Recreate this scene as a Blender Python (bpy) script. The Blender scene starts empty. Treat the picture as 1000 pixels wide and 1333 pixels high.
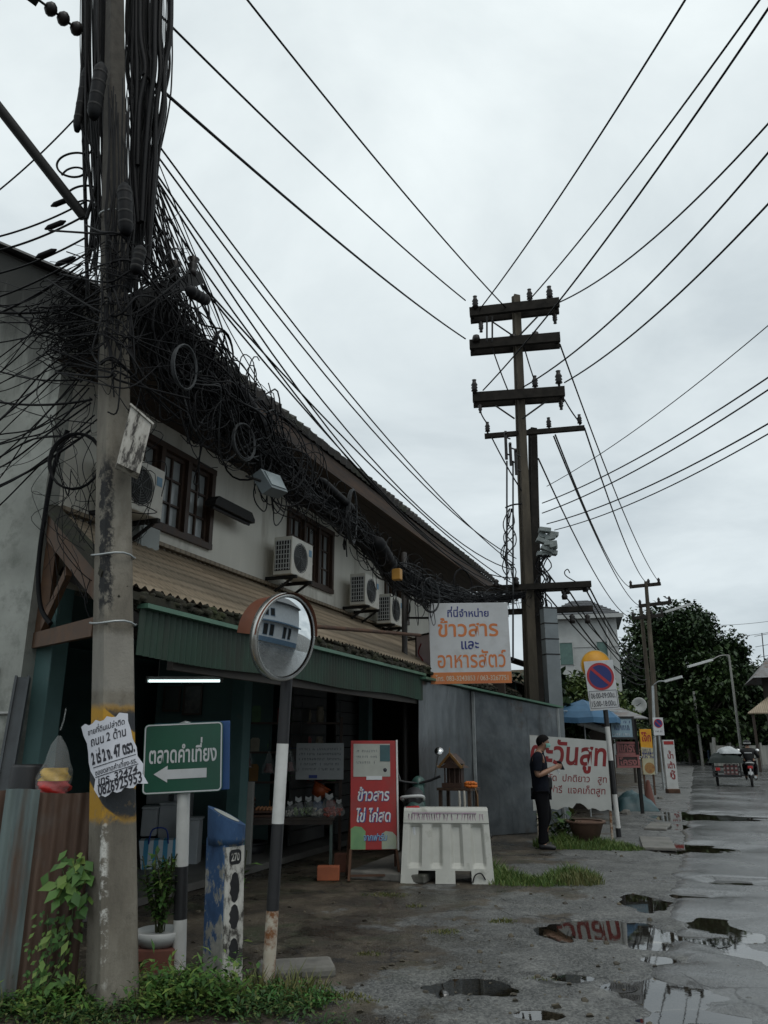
import bpy, bmesh, math, random
from mathutils import Vector, Matrix, noise as mnoise
R = random.Random(7)
S = bpy.context.scene
COL = S.collection
PI = math.pi
# ------------------------------------------------------------ camera geometry
F = 1001.0; PITCH = math.radians(16.7); CH = 1.6
cp, sp = math.cos(PITCH), math.sin(PITCH)
def ray(px, py):
    r = (px-500)/F; u = (666.5-py)/F
    return Vector((r, cp-u*sp, sp+u*cp))
CAM = Vector((0, 0, CH))
def at(px, py, Y):                       # point seen at a pixel, at distance Y in front
    d = ray(px, py); return CAM + d*(Y/d.y)
def gnd(px, py, z=0.0):
    d = ray(px, py); return CAM + d*((z-CH)/d.z)
def atz(px, py, z):
    d = ray(px, py); return CAM + d*((z-CH)/d.z)
BA = math.radians(68.6)                  # direction of the shop row
D = Vector((math.cos(BA), math.sin(BA), 0)); N = Vector((D.y, -D.x, 0))
BO = Vector((-1.82, 5.8, 0))
def onw(px, py, w):                      # local (s, w, z) on the plane w metres behind the awning line
    d = ray(px, py); P0 = BO - N*w
    t = (P0-CAM).dot(N)/d.dot(N)
    P = CAM + d*t; q = P-BO
    return Vector((q.dot(D), w, P.z))
def W(s, w, z):                          # shop row local -> world
    return BO + D*s - N*w + Vector((0, 0, z))
# ------------------------------------------------------------ object helpers
def link(o):
    COL.objects.link(o); return o
def tag(o, label, cat, group=None, kind=None):
    o['label'] = label; o['category'] = cat
    if group: o['group'] = group
    if kind: o['kind'] = kind
    return o
def thing(name, label, cat, loc=(0, 0, 0), rz=0.0, group=None, rot=None):
    o = link(bpy.data.objects.new(name, None)); o.empty_display_size = .2
    o.location = loc; o.rotation_euler = rot if rot else (0, 0, rz)
    return tag(o, label, cat, group)
def struct(o):
    o['kind'] = 'structure'; return o
class MB:
    def __init__(s): s.v = []; s.f = []; s.sm = []
    def add(s, vs, fs, smooth=False):
        k = len(s.v); s.v += [tuple(v) for v in vs]
        for f in fs: s.f.append([i+k for i in f]); s.sm.append(smooth)
        return s
    def box(s, c, d, rot=None, b=0.0):
        x, y, z = d[0]/2, d[1]/2, d[2]/2
        M = (rot.to_matrix() if hasattr(rot, 'to_matrix') else rot) if rot is not None else Matrix.Identity(3)
        c = Vector(c)
        if b <= 0:
            vs = [Vector((sx*x, sy*y, sz*z)) for sx in (-1, 1) for sy in (-1, 1) for sz in (-1, 1)]
            fs = [(0, 1, 3, 2), (4, 6, 7, 5), (0, 4, 5, 1), (2, 3, 7, 6), (0, 2, 6, 4), (1, 5, 7, 3)]
            return s.add([c+M@v for v in vs], fs)
        bm = bmesh.new(); bmesh.ops.create_cube(bm, size=1)
        for v in bm.verts: v.co = Vector((v.co.x*d[0], v.co.y*d[1], v.co.z*d[2]))
        bmesh.ops.bevel(bm, geom=bm.edges[:], offset=b, segments=2, affect='EDGES', profile=.5)
        bm.verts.ensure_lookup_table()
        s.add([c+M@v.co for v in bm.verts], [[v.index for v in f.verts] for f in bm.faces]); bm.free()
        return s
    def beam(s, a, b, w, h, up=Vector((0, 0, 1))):      # rectangular bar between two points
        a = Vector(a); b = Vector(b); x = (b-a); L = x.length; x = x/L
        y = Vector(up).cross(x)
        if y.length < 1e-4: y = Vector((0, 1, 0)).cross(x)
        y.normalize(); z = x.cross(y)
        M = Matrix((x, y, z)).transposed()
        return s.box((a+b)/2, (L, w, h), M)
    def tube(s, pts, r, n=8, cap=True, smooth=True):
        pts = [Vector(p) for p in pts]; m = len(pts)
        rs = r if isinstance(r, (list, tuple)) else [r]*m
        t0 = (pts[1]-pts[0]).normalized()
        up = Vector((0, 0, 1)) if abs(t0.z) < .9 else Vector((1, 0, 0))
        nrm = (up - t0*up.dot(t0)).normalized()
        vs = []
        for i, p in enumerate(pts):
            t = (pts[min(i+1, m-1)]-pts[max(i-1, 0)])
            t = t.normalized() if t.length > 1e-9 else t0
            nrm = (nrm - t*nrm.dot(t))
            nrm = nrm.normalized() if nrm.length > 1e-6 else t.orthogonal().normalized()
            b = t.cross(nrm)
            for k in range(n):
                a = 2*PI*k/n
                vs.append(p + (nrm*math.cos(a)+b*math.sin(a))*rs[i])
        fs = [(i*n+k, i*n+(k+1) % n, (i+1)*n+(k+1) % n, (i+1)*n+k) for i in range(m-1) for k in range(n)]
        s.add(vs, fs, smooth)
        if cap:
            s.add(vs[:n], [tuple(range(n-1, -1, -1))]); s.add(vs[-n:], [tuple(range(n))])
        return s
    def lathe(s, prof, n=20, c=(0, 0, 0), M=None, smooth=True):   # prof: (r, z)
        c = Vector(c); vs = []
        for (r, z) in prof:
            for k in range(n):
                a = 2*PI*k/n; v = Vector((r*math.cos(a), r*math.sin(a), z))
                vs.append(c+(M@v if M else v))
        m = len(prof); cap = m == 2 or any(r < 1e-4 for r, z in prof)
        fs = [(i*n+k, i*n+(k+1) % n, (i+1)*n+(k+1) % n, (i+1)*n+k) for i in range(m-1) for k in range(n)]
        s.add(vs, fs, smooth)
        if cap and prof[0][0] > 1e-4: s.add(vs[:n], [tuple(range(n-1, -1, -1))])
        if cap and prof[-1][0] > 1e-4: s.add(vs[-n:], [tuple(range(n))])
        return s
    def prism(s, poly, y0, y1, M=None, c=(0, 0, 0)):       # poly in x,z extruded along y
        c = Vector(c); n = len(poly)
        vs = [Vector((p[0], y0, p[1])) for p in poly]+[Vector((p[0], y1, p[1])) for p in poly]
        vs = [c+(M@v if M else v) for v in vs]
        fs = [tuple(range(n)), tuple(range(2*n-1, n-1, -1))]
        fs += [(i, i+n, (i+1) % n+n, (i+1) % n) for i in range(n)]
        return s.add(vs, fs)
    def leaf(s, p, d, up, L, w, fold=.25):
        d = d.normalized(); side = d.cross(up)
        if side.length < 1e-3: side = d.orthogonal()
        side.normalize(); nn = side.cross(d)
        a = p; m = p+d*L*.5+nn*L*.06; e = p+d*L
        return s.add([a, m+side*w*.5+nn*w*fold, e, m-side*w*.5+nn*w*fold, m], [(0, 1, 4), (1, 2, 4), (2, 3, 4), (3, 0, 4)], True)
    def build(s, name, mat, parent=None, label=None, loc=None, rz=None):
        me = bpy.data.meshes.new(name); me.from_pydata(s.v, [], s.f); me.update()
        me.polygons.foreach_set('use_smooth', s.sm)
        if mat: me.materials.append(mat)
        o = link(bpy.data.objects.new(name, me))
        if parent: o.parent = parent
        if label: o['label'] = label
        if loc is not None: o.location = loc
        if rz is not None: o.rotation_euler = (0, 0, rz)
        return o
def copy_tree(o, parent=None):
    c = o.copy(); COL.objects.link(c); c.parent = parent
    for ch in [x for x in S.objects if x.parent == o]: copy_tree(ch, c)
    return c
def spl(pts, k=8):                         # Catmull-Rom
    pts = [Vector(p) for p in pts]; out = []
    for i in range(len(pts)-1):
        p0 = pts[max(i-1, 0)]; p1 = pts[i]; p2 = pts[i+1]; p3 = pts[min(i+2, len(pts)-1)]
        for j in range(k):
            t = j/k
            out.append(.5*((2*p1)+(p2-p0)*t+(2*p0-5*p1+4*p2-p3)*t*t+(3*p1-p0-3*p2+p3)*t**3))
    out.append(pts[-1]); return out
def ser(o, lo=-1, hi=1): return o.uniform(lo, hi)
# ------------------------------------------------------------ materials
MATS = {}
class NT:
    def __init__(s, name):
        m = bpy.data.materials.new(name); m.use_nodes = True; s.m = m; s.t = m.node_tree
        s.b = s.t.nodes['Principled BSDF']; s.tc = None
    def n(s, typ, **kw):
        x = s.t.nodes.new(typ)
        for k, v in kw.items(): setattr(x, k, v)
        return x
    def l(s, a, b): s.t.links.new(a, b)
    def co(s, kind='Object', scale=(1, 1, 1)):
        if not s.tc: s.tc = s.n('ShaderNodeTexCoord')
        mp = s.n('ShaderNodeMapping'); mp.inputs['Scale'].default_value = scale
        s.l(s.tc.outputs[kind], mp.inputs[0]); return mp.outputs[0]
    def noise(s, scale=5, detail=4, rough=.55, kind='Object', stretch=(1, 1, 1), dist=0):
        x = s.n('ShaderNodeTexNoise'); s.l(s.co(kind, stretch), x.inputs['Vector'])
        x.inputs['Scale'].default_value = scale; x.inputs['Detail'].default_value = detail
        x.inputs['Roughness'].default_value = rough; x.inputs['Distortion'].default_value = dist
        return x.outputs['Fac']
    def ramp(s, fac, stops):
        x = s.n('ShaderNodeValToRGB'); e = x.color_ramp.elements
        while len(e) < len(stops): e.new(.5)
        for i, (p, c) in enumerate(stops):
            e[i].position = p; e[i].color = (c[0], c[1], c[2], 1) if hasattr(c, '__len__') else (c, c, c, 1)
        s.l(fac, x.inputs[0]); return x.outputs[0]
    def mix(s, fac, a, b):
        x = s.n('ShaderNodeMix', data_type='RGBA')
        for sock, v in ((x.inputs[0], fac), (x.inputs[6], a), (x.inputs[7], b)):
            if hasattr(v, 'is_linked'): s.l(v, sock)
            elif hasattr(v, '__len__'): sock.default_value = (v[0], v[1], v[2], 1)
            else: sock.default_value = v
        return x.outputs[2]
    def math(s, op, a, b=None):
        x = s.n('ShaderNodeMath', operation=op)
        for i, v in enumerate((a, b)):
            if v is None: continue
            if hasattr(v, 'is_linked'): s.l(v, x.inputs[i])
            else: x.inputs[i].default_value = v
        return x.outputs[0]
    def sep(s, kind='Object'):
        x = s.n('ShaderNodeSeparateXYZ'); s.l(s.co(kind), x.inputs[0]); return x.outputs
    def bump(s, h, strength=.3, dist=.01):
        x = s.n('ShaderNodeBump'); x.inputs['Strength'].default_value = strength; x.inputs['Distance'].default_value = dist
        s.l(h, x.inputs['Height']); s.l(x.outputs[0], s.b.inputs['Normal'])
    def set(s, col=None, rough=None, metal=None, spec=None):
        for key, v in (('Base Color', col), ('Roughness', rough), ('Metallic', metal), ('Specular IOR Level', spec)):
            if v is None: continue
            if hasattr(v, 'is_linked'): s.l(v, s.b.inputs[key])
            elif hasattr(v, '__len__'): s.b.inputs[key].default_value = (v[0], v[1], v[2], 1)
            else: s.b.inputs[key].default_value = v
        return s
def mat(name, c, c2=None, scale=6, rough=.6, metal=0, bump=.15, stretch=(1, 1, 1), dirt=None, dscale=2.5, damt=(.5, .72), spec=.5):
    if name in MATS: return MATS[name]
    T = NT(name)
    c2 = c2 or tuple(x*.72 for x in c)
    f = T.noise(scale, 5, .6, stretch=stretch)
    col = T.ramp(f, [(.3, c2), (.68, c)])
    if dirt:
        g = T.noise(dscale, 6, .65, stretch=stretch)
        col = T.mix(T.ramp(g, [(damt[0], 0.), (damt[1], 1.)]), col, dirt)
    T.set(col, T.math('ADD', T.math('MULTIPLY', f, .25), rough-.12), metal, spec)
    if bump: T.bump(T.noise(scale*6, 4, .6, stretch=stretch), bump, .006)
    MATS[name] = T.m; return T.m
def leafmat(name, c, c2, c3=None):
    T = NT(name); g = T.n('ShaderNodeNewGeometry')
    c3 = c3 or c2
    col = T.ramp(g.outputs['Random Per Island'], [(0., c2), (.55, c), (1., c3)])
    T.set(col, .55, 0, .3)
    try: T.b.inputs['Subsurface Weight'].default_value = 0
    except Exception: pass
    MATS[name] = T.m; return T.m
def emis(name, c, st):
    T = NT(name); T.b.inputs['Emission Color'].default_value = (*c, 1); T.b.inputs['Emission Strength'].default_value = st
    T.set(c, .4); MATS[name] = T.m; return T.m
def glassmat(name, c=(.8, .85, .85), rough=.05):
    T = NT(name); T.set(c, rough); T.b.inputs['Transmission Weight'].default_value = .92; T.b.inputs['IOR'].default_value = 1.2
    T.b.inputs['Alpha'].default_value = .55
    MATS[name] = T.m; return T.m
# ------------------------------------------------------------ lettering (Thai and Latin), converted to mesh
UPV = set('ิีึืั'); TONE = set('่้๊๋์')
def _tmesh(body, off=0.0, shear=0.0):
    c = bpy.data.curves.new('lettering', 'FONT'); c.body = body; c.offset = off; c.shear = shear; c.resolution_u = 3
    o = bpy.data.objects.new('lettering', c); COL.objects.link(o)
    dg = bpy.context.evaluated_depsgraph_get(); dg.update()
    m = bpy.data.meshes.new_from_object(o.evaluated_get(dg))
    vs = [v.co.copy() for v in m.vertices]; fs = [list(p.vertices) for p in m.polygons]
    bpy.data.objects.remove(o); bpy.data.curves.remove(c); bpy.data.meshes.remove(m)
    return vs, fs
def tmesh(text, off=0.0, shear=0.0):
    base = ''; lifts = []
    for i, ch in enumerate(text):
        nxt = text[i+1] if i+1 < len(text) else ''
        if ch in TONE and i and (text[i-1] in UPV or nxt == 'ำ'):
            lifts.append((len(base), ch))
        else: base += ch
    vs, fs = _tmesh(base, off, shear)
    if lifts:
        l0 = max(v.x for v in _tmesh('l')[0])
        for k, ch in lifts:
            pen = max(v.x for v in _tmesh(base[:k]+'l')[0])-l0
            v2, f2 = _tmesh(ch, off, shear); n = len(vs)
            vs += [v+Vector((pen+.04, .21, 0)) for v in v2]; fs += [[i+n for i in f] for f in f2]
    return vs, fs
def lettering(parent, text, m, cx, cz, w, h, y, off=.01, shear=0.0, rot=0.0, name='lettering', th=0.0015):
    """text fitted into a w x h box centred at (cx, cz) on the local plane y, facing -y"""
    vs, fs = tmesh(text, off, shear)
    x0 = min(v.x for v in vs); x1 = max(v.x for v in vs); y0 = min(v.y for v in vs); y1 = max(v.y for v in vs)
    out = []; c, s = math.cos(rot), math.sin(rot)
    for v in vs:
        a = ((v.x-x0)/(x1-x0)-.5)*w; b = ((v.y-y0)/(y1-y0)-.5)*h
        out.append((cx+a*c-b*s, y, cz+a*s+b*c))
    b = MB(); b.add(out, fs)
    o = b.build(name, m, parent)
    return o
def scribble(parent, m, x0, x1, z, h, y, n, r=.0025, name='lettering', seed=1):
    """rows of writing too small to read: short bent pen strokes"""
    q = random.Random(seed); b = MB(); dx = (x1-x0)/n
    for i in range(n):
        if q.random() < .14: continue
        x = x0+dx*(i+.2); k = dx*.6
        p = [(x+q.uniform(0, k), y, z+q.uniform(-.5, .5)*h) for _ in range(3)]
        b.tube([p[0], (p[1][0], y, z+h*.5), (p[2][0], y, z-h*.45)], r, 4, False)
    return b.build(name, m, parent)
# ------------------------------------------------------------ camera, sky, sun
cam = bpy.data.cameras.new('camera'); cam.sensor_fit = 'HORIZONTAL'; cam.sensor_width = 36; cam.lens = 36*F/1000
cam.clip_end = 2000; cam.clip_start = .05
co = link(bpy.data.objects.new('camera', cam)); co.location = CAM; co.rotation_euler = (PI/2+PITCH, 0, 0)
S.camera = co
w = bpy.data.worlds.new('World'); S.world = w; w.use_nodes = True; nt = w.node_tree; nd = nt.nodes; bg = nd['Background']
SUN_EL, SUN_AZ = math.radians(58), math.radians(150)
sky = nd.new('ShaderNodeTexSky'); sky.sky_type = 'NISHITA'; sky.sun_disc = False
sky.sun_elevation = SUN_EL; sky.sun_rotation = SUN_AZ
tc = nd.new('ShaderNodeTexCoord'); sx = nd.new('ShaderNodeSeparateXYZ'); nt.links.new(tc.outputs['Generated'], sx.inputs[0])
# cloud deck: project the direction on a flat layer so the clouds flatten towards the horizon
def m2(op, a, b):
    x = nd.new('ShaderNodeMath'); x.operation = op
    for i, v in enumerate((a, b)):
        if hasattr(v, 'is_linked'): nt.links.new(v, x.inputs[i])
        else: x.inputs[i].default_value = v
    return x.outputs[0]
zz = m2('ADD', m2('MAXIMUM', sx.outputs[2], 0.0), .22)
cmb = nd.new('ShaderNodeCombineXYZ'); nt.links.new(m2('DIVIDE', sx.outputs[0], zz), cmb.inputs[0]); nt.links.new(m2('DIVIDE', sx.outputs[1], zz), cmb.inputs[1])
n1 = nd.new('ShaderNodeTexNoise'); n1.inputs['Scale'].default_value = 1.5; n1.inputs['Detail'].default_value = 7; n1.inputs['Roughness'].default_value = .55; n1.inputs['Distortion'].default_value = .4
nt.links.new(cmb.outputs[0], n1.inputs['Vector'])
rp = nd.new('ShaderNodeValToRGB'); e = rp.color_ramp.elements
e[0].position = .34; e[0].color = (.52, .575, .60, 1); e[1].position = .66; e[1].color = (.75, .805, .815, 1)
nt.links.new(n1.outputs['Fac'], rp.inputs[0])
gr = nd.new('ShaderNodeValToRGB'); e = gr.color_ramp.elements           # an overcast sky is brighter overhead
e[0].position = 0.; e[0].color = (.70, .73, .76, 1); e[1].position = .75; e[1].color = (1.05, 1.05, 1.04, 1)
nt.links.new(m2('MAXIMUM', sx.outputs[2], 0.0), gr.inputs[0])
mu = nd.new('ShaderNodeMix'); mu.data_type = 'RGBA'; mu.blend_type = 'MULTIPLY'; mu.inputs[0].default_value = 1
nt.links.new(rp.outputs[0], mu.inputs[6]); nt.links.new(gr.outputs[0], mu.inputs[7])
sc = nd.new('ShaderNodeVectorMath'); sc.operation = 'SCALE'; sc.inputs[3].default_value = 10.0; nt.links.new(mu.outputs[2], sc.inputs[0])
mx = nd.new('ShaderNodeMix'); mx.data_type = 'RGBA'; mx.inputs[0].default_value = .05
nt.links.new(sc.outputs[0], mx.inputs[6]); nt.links.new(sky.outputs[0], mx.inputs[7]); nt.links.new(mx.outputs[2], bg.inputs[0])
bg.inputs[1].default_value = .1
sl = bpy.data.lights.new('sun', 'SUN'); sl.energy = .5; sl.angle = math.radians(25); sl.color = (1, .96, .9)
so = link(bpy.data.objects.new('sun', sl))
so.rotation_euler = (PI/2-SUN_EL, 0, PI-SUN_AZ)
S.view_settings.view_transform = 'Standard'; S.view_settings.look = 'None'; S.view_settings.exposure = .36; S.view_settings.gamma = 1
S.view_settings.use_curve_mapping = False
S.cycles.use_denoising = True
S.cycles.max_bounces = 8; S.cycles.transparent_max_bounces = 12
# ============================================================ GROUND, ROAD, PUDDLES
def uv_of(x, y):
    q = Vector((x, y, 0))-BO; return q.dot(D), q.dot(N)
# puddles: pixel centre, half sizes (px) -> world ellipses
PUD = []
for (px, py, hx, hy) in ((836, 1173, 34, 11), (800, 1210, 84, 13), (945, 1208, 50, 22), (985, 1245, 45, 18), (880, 1292, 88, 21), (612, 1284, 70, 13),
                         (930, 1326, 90, 12), (862, 1249, 30, 7), (900, 1104, 60, 7), (930, 1064, 80, 6), (800, 1283, 22, 5), (905, 1166, 30, 5), (915, 1222, 26, 7), (850, 1230, 26, 5), (745, 1272, 30, 5), (960, 1150, 40, 5), (870, 1075, 26, 4), (700, 1320, 30, 6)):
    hx *= 1.02; hy *= 1.02
    c = gnd(px, py); a = gnd(px+hx, py); b = gnd(px, py-hy)
    PUD.append((c.x, c.y, abs(a.x-c.x), abs(b.y-c.y)))
def hgt(x, y):
    h = .010*mnoise.noise(Vector((x*.9, y*.9, 0)))+.006*mnoise.noise(Vector((x*3.1, y*3.1, 4)))+.0055*mnoise.noise(Vector((x*9, y*9, 9)))+.003*mnoise.noise(Vector((x*19, y*19, 2)))
    d = 0
    for (cx, cy, ax, ay) in PUD:
        e = math.hypot((x-cx)/ax, (y-cy)/ay)
        if e < 1.9:
            e += .42*mnoise.noise(Vector((x*2.3, y*1.6, 20)))+.30*mnoise.noise(Vector((x*7, y*5, 30)))+.16*mnoise.noise(Vector((x*17, y*13, 31)))
            d = max(d, min(1, max(0, 1.24-e)/.75))
    return h*(1-.6*d)-.045*d
def asphalt(name, road):
    T = NT(name); xyz = T.sep('Object')
    big = T.noise(.55, 5, .6); mid = T.noise(2.2, 6, .65); fine = T.noise(70, 3, .7); grain = T.noise(26, 5, .7)
    vor = T.n('ShaderNodeTexVoronoi'); T.l(T.co(), vor.inputs['Vector']); vor.inputs['Scale'].default_value = 60
    stone = T.ramp(vor.outputs['Distance'], [(.1, 1.), (.5, 0.)])
    u = T.math('ADD', T.math('MULTIPLY', T.math('ADD', xyz[0], -BO.x), N.x), T.math('MULTIPLY', T.math('ADD', xyz[1], -BO.y), N.y))
    if road:
        col = T.ramp(mid, [(.3, (.062, .065, .067)), (.6, (.098, .101, .102)), (.8, (.125, .127, .124))])
        col = T.mix(T.ramp(fine, [(.45, 0.), (.75, .6)]), col, (.15, .15, .145))
        wet = T.ramp(big, [(.40, 1.), (.62, 0.)])
        rg = T.mix(wet, (.30, .30, .30), (.14, .14, .14))
        bst = .22
    else:
        asp = T.ramp(mid, [(.30, (.028, .030, .030)), (.5, (.085, .088, .086)), (.70, (.175, .175, .166))])
        asp = T.mix(T.ramp(fine, [(.5, 0.), (.72, .75)]), asp, (.22, .22, .21))
        dirt = T.ramp(mid, [(.3, (.018, .013, .008)), (.5, (.052, .040, .026)), (.72, (.120, .098, .068))])
        k = T.math('ADD', T.math('MULTIPLY', u, .42), T.math('MULTIPLY', T.math('ADD', T.noise(.8, 6, .65), -.5), 3.0))
        col = T.mix(T.ramp(k, [(.55, 0.), (.68, 1.)]), dirt, asp)
        moss = T.math('MULTIPLY', T.ramp(T.noise(1.3, 6, .7, dist=.6), [(.52, 0.), (.66, .8)]), T.ramp(k, [(.2, 1.), (1., 0.)]))
        col = T.mix(moss, col, (.026, .036, .012))
        col = T.mix(T.ramp(T.noise(9, 5, .7), [(.62, 0.), (.7, .55)]), col, (.16, .15, .135))
        wet = T.ramp(T.math('ADD', T.math('MULTIPLY', xyz[2], -12), T.noise(.9, 6, .65, dist=.5)), [(.50, 0.), (.62, 1.)])
        col = T.mix(T.math('MULTIPLY', wet, .62), col, (.014, .013, .011))
        rg = T.mix(wet, (.70, .70, .70), (.24, .24, .24)); bst = .8
    T.set(col, rg, 0, .5)
    sv = T.ramp(vor.outputs['Color'], [(.25, .0), (.8, 1.)]); sx2 = T.mix(.5, col, (.0, .0, .0)); sx3 = T.mix(.22, col, (.40, .40, .37))
    col = T.mix(.30 if road else T.math('ADD', T.math('MULTIPLY', T.ramp(k, [(.5, 0.), (.75, 1.)]), .55), .15), col, T.mix(sv, sx2, sx3))
    cr = T.n('ShaderNodeTexVoronoi', feature='DISTANCE_TO_EDGE'); cn = T.n('ShaderNodeVectorMath', operation='ADD'); nn_ = T.n('ShaderNodeTexNoise'); nn_.inputs['Scale'].default_value = 1.6; nn_.inputs['Detail'].default_value = 6; T.l(T.co(), nn_.inputs['Vector']); T.l(T.co('Object', (1, .8, 1)), cn.inputs[0]); T.l(nn_.outputs['Color'], cn.inputs[1]); T.l(cn.outputs[0], cr.inputs['Vector']); cr.inputs['Scale'].default_value = .75
    crack = T.math('MULTIPLY', T.ramp(cr.outputs['Distance'], [(.004, 1.), (.014, 0.)]), T.ramp(T.noise(.7, 3), [(.48, 0.), (.56, 1.)]))
    col = T.mix(T.math('MULTIPLY', crack, .85), col, (.012, .011, .010)); T.set(col)
    bb = T.math('ADD', T.math('MULTIPLY', stone, .5), grain)
    T.bump(bb, bst, .012)
    return T.m
def axis(fine0, fine1, st, lo, hi):
    a = []; x = fine0
    while x <= fine1: a.append(x); x += st
    g = st; x = fine1
    while x < hi: g *= 1.22; x += g; a.append(min(x, hi))
    g = st; x = fine0; l = []
    while x > lo: g *= 1.22; x -= g; l.append(max(x, lo))
    return l[::-1]+a
def grid(xs, ys, zf):
    vs = [(x, y, zf(x, y)) for y in ys for x in xs]; n = len(xs)
    fs = [(j*n+i, j*n+i+1, (j+1)*n+i+1, (j+1)*n+i) for j in range(len(ys)-1) for i in range(n-1)]
    return vs, fs
gx = axis(-2.6, 6.2, .045, -500, 500); gy = axis(4.4, 13, .05, -400, 700)
b = MB(); b.add(*grid(gx, gy, lambda x, y: hgt(x, y) if -6 < x < 25 and 2 < y < 50 else 0.), True)
struct(b.build('ground', asphalt('broken_ground', False)))
# road sheet: edge runs beside the forecourt, bends left far away
def road_edge(s): return 3.35+.16*mnoise.noise(Vector((s*.8, 1, 0)))+.10*mnoise.noise(Vector((s*2.7, 5, 0)))+.05*mnoise.noise(Vector((s*8, 3, 0)))
def bend(s): return -((s-52)**2)*.006 if s > 52 else 0.
b = MB(); ss = axis(-4, 22, .06, -60, 130); cols = [0, .06, .16, .3, .5, .8, 1.2, 1.8, 2.6, 3.6, 4.8, 6.2, 7.5]
vs = []
for s in ss:
    for k, c in enumerate(cols):
        u = (road_edge(s) if k < 5 else 3.35)+c+bend(s)
        p = BO+D*s+N*u
        z = (-.035 if c == 0 else .004 if c < .1 else .018)+.010*min(1, c/.3)+.006*mnoise.noise(Vector((p.x, p.y, 0)))
        for (cx, cy, ax, ay) in PUD:
            e = math.hypot((p.x-cx)/ax, (p.y-cy)/ay)
            if e < 1.7: z -= .05*max(0, min(1, (1.2+.5*mnoise.noise(p*2.2)-e)/.5))
        vs.append((p.x, p.y, z))
n = len(cols)
b.add(vs, [(j*n+i, j*n+i+1, (j+1)*n+i+1, (j+1)*n+i) for j in range(len(ss)-1) for i in range(n-1)], True)
struct(b.build('road', asphalt('wet_road', True)))
T = NT('puddle_water'); fr_ = T.n('ShaderNodeFresnel'); fr_.inputs['IOR'].default_value = 1.75
gl_ = T.n('ShaderNodeBsdfGlossy'); gl_.inputs['Roughness'].default_value = .025; gl_.inputs['Color'].default_value = (.95, .95, .95, 1)
bu_ = T.n('ShaderNodeBump'); bu_.inputs['Strength'].default_value = .05; bu_.inputs['Distance'].default_value = .004; T.l(T.noise(7, 3), bu_.inputs['Height']); T.l(bu_.outputs[0], gl_.inputs['Normal'])
tr_ = T.n('ShaderNodeBsdfTransparent'); tr_.inputs['Color'].default_value = (.62, .56, .46, 1)
mx_ = T.n('ShaderNodeMixShader'); T.l(fr_.outputs[0], mx_.inputs[0]); T.l(tr_.outputs[0], mx_.inputs[1]); T.l(gl_.outputs[0], mx_.inputs[2])
T.l(mx_.outputs[0], T.t.nodes['Material Output'].inputs['Surface'])
for ip, (cx, cy, ax, ay) in enumerate(PUD):
    b = MB(); n = 40; vs = [(0, 0, 0)]
    for k in range(n):
        a = 2*PI*k/n; vs.append((ax*1.3*math.cos(a), ay*1.3*math.sin(a), 0))
    b.add(vs, [(0, k+1, (k+1) % n+1) for k in range(n)])
    # sits in its dip, just under the surrounding surface
    struct(b.build('puddle', T.m, loc=(cx, cy, -.0165+.0004*ip)))
# manhole and kerb stones along the ditch
conc = mat('damp_concrete', (.20, .19, .17), (.09, .087, .078), 5, .7, dirt=(.03, .032, .022))
for s, u, l, w_, a, lb_ in ((9.6, 3.0, 1.5, .5, .1, 'worn concrete drain slab in the road edge just right of the no parking sign post'), (12.4, 2.9, 1.2, .4, -.05, 'flat concrete drain slab in the road edge nearer the traffic cone')):
    p = BO+D*s+N*u; b = MB(); b.box((0, 0, .018), (l, w_, .05), Matrix.Rotation(BA+a, 3, 'Z'), .015)
    tag(b.build('drain_cover', conc, loc=(p.x, p.y, 0)), lb_, 'drain cover')

# ============================================================ SHOPHOUSE
shop = thing('shophouse', 'long two storey white shophouse with brown windows, tiled eave and green tin awning', 'building', BO, BA)
def B(mb, name, m, label=None): return mb.build(name, m, shop, label)
M_wall = mat('cream_wall', (.74, .72, .645), (.62, .60, .53), 2.2, .8, bump=.12, stretch=(1, 1, .18), dirt=(.27, .24, .185), dscale=2.4, damt=(.54, .80))
M_wood = mat('dark_wood', (.060, .032, .018), (.030, .016, .010), 14, .55, stretch=(1, 1, .2))
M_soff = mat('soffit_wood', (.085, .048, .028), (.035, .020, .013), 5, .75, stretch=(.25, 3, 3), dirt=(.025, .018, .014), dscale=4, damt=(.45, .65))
M_tile = mat('dark_roof_tile', (.045, .038, .034), (.018, .017, .016), 7, .75, dirt=(.03, .035, .018))
M_tin = mat('beige_tin', (.36, .285, .165), (.25, .19, .105), 1.6, .55, stretch=(1, .3, 1), dirt=(.115, .085, .05), dscale=2.0, damt=(.55, .78))
_T = NT('streaked_tin_trough_shade'); _g = _T.noise(1.6, 5, .6, stretch=(1, .3, 1)); _x = _T.sep()[0]
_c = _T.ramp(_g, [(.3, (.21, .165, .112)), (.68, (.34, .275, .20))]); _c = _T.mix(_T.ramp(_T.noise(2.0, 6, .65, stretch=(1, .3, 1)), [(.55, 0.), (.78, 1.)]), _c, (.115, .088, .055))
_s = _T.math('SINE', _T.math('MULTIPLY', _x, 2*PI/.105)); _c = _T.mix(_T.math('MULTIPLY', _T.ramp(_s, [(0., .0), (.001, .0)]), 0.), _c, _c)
_c = _T.mix(_T.math('MULTIPLY', _T.math('MAXIMUM', _T.math('MULTIPLY', _s, -1.), 0.), .62), _c, (.10, .078, .050)); _T.set(_c, .6); M_tin = _T.m  # dark stripes paint the corrugation's shading into the trough colour
M_green = mat('green_tin', (.016, .050, .029), (.010, .031, .019), 3, .55, stretch=(1, 1, .3), damt=(.42, .7), dirt=(.014, .018, .011))
M_greenL = mat('green_trim', (.085, .18, .12), (.05, .115, .08), 4, .5)
M_moss = mat('moss_debris', (.030, .028, .016), (.014, .012, .008), 12, .95, bump=.6, dirt=(.035, .045, .014))
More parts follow.
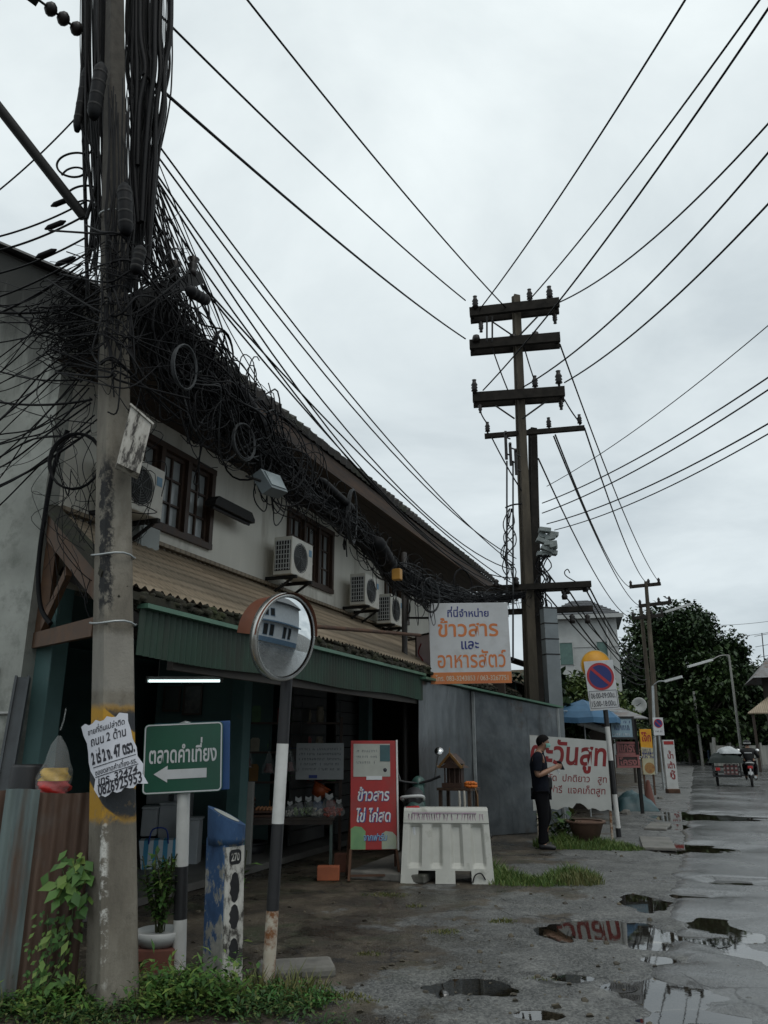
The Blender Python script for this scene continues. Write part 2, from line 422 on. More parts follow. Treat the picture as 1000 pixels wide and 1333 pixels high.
M_plas = mat('stained_plaster', (.27, .27, .245), (.17, .172, .155), 2.0, .85, stretch=(1, 1, .3), dirt=(.045, .046, .04), dscale=1.1, damt=(.5, .72), bump=.3)
M_black = mat('mould_black', (.030, .030, .027), (.012, .012, .011), 5, .95, dirt=(.10, .10, .09), damt=(.6, .75))
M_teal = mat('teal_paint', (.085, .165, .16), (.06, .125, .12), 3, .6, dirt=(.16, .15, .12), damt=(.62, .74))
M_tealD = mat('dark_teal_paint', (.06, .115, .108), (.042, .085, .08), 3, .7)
M_floor = mat('shop_floor', (.13, .125, .115), (.075, .07, .062), 3, .6)
M_glass = mat('window_pane', (.42, .45, .45), (.20, .22, .225), 1.1, .14, bump=0)
M_brown = mat('brown_timber', (.120, .060, .030), (.06, .031, .016), 8, .65, stretch=(1, 1, 1))
M_dark = mat('dark_void', (.02, .02, .02), None, 4, .8)
M_galv = mat('galvanised', (.42, .44, .44), (.30, .32, .32), 8, .42, .6)
# upper wall with openings cut for the windows: (s0, s1, z0, z1)
WIN = [(1.72, 3.40, 3.97, 5.05), (5.43, 7.10, 4.04, 5.14), (9.6, 11.0, 4.04, 5.14)]
b = MB(); s = .80; E_ = 13.9
for (a, c, z0, z1) in WIN:
    b.box(((s+a)/2, 1.9, 4.65), (a-s, .2, 3.3)); b.box(((a+c)/2, 1.9, (3.0+z0)/2), (c-a, .2, z0-3.0)); b.box(((a+c)/2, 1.9, (z1+6.3)/2), (c-a, .2, 6.3-z1)); s = c
b.box(((s+E_)/2, 1.9, 4.65), (E_-s, .2, 3.3))
b.box((E_-.1, 5.5, 4.65), (.2, 7.0, 3.3))
B(b, 'upper_wall', M_wall)
for (a, c, z0, z1) in WIN:
    f = MB(); m = .075
    f.box(((a+c)/2, 1.83, z0+m/2), (c-a, .16, m)); f.box(((a+c)/2, 1.83, z1-m/2), (c-a, .16, m))
    for k in range(4):
        x = a+m/2+(c-a-m)*k/3; f.box((x, 1.832, (z0+z1)/2), (m, .15, z1-z0-2*m))
    fr = f.build('window', M_wood, shop)
    g = MB(); sash = MB()
    for k in range(3):
        x0 = a+m+(c-a-m)*k/3; x1 = a+(c-a-m)*(k+1)/3
        mid = (x0+x1)/2; zm0 = z0+m; zm1 = z1-m; t_ = .045
        for xx in (x0+t_/2, x1-t_/2): sash.box((xx, 1.84, (zm0+zm1)/2), (t_, .06, zm1-zm0))
        for zz_ in (zm0+t_/2, zm1-t_/2): sash.box((mid, 1.84, zz_), (x1-x0-2*t_, .06, t_))
        sash.box((mid, 1.842, (zm0+zm1)/2), (.024, .045, zm1-zm0-2*t_))
        for q in (1, 2): sash.box((mid, 1.845, zm0+(zm1-zm0)*q/3), (x1-x0-2*t_, .04, .024))
        g.box((mid, 1.86, (zm0+zm1)/2), (x1-x0-2*t_+.01, .012, zm1-zm0-2*t_+.01))
    sash.build('sash', M_wood, fr); g.build('pane', M_glass, fr)
# party wall at the near end: top follows the roof slope
b = MB(); a31 = math.tan(math.radians(31))
poly = [(1.786, 0), (9, 0), (9, 6.20+a31*7.2), (1.786, 6.20)]
b.add([(x_, w_, z_) for x_ in (.62, .80) for (w_, z_) in poly], [(0, 1, 2, 3), (7, 6, 5, 4), (0, 4, 5, 1), (1, 5, 6, 2), (2, 6, 7, 3), (3, 7, 4, 0)])
T = NT('party_wall_plaster'); z_ = T.sep()[2]; y_ = T.sep()[1]
streak = T.noise(2.2, 6, .65, stretch=(1, 1.6, .22)); big = T.noise(.9, 5, .6)
col = T.ramp(big, [(.3, (.20, .206, .182)), (.65, (.40, .408, .372))])
col = T.mix(T.ramp(T.noise(5, 6, .7), [(.5, 0.), (.75, .7)]), col, (.11, .12, .10))
edge = T.math('ADD', T.math('SUBTRACT', z_, T.math('ADD', T.math('MULTIPLY', T.math('ADD', y_, -1.786), a31), 6.2)), T.math('MULTIPLY', streak, 2.6))
col = T.mix(T.ramp(edge, [(-.0, 0.), (.45, .6), (.95, .97)]), col, (.022, .022, .019))
low = T.math('ADD', T.math('MULTIPLY', T.math('SUBTRACT', 2.3, z_), .5), T.math('MULTIPLY', streak, .6))
col = T.mix(T.math('MULTIPLY', T.ramp(low, [(.3, 0.), (.55, .6)]), T.ramp(T.noise(3, 6, .7), [(.4, 0.), (.6, 1.)])), col, (.07, .07, .06))
T.set(col, .88); T.bump(T.noise(12, 6, .65), .35, .01)
B(b, 'party_wall', T.m)
b = MB(); b.tube([(.60, 2.05, 2.25), (.60, 2.05, 1.95), (.60, 2.75, 1.95)], .014, 6); b.tube([(.60, 1.83, 1.85), (.60, 2.9, 1.86)], .014, 6); b.tube([(.60, 2.05, 2.25), (.60, 2.9, 2.27)], .014, 6)
B(b, 'wall_conduit', mat('conduit_grey', (.40, .40, .38), None, 6, .6))
# main roof: barrel tiles above a boarded soffit
b = MB(); n = 66; L0, L1 = .55, 14.15
cols_ = n*8; rows = [(.55, 5.50), (3.2, 5.50+a31*2.65), (6.4, 5.50+a31*5.85)]
vs = []
for (ww, z0) in rows:
    for i in range(cols_+1):
        x_ = L0+(L1-L0)*i/cols_; vs.append((x_, ww+.02*math.sin(i*7.1), z0+.05+.045*abs(math.sin(PI*i/8))+.006*math.sin(i*.37)))
k = cols_+1
fs = [(j*k+i, j*k+i+1, (j+1)*k+i+1, (j+1)*k+i) for j in range(2) for i in range(cols_)]
b.add(vs, fs, True)
b.add([(x_, y_, z_) for (x_, y_, z_) in vs[:k]]+[(vs[i][0], vs[i][1]+.02, 5.47) for i in range(k)], [(i, i+1, k+i+1, k+i) for i in range(k-1)], True)
b.add([(L0, .57, 5.47), (L1, .57, 5.47), (L1, 6.4, 5.47+a31*5.85), (L0, 6.4, 5.47+a31*5.85)], [(3, 2, 1, 0)])
b.add([(L0, 6.4, 9.0), (L1, 6.4, 9.0), (L1, 12, 5.5), (L0, 12, 5.5)], [(0, 1, 2, 3)])
B(b, 'roof', M_tile)
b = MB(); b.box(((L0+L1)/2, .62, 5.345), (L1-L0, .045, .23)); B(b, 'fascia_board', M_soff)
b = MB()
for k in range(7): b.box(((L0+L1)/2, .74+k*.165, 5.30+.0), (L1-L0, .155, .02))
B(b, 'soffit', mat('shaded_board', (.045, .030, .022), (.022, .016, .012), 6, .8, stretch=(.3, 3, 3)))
# lean-to roof of beige tin
def corr(b, s0, s1, p0, p1, amp, per, rows=4, sag=0, skew=0):
    n = int((s1-s0)/per*6); vs = []
    for j in range(rows+1):
        t = j/rows
        for i in range(n+1):
            x_ = s0+(s1-s0)*i/n; x_ = x_+(skew*(1-t) if i == 0 else 0) if not skew else s0+skew*(1-t)+(s1-s0-skew*(1-t))*i/n
            o = amp*math.sin(2*PI*x_/per)
            vs.append((x_, p0[0]+(p1[0]-p0[0])*t, p0[1]+(p1[1]-p0[1])*t+o-sag*math.sin(PI*t)))
    k = n+1
    b.add(vs, [(j*k+i, j*k+i+1, (j+1)*k+i+1, (j+1)*k+i) for j in range(rows) for i in range(n)], True)
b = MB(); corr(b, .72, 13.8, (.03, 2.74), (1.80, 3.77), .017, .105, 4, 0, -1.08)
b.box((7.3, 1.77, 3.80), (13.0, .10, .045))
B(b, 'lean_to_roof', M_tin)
b = MB()
for i in range(420):
    x_ = -.3+14*i/420+R.uniform(-.02, .02); r = R.uniform(.025, .06)
    b.lathe([(0, -r*.6), (r, -r*.1), (r*.8, r*.45), (0, r*.6)], 6, (x_, -.02+R.uniform(-.04, .05), 2.655+R.uniform(-.05, .05)), Matrix.Rotation(R.uniform(-.6, .6), 3, 'X'))
b.box((6.8, .03, 2.645), (14.1, .14, .06))
B(b, 'mossy_gutter', M_moss)
# green tin valance along the front
b = MB(); n = int(13.2/.075*6); vs = []
for j, (zz_) in enumerate((2.22, 2.57)):
    for i in range(n+1):
        x_ = -.06+6.6*i/n; vs.append((x_, -.02+.012*math.sin(2*PI*x_/.075)+.04*j*0, zz_-(.014*math.sin(x_*2.1) if j == 0 else 0)))
b.add(vs, [(i, i+1, n+2+i, n+1+i) for i in range(n)], True)
B(b, 'valance', M_green)
b = MB(); b.box((3.24, -.03, 2.585), (6.6, .10, .035)); B(b, 'valance_trim', M_greenL)
b = MB(); b.box((3.5, .06, 2.20), (6.1, .06, .09)); b.box((3.7, 1.2, 2.62), (5.7, .07, .1)); b.box((3.7, .6, 2.42), (5.7, .06, .07))
for k in range(6): b.beam((.95+k*1.06, .05, 2.27), (.95+k*1.06, 1.78, 3.2), .05, .09)
B(b, 'awning_beam', mat('awning_frame', (.045, .038, .03), (.025, .02, .017), 8, .7))
# near end of the lean-to: timber truss
b = MB()
b.beam((.74, 1.80, 3.60), (-.30, .12, 2.66), .06, .22); b.beam((.735, 1.80, 2.50), (-.22, .25, 2.42), .05, .14)
b.box((.736, 1.72, 3.0), (.055, .13, 1.0)); b.beam((.68, 1.66, 2.62), (.33, 1.10, 3.02), .05, .10)
B(b, 'timber_truss', M_brown)
b = MB(); b.beam((.72, 1.8, 3.79), (-.34, .05, 2.77), .14, .05); B(b, 'verge_moss', M_moss)
# ground floor: columns, walls, ceiling, floor
for (s_, w_) in ((.86, 1.70), (4.55, 1.9), (8.9, 1.9)):
    b = MB(); b.box((s_, w_, 1.5 if w_ > .5 else 1.1), (.2, .2, 3.0 if w_ > .5 else 2.2), None, .01); B(b, 'column', M_teal)
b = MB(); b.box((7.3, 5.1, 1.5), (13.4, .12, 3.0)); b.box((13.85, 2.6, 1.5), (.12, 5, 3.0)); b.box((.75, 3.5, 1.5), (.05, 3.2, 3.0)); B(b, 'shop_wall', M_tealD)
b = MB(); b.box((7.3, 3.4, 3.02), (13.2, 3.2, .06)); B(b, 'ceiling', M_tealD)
b = MB(); b.box((5.0, 3.4, .05), (8.4, 3.5, .08)); B(b, 'floor', M_floor)
# dark shutters and doorways inside, seen behind the wares
b = MB()
for (s0_, s1_) in ((6.3, 7.5), (7.9, 9.5)):
    for k in range(12): b.box(((s0_+s1_)/2, 2.05, .22+k*.2), (s1_-s0_, .03, .185))
B(b, 'shutter', mat('shutter_metal', (.075, .075, .07), (.04, .04, .04), 5, .55))
# sheet metal wall with its post
T = NT('sheet_metal'); f = T.noise(.8, 3, .5, stretch=(1, 1, 1.4), dist=.3)
cz_ = T.ramp(T.noise(3, 5, .6), [(.3, (.10, .112, .12)), (.7, (.17, .183, .19))])
cz_ = T.mix(T.ramp(T.noise(4, 6, .7, stretch=(1, 1, .10)), [(.54, 0.), (.72, .7)]), cz_, (.050, .048, .046)); cz_ = T.mix(T.ramp(T.noise(2.2, 6, .7), [(.60, 0.), (.70, .55)]), cz_, (.105, .070, .045))
T.set(cz_, T.ramp(f, [(.3, .28), (.7, .42)]), .75)
T.bump(T.noise(1.8, 3, .45, stretch=(1, 1, .8), dist=.3), .26, .12)
zw = thing('sheet_metal_wall', 'dull grey sheet metal wall closing the shop front behind the white barrier', 'wall', W(6.4, 0, 0), BA)
def sheetpanel(x0, y0, x1, y1, z0, z1, n=14):
    b = MB(); L = math.hypot(x1-x0, y1-y0); nx, ny = -(y1-y0)/L, (x1-x0)/L; vs = []
    for k in (0, 1):
        for j in range(9):
            for i in range(n+1):
                t = i/n; o = .016*mnoise.noise(Vector((t*L*1.1, j*.32, L*3)))+.004*k
                zt = (z0+(z1-z0)*t)
                vs.append((x0+(x1-x0)*t+nx*o, y0+(y1-y0)*t+ny*o, .02+(zt-.02)*j/8))
    k = n+1; q = 9*k
    fs = [(j*k+i, j*k+i+1, (j+1)*k+i+1, (j+1)*k+i) for j in range(8) for i in range(n)]
    b.add(vs, fs+[(c_+q, b_+q, a_+q, d_+q) for (a_, b_, c_, d_) in fs], True); return b
p1 = (2.98, 0); e2 = Vector((3.42, 15.65, 0))-Vector((W(6.4, 0, 0).x, W(6.4, 0, 0).y, 0)); p2_ = (e2.dot(D), -e2.dot(N))
sheetpanel(0, 0, p1[0], 0, 2.5, 2.52, 24).build('side_sheet', T.m, zw)
sheetpanel(p1[0]+.03, 0, p2_[0], p2_[1], 2.52, 2.24, 20).build('front_sheet', T.m, zw)
b = MB(); b.box((p1[0], -.035, 1.25), (.05, .05, 2.5)); b.box((p2_[0], p2_[1], 1.12), (.05, .05, 2.24)); b.build('post', M_galv, zw)
b = MB(); b.beam((0, -.02, 2.53), (p1[0], -.02, 2.55), .2, .035); b.beam((p1[0], -.02, 2.55), (p2_[0]+.1, p2_[1]-.03, 2.27), .2, .035); b.build('roof_trim', M_greenL, zw)
# ============================================================ CABLES
M_cab = mat('black_cable', (.007, .007, .008), (.004, .004, .005), 30, .6, bump=0, spec=.18)
M_cab2 = mat('grey_cable', (.045, .048, .050), (.016, .017, .019), 30, .55, bump=0, spec=.3)
M_steel = mat('dark_steel', (.016, .015, .014), (.009, .0085, .008), 12, .65, spec=.3)
M_porc = mat('brown_porcelain', (.016, .011, .010), (.010, .008, .007), 6, .4, spec=.35)
class CB:                                     # many strands as one bevelled curve object
    def __init__(s, r): s.r = r; s.sp = []
    def add(s, pts, rr=1.0): s.sp.append((pts, rr)); return s
    def build(s, name, m, parent=None, res=1):
        c = bpy.data.curves.new(name, 'CURVE'); c.dimensions = '3D'; c.bevel_depth = s.r; c.bevel_resolution = res; c.use_fill_caps = True
        for pts, rr in s.sp:
            q = c.splines.new('POLY'); q.points.add(len(pts)-1)
            for i, p in enumerate(pts): q.points[i].co = (p[0], p[1], p[2], 1); q.points[i].radius = rr
        c.materials.append(m)
        t = link(bpy.data.objects.new(name, c)); dg = bpy.context.evaluated_depsgraph_get(); dg.update()
        me = bpy.data.meshes.new_from_object(t.evaluated_get(dg)); bpy.data.objects.remove(t); bpy.data.curves.remove(c); me.name = name
        if not me.materials: me.materials.append(m)
        me.polygons.foreach_set('use_smooth', [True]*len(me.polygons))
        o = link(bpy.data.objects.new(name, me))
        if parent: o.parent = parent
        return o
def wirepts(a, b, sag=.2, n=14):
    a = Vector(a); b = Vector(b)
    return [a.lerp(b, i/n)-Vector((0, 0, 4*sag*(i/n)*(1-i/n))) for i in range(n+1)]
def wire(a, b, sag, r, label, group, m=None, name='overhead_wire', n=18):
    c = CB(r).add(wirepts(a, b, sag, n)); o = c.build(name, m or M_cab)
    return tag(o, label, 'wire', group)
# ------------------------------------------------------------ the leaning pole
PB = Vector((-1.727, 5.58, 0)); LEAN = -.0985
def pole_at(z, dx=0, dy=0): return PB+Vector((LEAN*z+dx, dy, z))
T = NT('painted_pole_concrete'); xyz = T.sep(); xr = T.math('ADD', xyz[0], T.math('MULTIPLY', xyz[2], -LEAN))
f1 = T.noise(3.5, 6, .65, stretch=(1, 1, .3)); f2 = T.noise(11, 6, .7)
col = T.ramp(f1, [(.28, (.080, .070, .055)), (.5, (.155, .138, .110)), (.72, (.245, .225, .185))])
col = T.mix(T.ramp(f2, [(.55, 0.), (.72, .55)]), col, (.07, .062, .05))
col = T.mix(T.math('MULTIPLY', T.ramp(T.math('ADD', xyz[2], T.math('MULTIPLY', f1, 1.6)), [(0, 0.), (1, 1.)]), .0), col, col)
high = T.n('ShaderNodeMapRange'); T.l(xyz[2], high.inputs[0]); high.inputs[1].default_value = 3.8; high.inputs[2].default_value = 6.0
col = T.mix(T.math('MULTIPLY', high.outputs[0], T.math('ADD', T.math('MULTIPLY', f2, .7), .55)), col, (.036, .030, .023))
def band(v, lo, hi, soft=.03):
    a = T.n('ShaderNodeMapRange', interpolation_type='SMOOTHSTEP'); T.l(v, a.inputs[0]); a.inputs[1].default_value = lo-soft; a.inputs[2].default_value = lo+soft
    c = T.n('ShaderNodeMapRange', interpolation_type='SMOOTHSTEP'); T.l(v, c.inputs[0]); c.inputs[1].default_value = hi-soft; c.inputs[2].default_value = hi+soft
    return T.math('MULTIPLY', a.outputs[0], T.math('SUBTRACT', 1., c.outputs[0]))
zr = T.math('ADD', xyz[2], T.math('MULTIPLY', T.math('ADD', f2, -.5), .10))
yel = T.math('MULTIPLY', band(zr, 1.10, 1.84), T.ramp(f2, [(.30, .1), (.46, 1.)]))
col = T.mix(yel, col, (.44, .24, .025))
saw = T.math('FRACT', T.math('ADD', T.math('MULTIPLY', T.math('ADD', xyz[2], T.math('MULTIPLY', xyz[0], .9)), 1.75), .10))
blk = T.math('MULTIPLY', band(zr, 1.12, 1.82), T.math('MULTIPLY', band(saw, .0, .42, .02), T.ramp(f2, [(.25, .2), (.40, 1.)])))
col = T.mix(blk, col, (.035, .038, .042))
gray = T.math('MULTIPLY', band(zr, 1.95, 2.35), .35); col = T.mix(gray, col, (.34, .33, .30))
tar = T.math('MULTIPLY', band(T.math('ADD', xr, T.math('MULTIPLY', T.math('ADD', f2, -.5), .16)), -.075, .035, .012), band(T.math('ADD', xyz[2], T.math('MULTIPLY', T.math('ADD', f1, -.5), 1.2)), 2.55, 3.75, .15))
col = T.mix(T.math('MULTIPLY', tar, T.ramp(f2, [(.36, 0.), (.5, 1.)])), col, (.012, .012, .013))
wh = T.math('MULTIPLY', band(T.math('ADD', xr, T.math('MULTIPLY', T.math('ADD', f2, -.5), .10)), -.025, .025, .01), T.math('MULTIPLY', band(xyz[2], .15, 1.1, .05), T.ramp(f2, [(.5, 0.), (.6, 1.)])))
col = T.mix(wh, col, (.55, .54, .50))
T.set(col, .85); T.bump(T.noise(40, 5, .7), .5, .008)
lp = thing('utility_pole', 'tall leaning square concrete utility pole with yellow and black bands and a paper notice', 'utility pole', PB)
b = MB(); rings = []
zs_ = [-.3]+[i*.4 for i in range(0, 30)]
for z in zs_:
    h = max(.08, (.256-.0152*z))/2; ch = h*.14; pr = []
    for (sx_, sy_) in ((1, 1), (-1, 1), (-1, -1), (1, -1)):
        e1 = (sx_*h, sy_*(h-ch)); e2_ = (sx_*(h-ch), sy_*h)
        pr += [e1, e2_] if sx_*sy_ > 0 else [e2_, e1]
    rot = Matrix.Rotation(math.radians(43), 2)
    rings.append([(lambda v: (v.x+LEAN*z, v.y, z))(rot@Vector(p)) for p in pr])
vs = [p for r_ in rings for p in r_]
b.add(vs, [(i*8+k, i*8+(k+1) % 8, (i+1)*8+(k+1) % 8, (i+1)*8+k) for i in range(len(zs_)-1) for k in range(8)])
b.build('shaft', T.m, lp)
for z in (2.92, 2.42, 5.9):
    b = MB(); r_ = (.252-.0152*z)*.74
    b.tube([(LEAN*z+r_*math.cos(a*PI/8), r_*math.sin(a*PI/8), z+.012*math.sin(a)) for a in range(17)], .008, 6, False); b.build('strap', M_galv, lp)
a0 = at(185, 383, 5.6)-PB; a1 = at(258, 362, 6.5)-PB
b = MB(); b.beam(a0-Vector((.12, -.08, .02)), a1, .10, .12); b.build('crossarm', M_steel, lp)
for t in (.55, .9):
    p = a0.lerp(a1, t); ib = MB(); ib.lathe([(.0, -.12), (.035, -.12), (.05, -.08), (.03, -.05), (.055, -.01), (.03, .02), (.06, .06), (.0, .08)], 12, p+Vector((0, -.05, .13))); ib.build('insulator', M_porc, lp)
# weathered box strapped to the pole
p = at(175, 575, 5.36)
bx = thing('meter_box', 'peeling white metal meter box with sloping top fixed high on the leaning pole', 'box', p, 0, rot=(0, math.radians(7), math.radians(24)))
T = NT('peeling_white'); g = T.noise(13, 6, .7, stretch=(1, 1, .28))
T.set(T.ramp(g, [(.42, (.035, .030, .026)), (.50, (.36, .34, .30)), (.7, (.52, .50, .46))]), .7); M_peel = T.m
b = MB(); b.prism([(-.085, -.22), (.085, -.26), (.085, .14), (-.085, .24)], -.07, .07); b.build('casing', M_peel, bx)
b = MB(); b.beam((-.095, -.0, .255), (.10, 0, .145), .17, .014); b.build('lid', M_peel, bx)
# ------------------------------------------------------------ vertical cable sheaf up the pole
q = random.Random(11); A = CB(.009); G_ = CB(.006)
def zpx(px, py, Y): return at(px, py, Y)
for i in range(78):                            # right hand sheaf, fans out at the top
    x0 = q.uniform(166, 224); x0 = x0 if q.random() < .75 else q.uniform(162, 180)
    Y0 = 5.85+q.uniform(-.25, .35); k = (x0-162)/62
    xm = 170+k*32+q.uniform(-4, 4); yb = q.choice((210, 260, 300, 340, 380))+q.uniform(-30, 30)
    up = at(x0, -60, Y0)
    pts = [up, at(x0-2+q.uniform(-4, 4), 40, Y0), at(x0*.75+xm*.25+q.uniform(-6, 6), 90, Y0), at((x0*1.1+xm*.9)/2+q.uniform(-6, 6), 140, Y0), at(xm+q.uniform(-6, 6), 215, Y0)]
    if yb > 230: pts.append(at(xm-4+q.uniform(-6, 8), yb, Y0))
    (A if q.random() < .8 else G_).add(spl(pts, 5), q.choice((.5, .7, .9, 1.1, 1.4, 2.3)))
for i in range(40):                            # left hand sheaf
    x0 = q.uniform(106, 142); Y0 = 5.8+q.uniform(-.2, .25)
    yb = q.uniform(120, 420)
    pts = [at(x0, -60, Y0), at(x0+q.uniform(-2, 2), 60, Y0), at(x0+q.uniform(-5, 7), 150, Y0), at(x0+4+q.uniform(-6, 8), max(180, yb*.8), Y0), at(x0+6+q.uniform(-9, 12), max(200, yb), Y0)]
    (A if q.random() < .7 else G_).add(spl(pts, 5), q.choice((.5, .8, 1.1, 1.9)))
for i in range(18):                            # running down over the front face
    x0 = q.uniform(140, 168); Y0 = 5.37
    pts = [at(x0, q.uniform(100, 180), Y0)]+[at(x0+q.uniform(-7, 9), y, Y0) for y in range(230, 420, 50)]
    G_.add(spl(pts, 5), q.uniform(.7, 1.4))
tag(A.build('cable_sheaf', M_cab), 'dense sheaf of thick black cables running up both sides of the leaning pole', 'cables', kind='stuff')
tag(G_.build('thin_cable_sheaf', M_cab), 'thin loose wires tangled down the upper part of the leaning pole', 'cables', kind='stuff')
# ------------------------------------------------------------ the bundle along the eave
def bpt(px, py, u=0.0):
    l = onw(px, py, -u); return W(l.x, l.y, l.z)
BUN = [(at(196, 395, 5.95), .34), (bpt(250, 480), .52), (bpt(325, 560), .44), (bpt(400, 634), .21), (bpt(462, 686), .20), (bpt(520, 748), .27), (bpt(585, 775), .33), (bpt(635, 778), .22), (at(688, 772, 17), .12)]
bp = spl([p for p, _ in BUN], 12); br = []
for i in range(len(BUN)-1):
    for j in range(12): t = j/12; br.append(BUN[i][1]*(1-t)+BUN[i+1][1]*t)
br.append(BUN[-1][1]); NB = len(bp)
A = CB(.0085); A2 = CB(.0055)
def strand(i0, i1, q, tight=1.0):
    ox, oz = ser(q), ser(q); f = q.uniform(.06, .16); ph = q.uniform(0, 9); pts = []
    for i in range(i0, i1+1):
        n1_ = mnoise.noise(Vector((i*f, ph, 1))); n2_ = mnoise.noise(Vector((i*f, ph, 7)))
        r_ = br[i]*tight
        pts.append(bp[i]+N*(r_*.55*(ox*.7+n1_*.9))+Vector((0, 0, r_*(oz*.55+n2_*1.0)-.03)))
    return pts
q = random.Random(5)
for i in range(150):
    if q.random() < .55: i0, i1 = 0, NB-1-q.randrange(0, 14)
    else:
        i0 = q.randrange(0, NB-16); i1 = min(NB-1, i0+q.randrange(14, 46))
    (A if q.random() < .6 else A2).add(strand(i0, i1, q), q.uniform(.6, 1.4))
for i in range(30):                           # tight core
    A.add(strand(0, NB-1, q, .35), q.uniform(1, 1.9))
tag(A.build('cable_bundle', M_cab), 'thick black bundle of telecom cables strung along under the tiled eave', 'cables', kind='stuff')
tag(A2.build('thin_cable_bundle', M_cab2), 'grey thinner cables woven through the black bundle under the eave', 'cables', kind='stuff')
# curls and drooping tangles hanging off the bundle
A = CB(.0055); q = random.Random(21)
for i in range(210):
    k = int(min(NB-2, max(1, (q.random()**1.7)*NB*.98))); c = bp[k]+N*q.uniform(-.2, .25)+Vector((0, 0, q.uniform(-.9, .5)*br[k]))
    r_ = q.uniform(.06, .30)*min(1.1, br[k]/.3); th = q.uniform(0, 6); pts = []; m_ = q.randrange(10, 26)
    ax = (D*q.uniform(.5, 1)+N*q.uniform(-.4, .4)).normalized()
    f0 = q.uniform(0, 50); sg_ = q.choice((-1, 1))
    for j in range(m_*2):
        th += sg_*(.26+.14*mnoise.noise(Vector((j*.2, f0, 0)))); rr_ = r_*(1+.45*mnoise.noise(Vector((j*.17, f0, 9))))
        pts.append(c+ax*(rr_*math.cos(th)+j*.006)+Vector((0, 0, rr_*1.15*math.sin(th)-.004*j))+N*(.08*mnoise.noise(Vector((j*.15, f0, 4)))))
    A.add(pts, q.uniform(.5, 1.3))
for i in range(90):                           # strands sweeping off the pole into the bundle
    y0 = q.uniform(190, 420); s0 = at(q.uniform(172, 205), y0, 5.9+q.uniform(-.1, .2)); k = q.randrange(6, 40)
    e_ = bp[k]+Vector((0, 0, q.uniform(-1, 1)*br[k]))+N*q.uniform(-.2, .2)
    m1 = s0.lerp(e_, .35)+Vector((ser(q)*.12, ser(q)*.12, -q.uniform(-.1, .5))); m2_ = s0.lerp(e_, .7)+Vector((ser(q)*.12, ser(q)*.12, -q.uniform(0, .45)))
    A.add(spl([s0, m1, m2_, e_], 7), q.uniform(.6, 1.6))
tag(A.build('cable_tangle', M_cab), 'drooping tangle of loose black wires sagging from the bundle beside the leaning pole', 'cables', kind='stuff')
# tangle in front of the party wall, left of the pole
A = CB(.0045); q = random.Random(31)
for i in range(40):
    y0 = q.uniform(340, 570); s0 = at(q.uniform(105, 135), y0, 5.85); yl = y0+q.uniform(-10, 190)*(1 if q.random() < .8 else -.5)
    e_ = at(q.uniform(-120, -10), yl, 6.2+q.uniform(-.4, .6))
    pts = [s0]+[s0.lerp(e_, t)+Vector((ser(q)*.03, ser(q)*.05, ser(q)*.035-q.uniform(.0, .26)*math.sin(PI*t))) for t in (.33, .67)]+[e_]
    A.add(spl(pts, 9), q.uniform(.5, 1.9))
for i in range(120):
    c = at(q.gauss(98, 20), q.gauss(425, 26), 5.8+q.uniform(-.2, .4)); r_ = q.uniform(.03, .15); th = q.uniform(0, 6); pts = []
    for j in range(q.randrange(6, 16)):
        th += .5+.2*ser(q); rr_ = r_*(1+.25*ser(q)); pts.append(c+Vector((rr_*1.5*math.cos(th), .06*ser(q), rr_*.8*math.sin(th))))
    A.add(spl(pts, 4), q.uniform(.5, 1.4))
for i in range(26):                           # thin threads drooping in front of the wall down to the beam
    x0 = q.uniform(60, 200); y0 = q.uniform(440, 620); pts = [at(x0, y0, 5.75)]
    for j in range(5): pts.append(at(x0+q.uniform(-34, 34), y0+(j+1)*q.uniform(20, 50), 5.75+q.uniform(-.1, .1)))
    A.add(spl(pts, 6), q.uniform(.4, .9))
for i in range(46):                           # wraps and bridges across the pole itself
    y0 = q.uniform(300, 500); a_ = at(q.uniform(60, 125), y0+q.uniform(-30, 50), 5.7); e_ = at(q.uniform(185, 250), y0+q.uniform(-40, 80), 5.75)
    m1 = at(q.uniform(128, 148), y0+q.uniform(-15, 30), 5.36); m2_ = at(q.uniform(152, 180), y0+q.uniform(-10, 45), 5.36)
    A.add(spl([a_, m1, m2_, e_], 7), q.choice((.6, .9, 1.3, 2.0)))
for i in range(34):                           # loose ends hanging down the face of the pole
    x0 = q.uniform(132, 182); y0 = q.uniform(300, 420); pts = [at(x0+4*ser(q)*j, y0+j*q.uniform(14, 38), 5.36) for j in range(5)]; A.add(spl(pts, 5), q.choice((.5, .8, 1.4)))
tag(A.build('wall_cable_tangle', M_cab), 'spidery tangle of thin wires before the mouldy party wall and round the leaning pole', 'cables', kind='stuff')
# ------------------------------------------------------------ coils and closures
def coil(px, py, Y, rx, rz_, n, label, yaw=0, r=.006, m=None, tilt=0, group='cable coils', d=None):
    c = d if d is not None else at(px, py, Y); t = thing('cable_coil', label, 'cable coil', c, 0, group, (0, math.radians(tilt), math.radians(yaw)))
    q = random.Random(int(px*7+py)); cb = CB(r); pts = []
    for i in range(n*20+1):
        a = 2*PI*i/20; k = 1+.10*mnoise.noise(Vector((i*.045, px, py)))
        pts.append(Vector((rx*k*math.cos(a), .05*mnoise.noise(Vector((i*.05, py, 3))), rz_*k*math.sin(a))))
    cb.add(pts); cb.build('loop', m or M_cab, t)
    b = MB(); 
    b.tube([(rx*.93, -.04, 0), (rx*1.0, -.055, .01), (rx*1.1, -.04, .0), (rx*1.12, .04, 0), (rx*.9, .045, 0), (rx*.93, -.04, 0)], .005, 5); b.build('tie', M_cab2, t)
    return t
coil(98, 600, 5.7, .20, .235, 9, 'large round coil of black cable hanging left of the pole below the tangle', 5, .007)
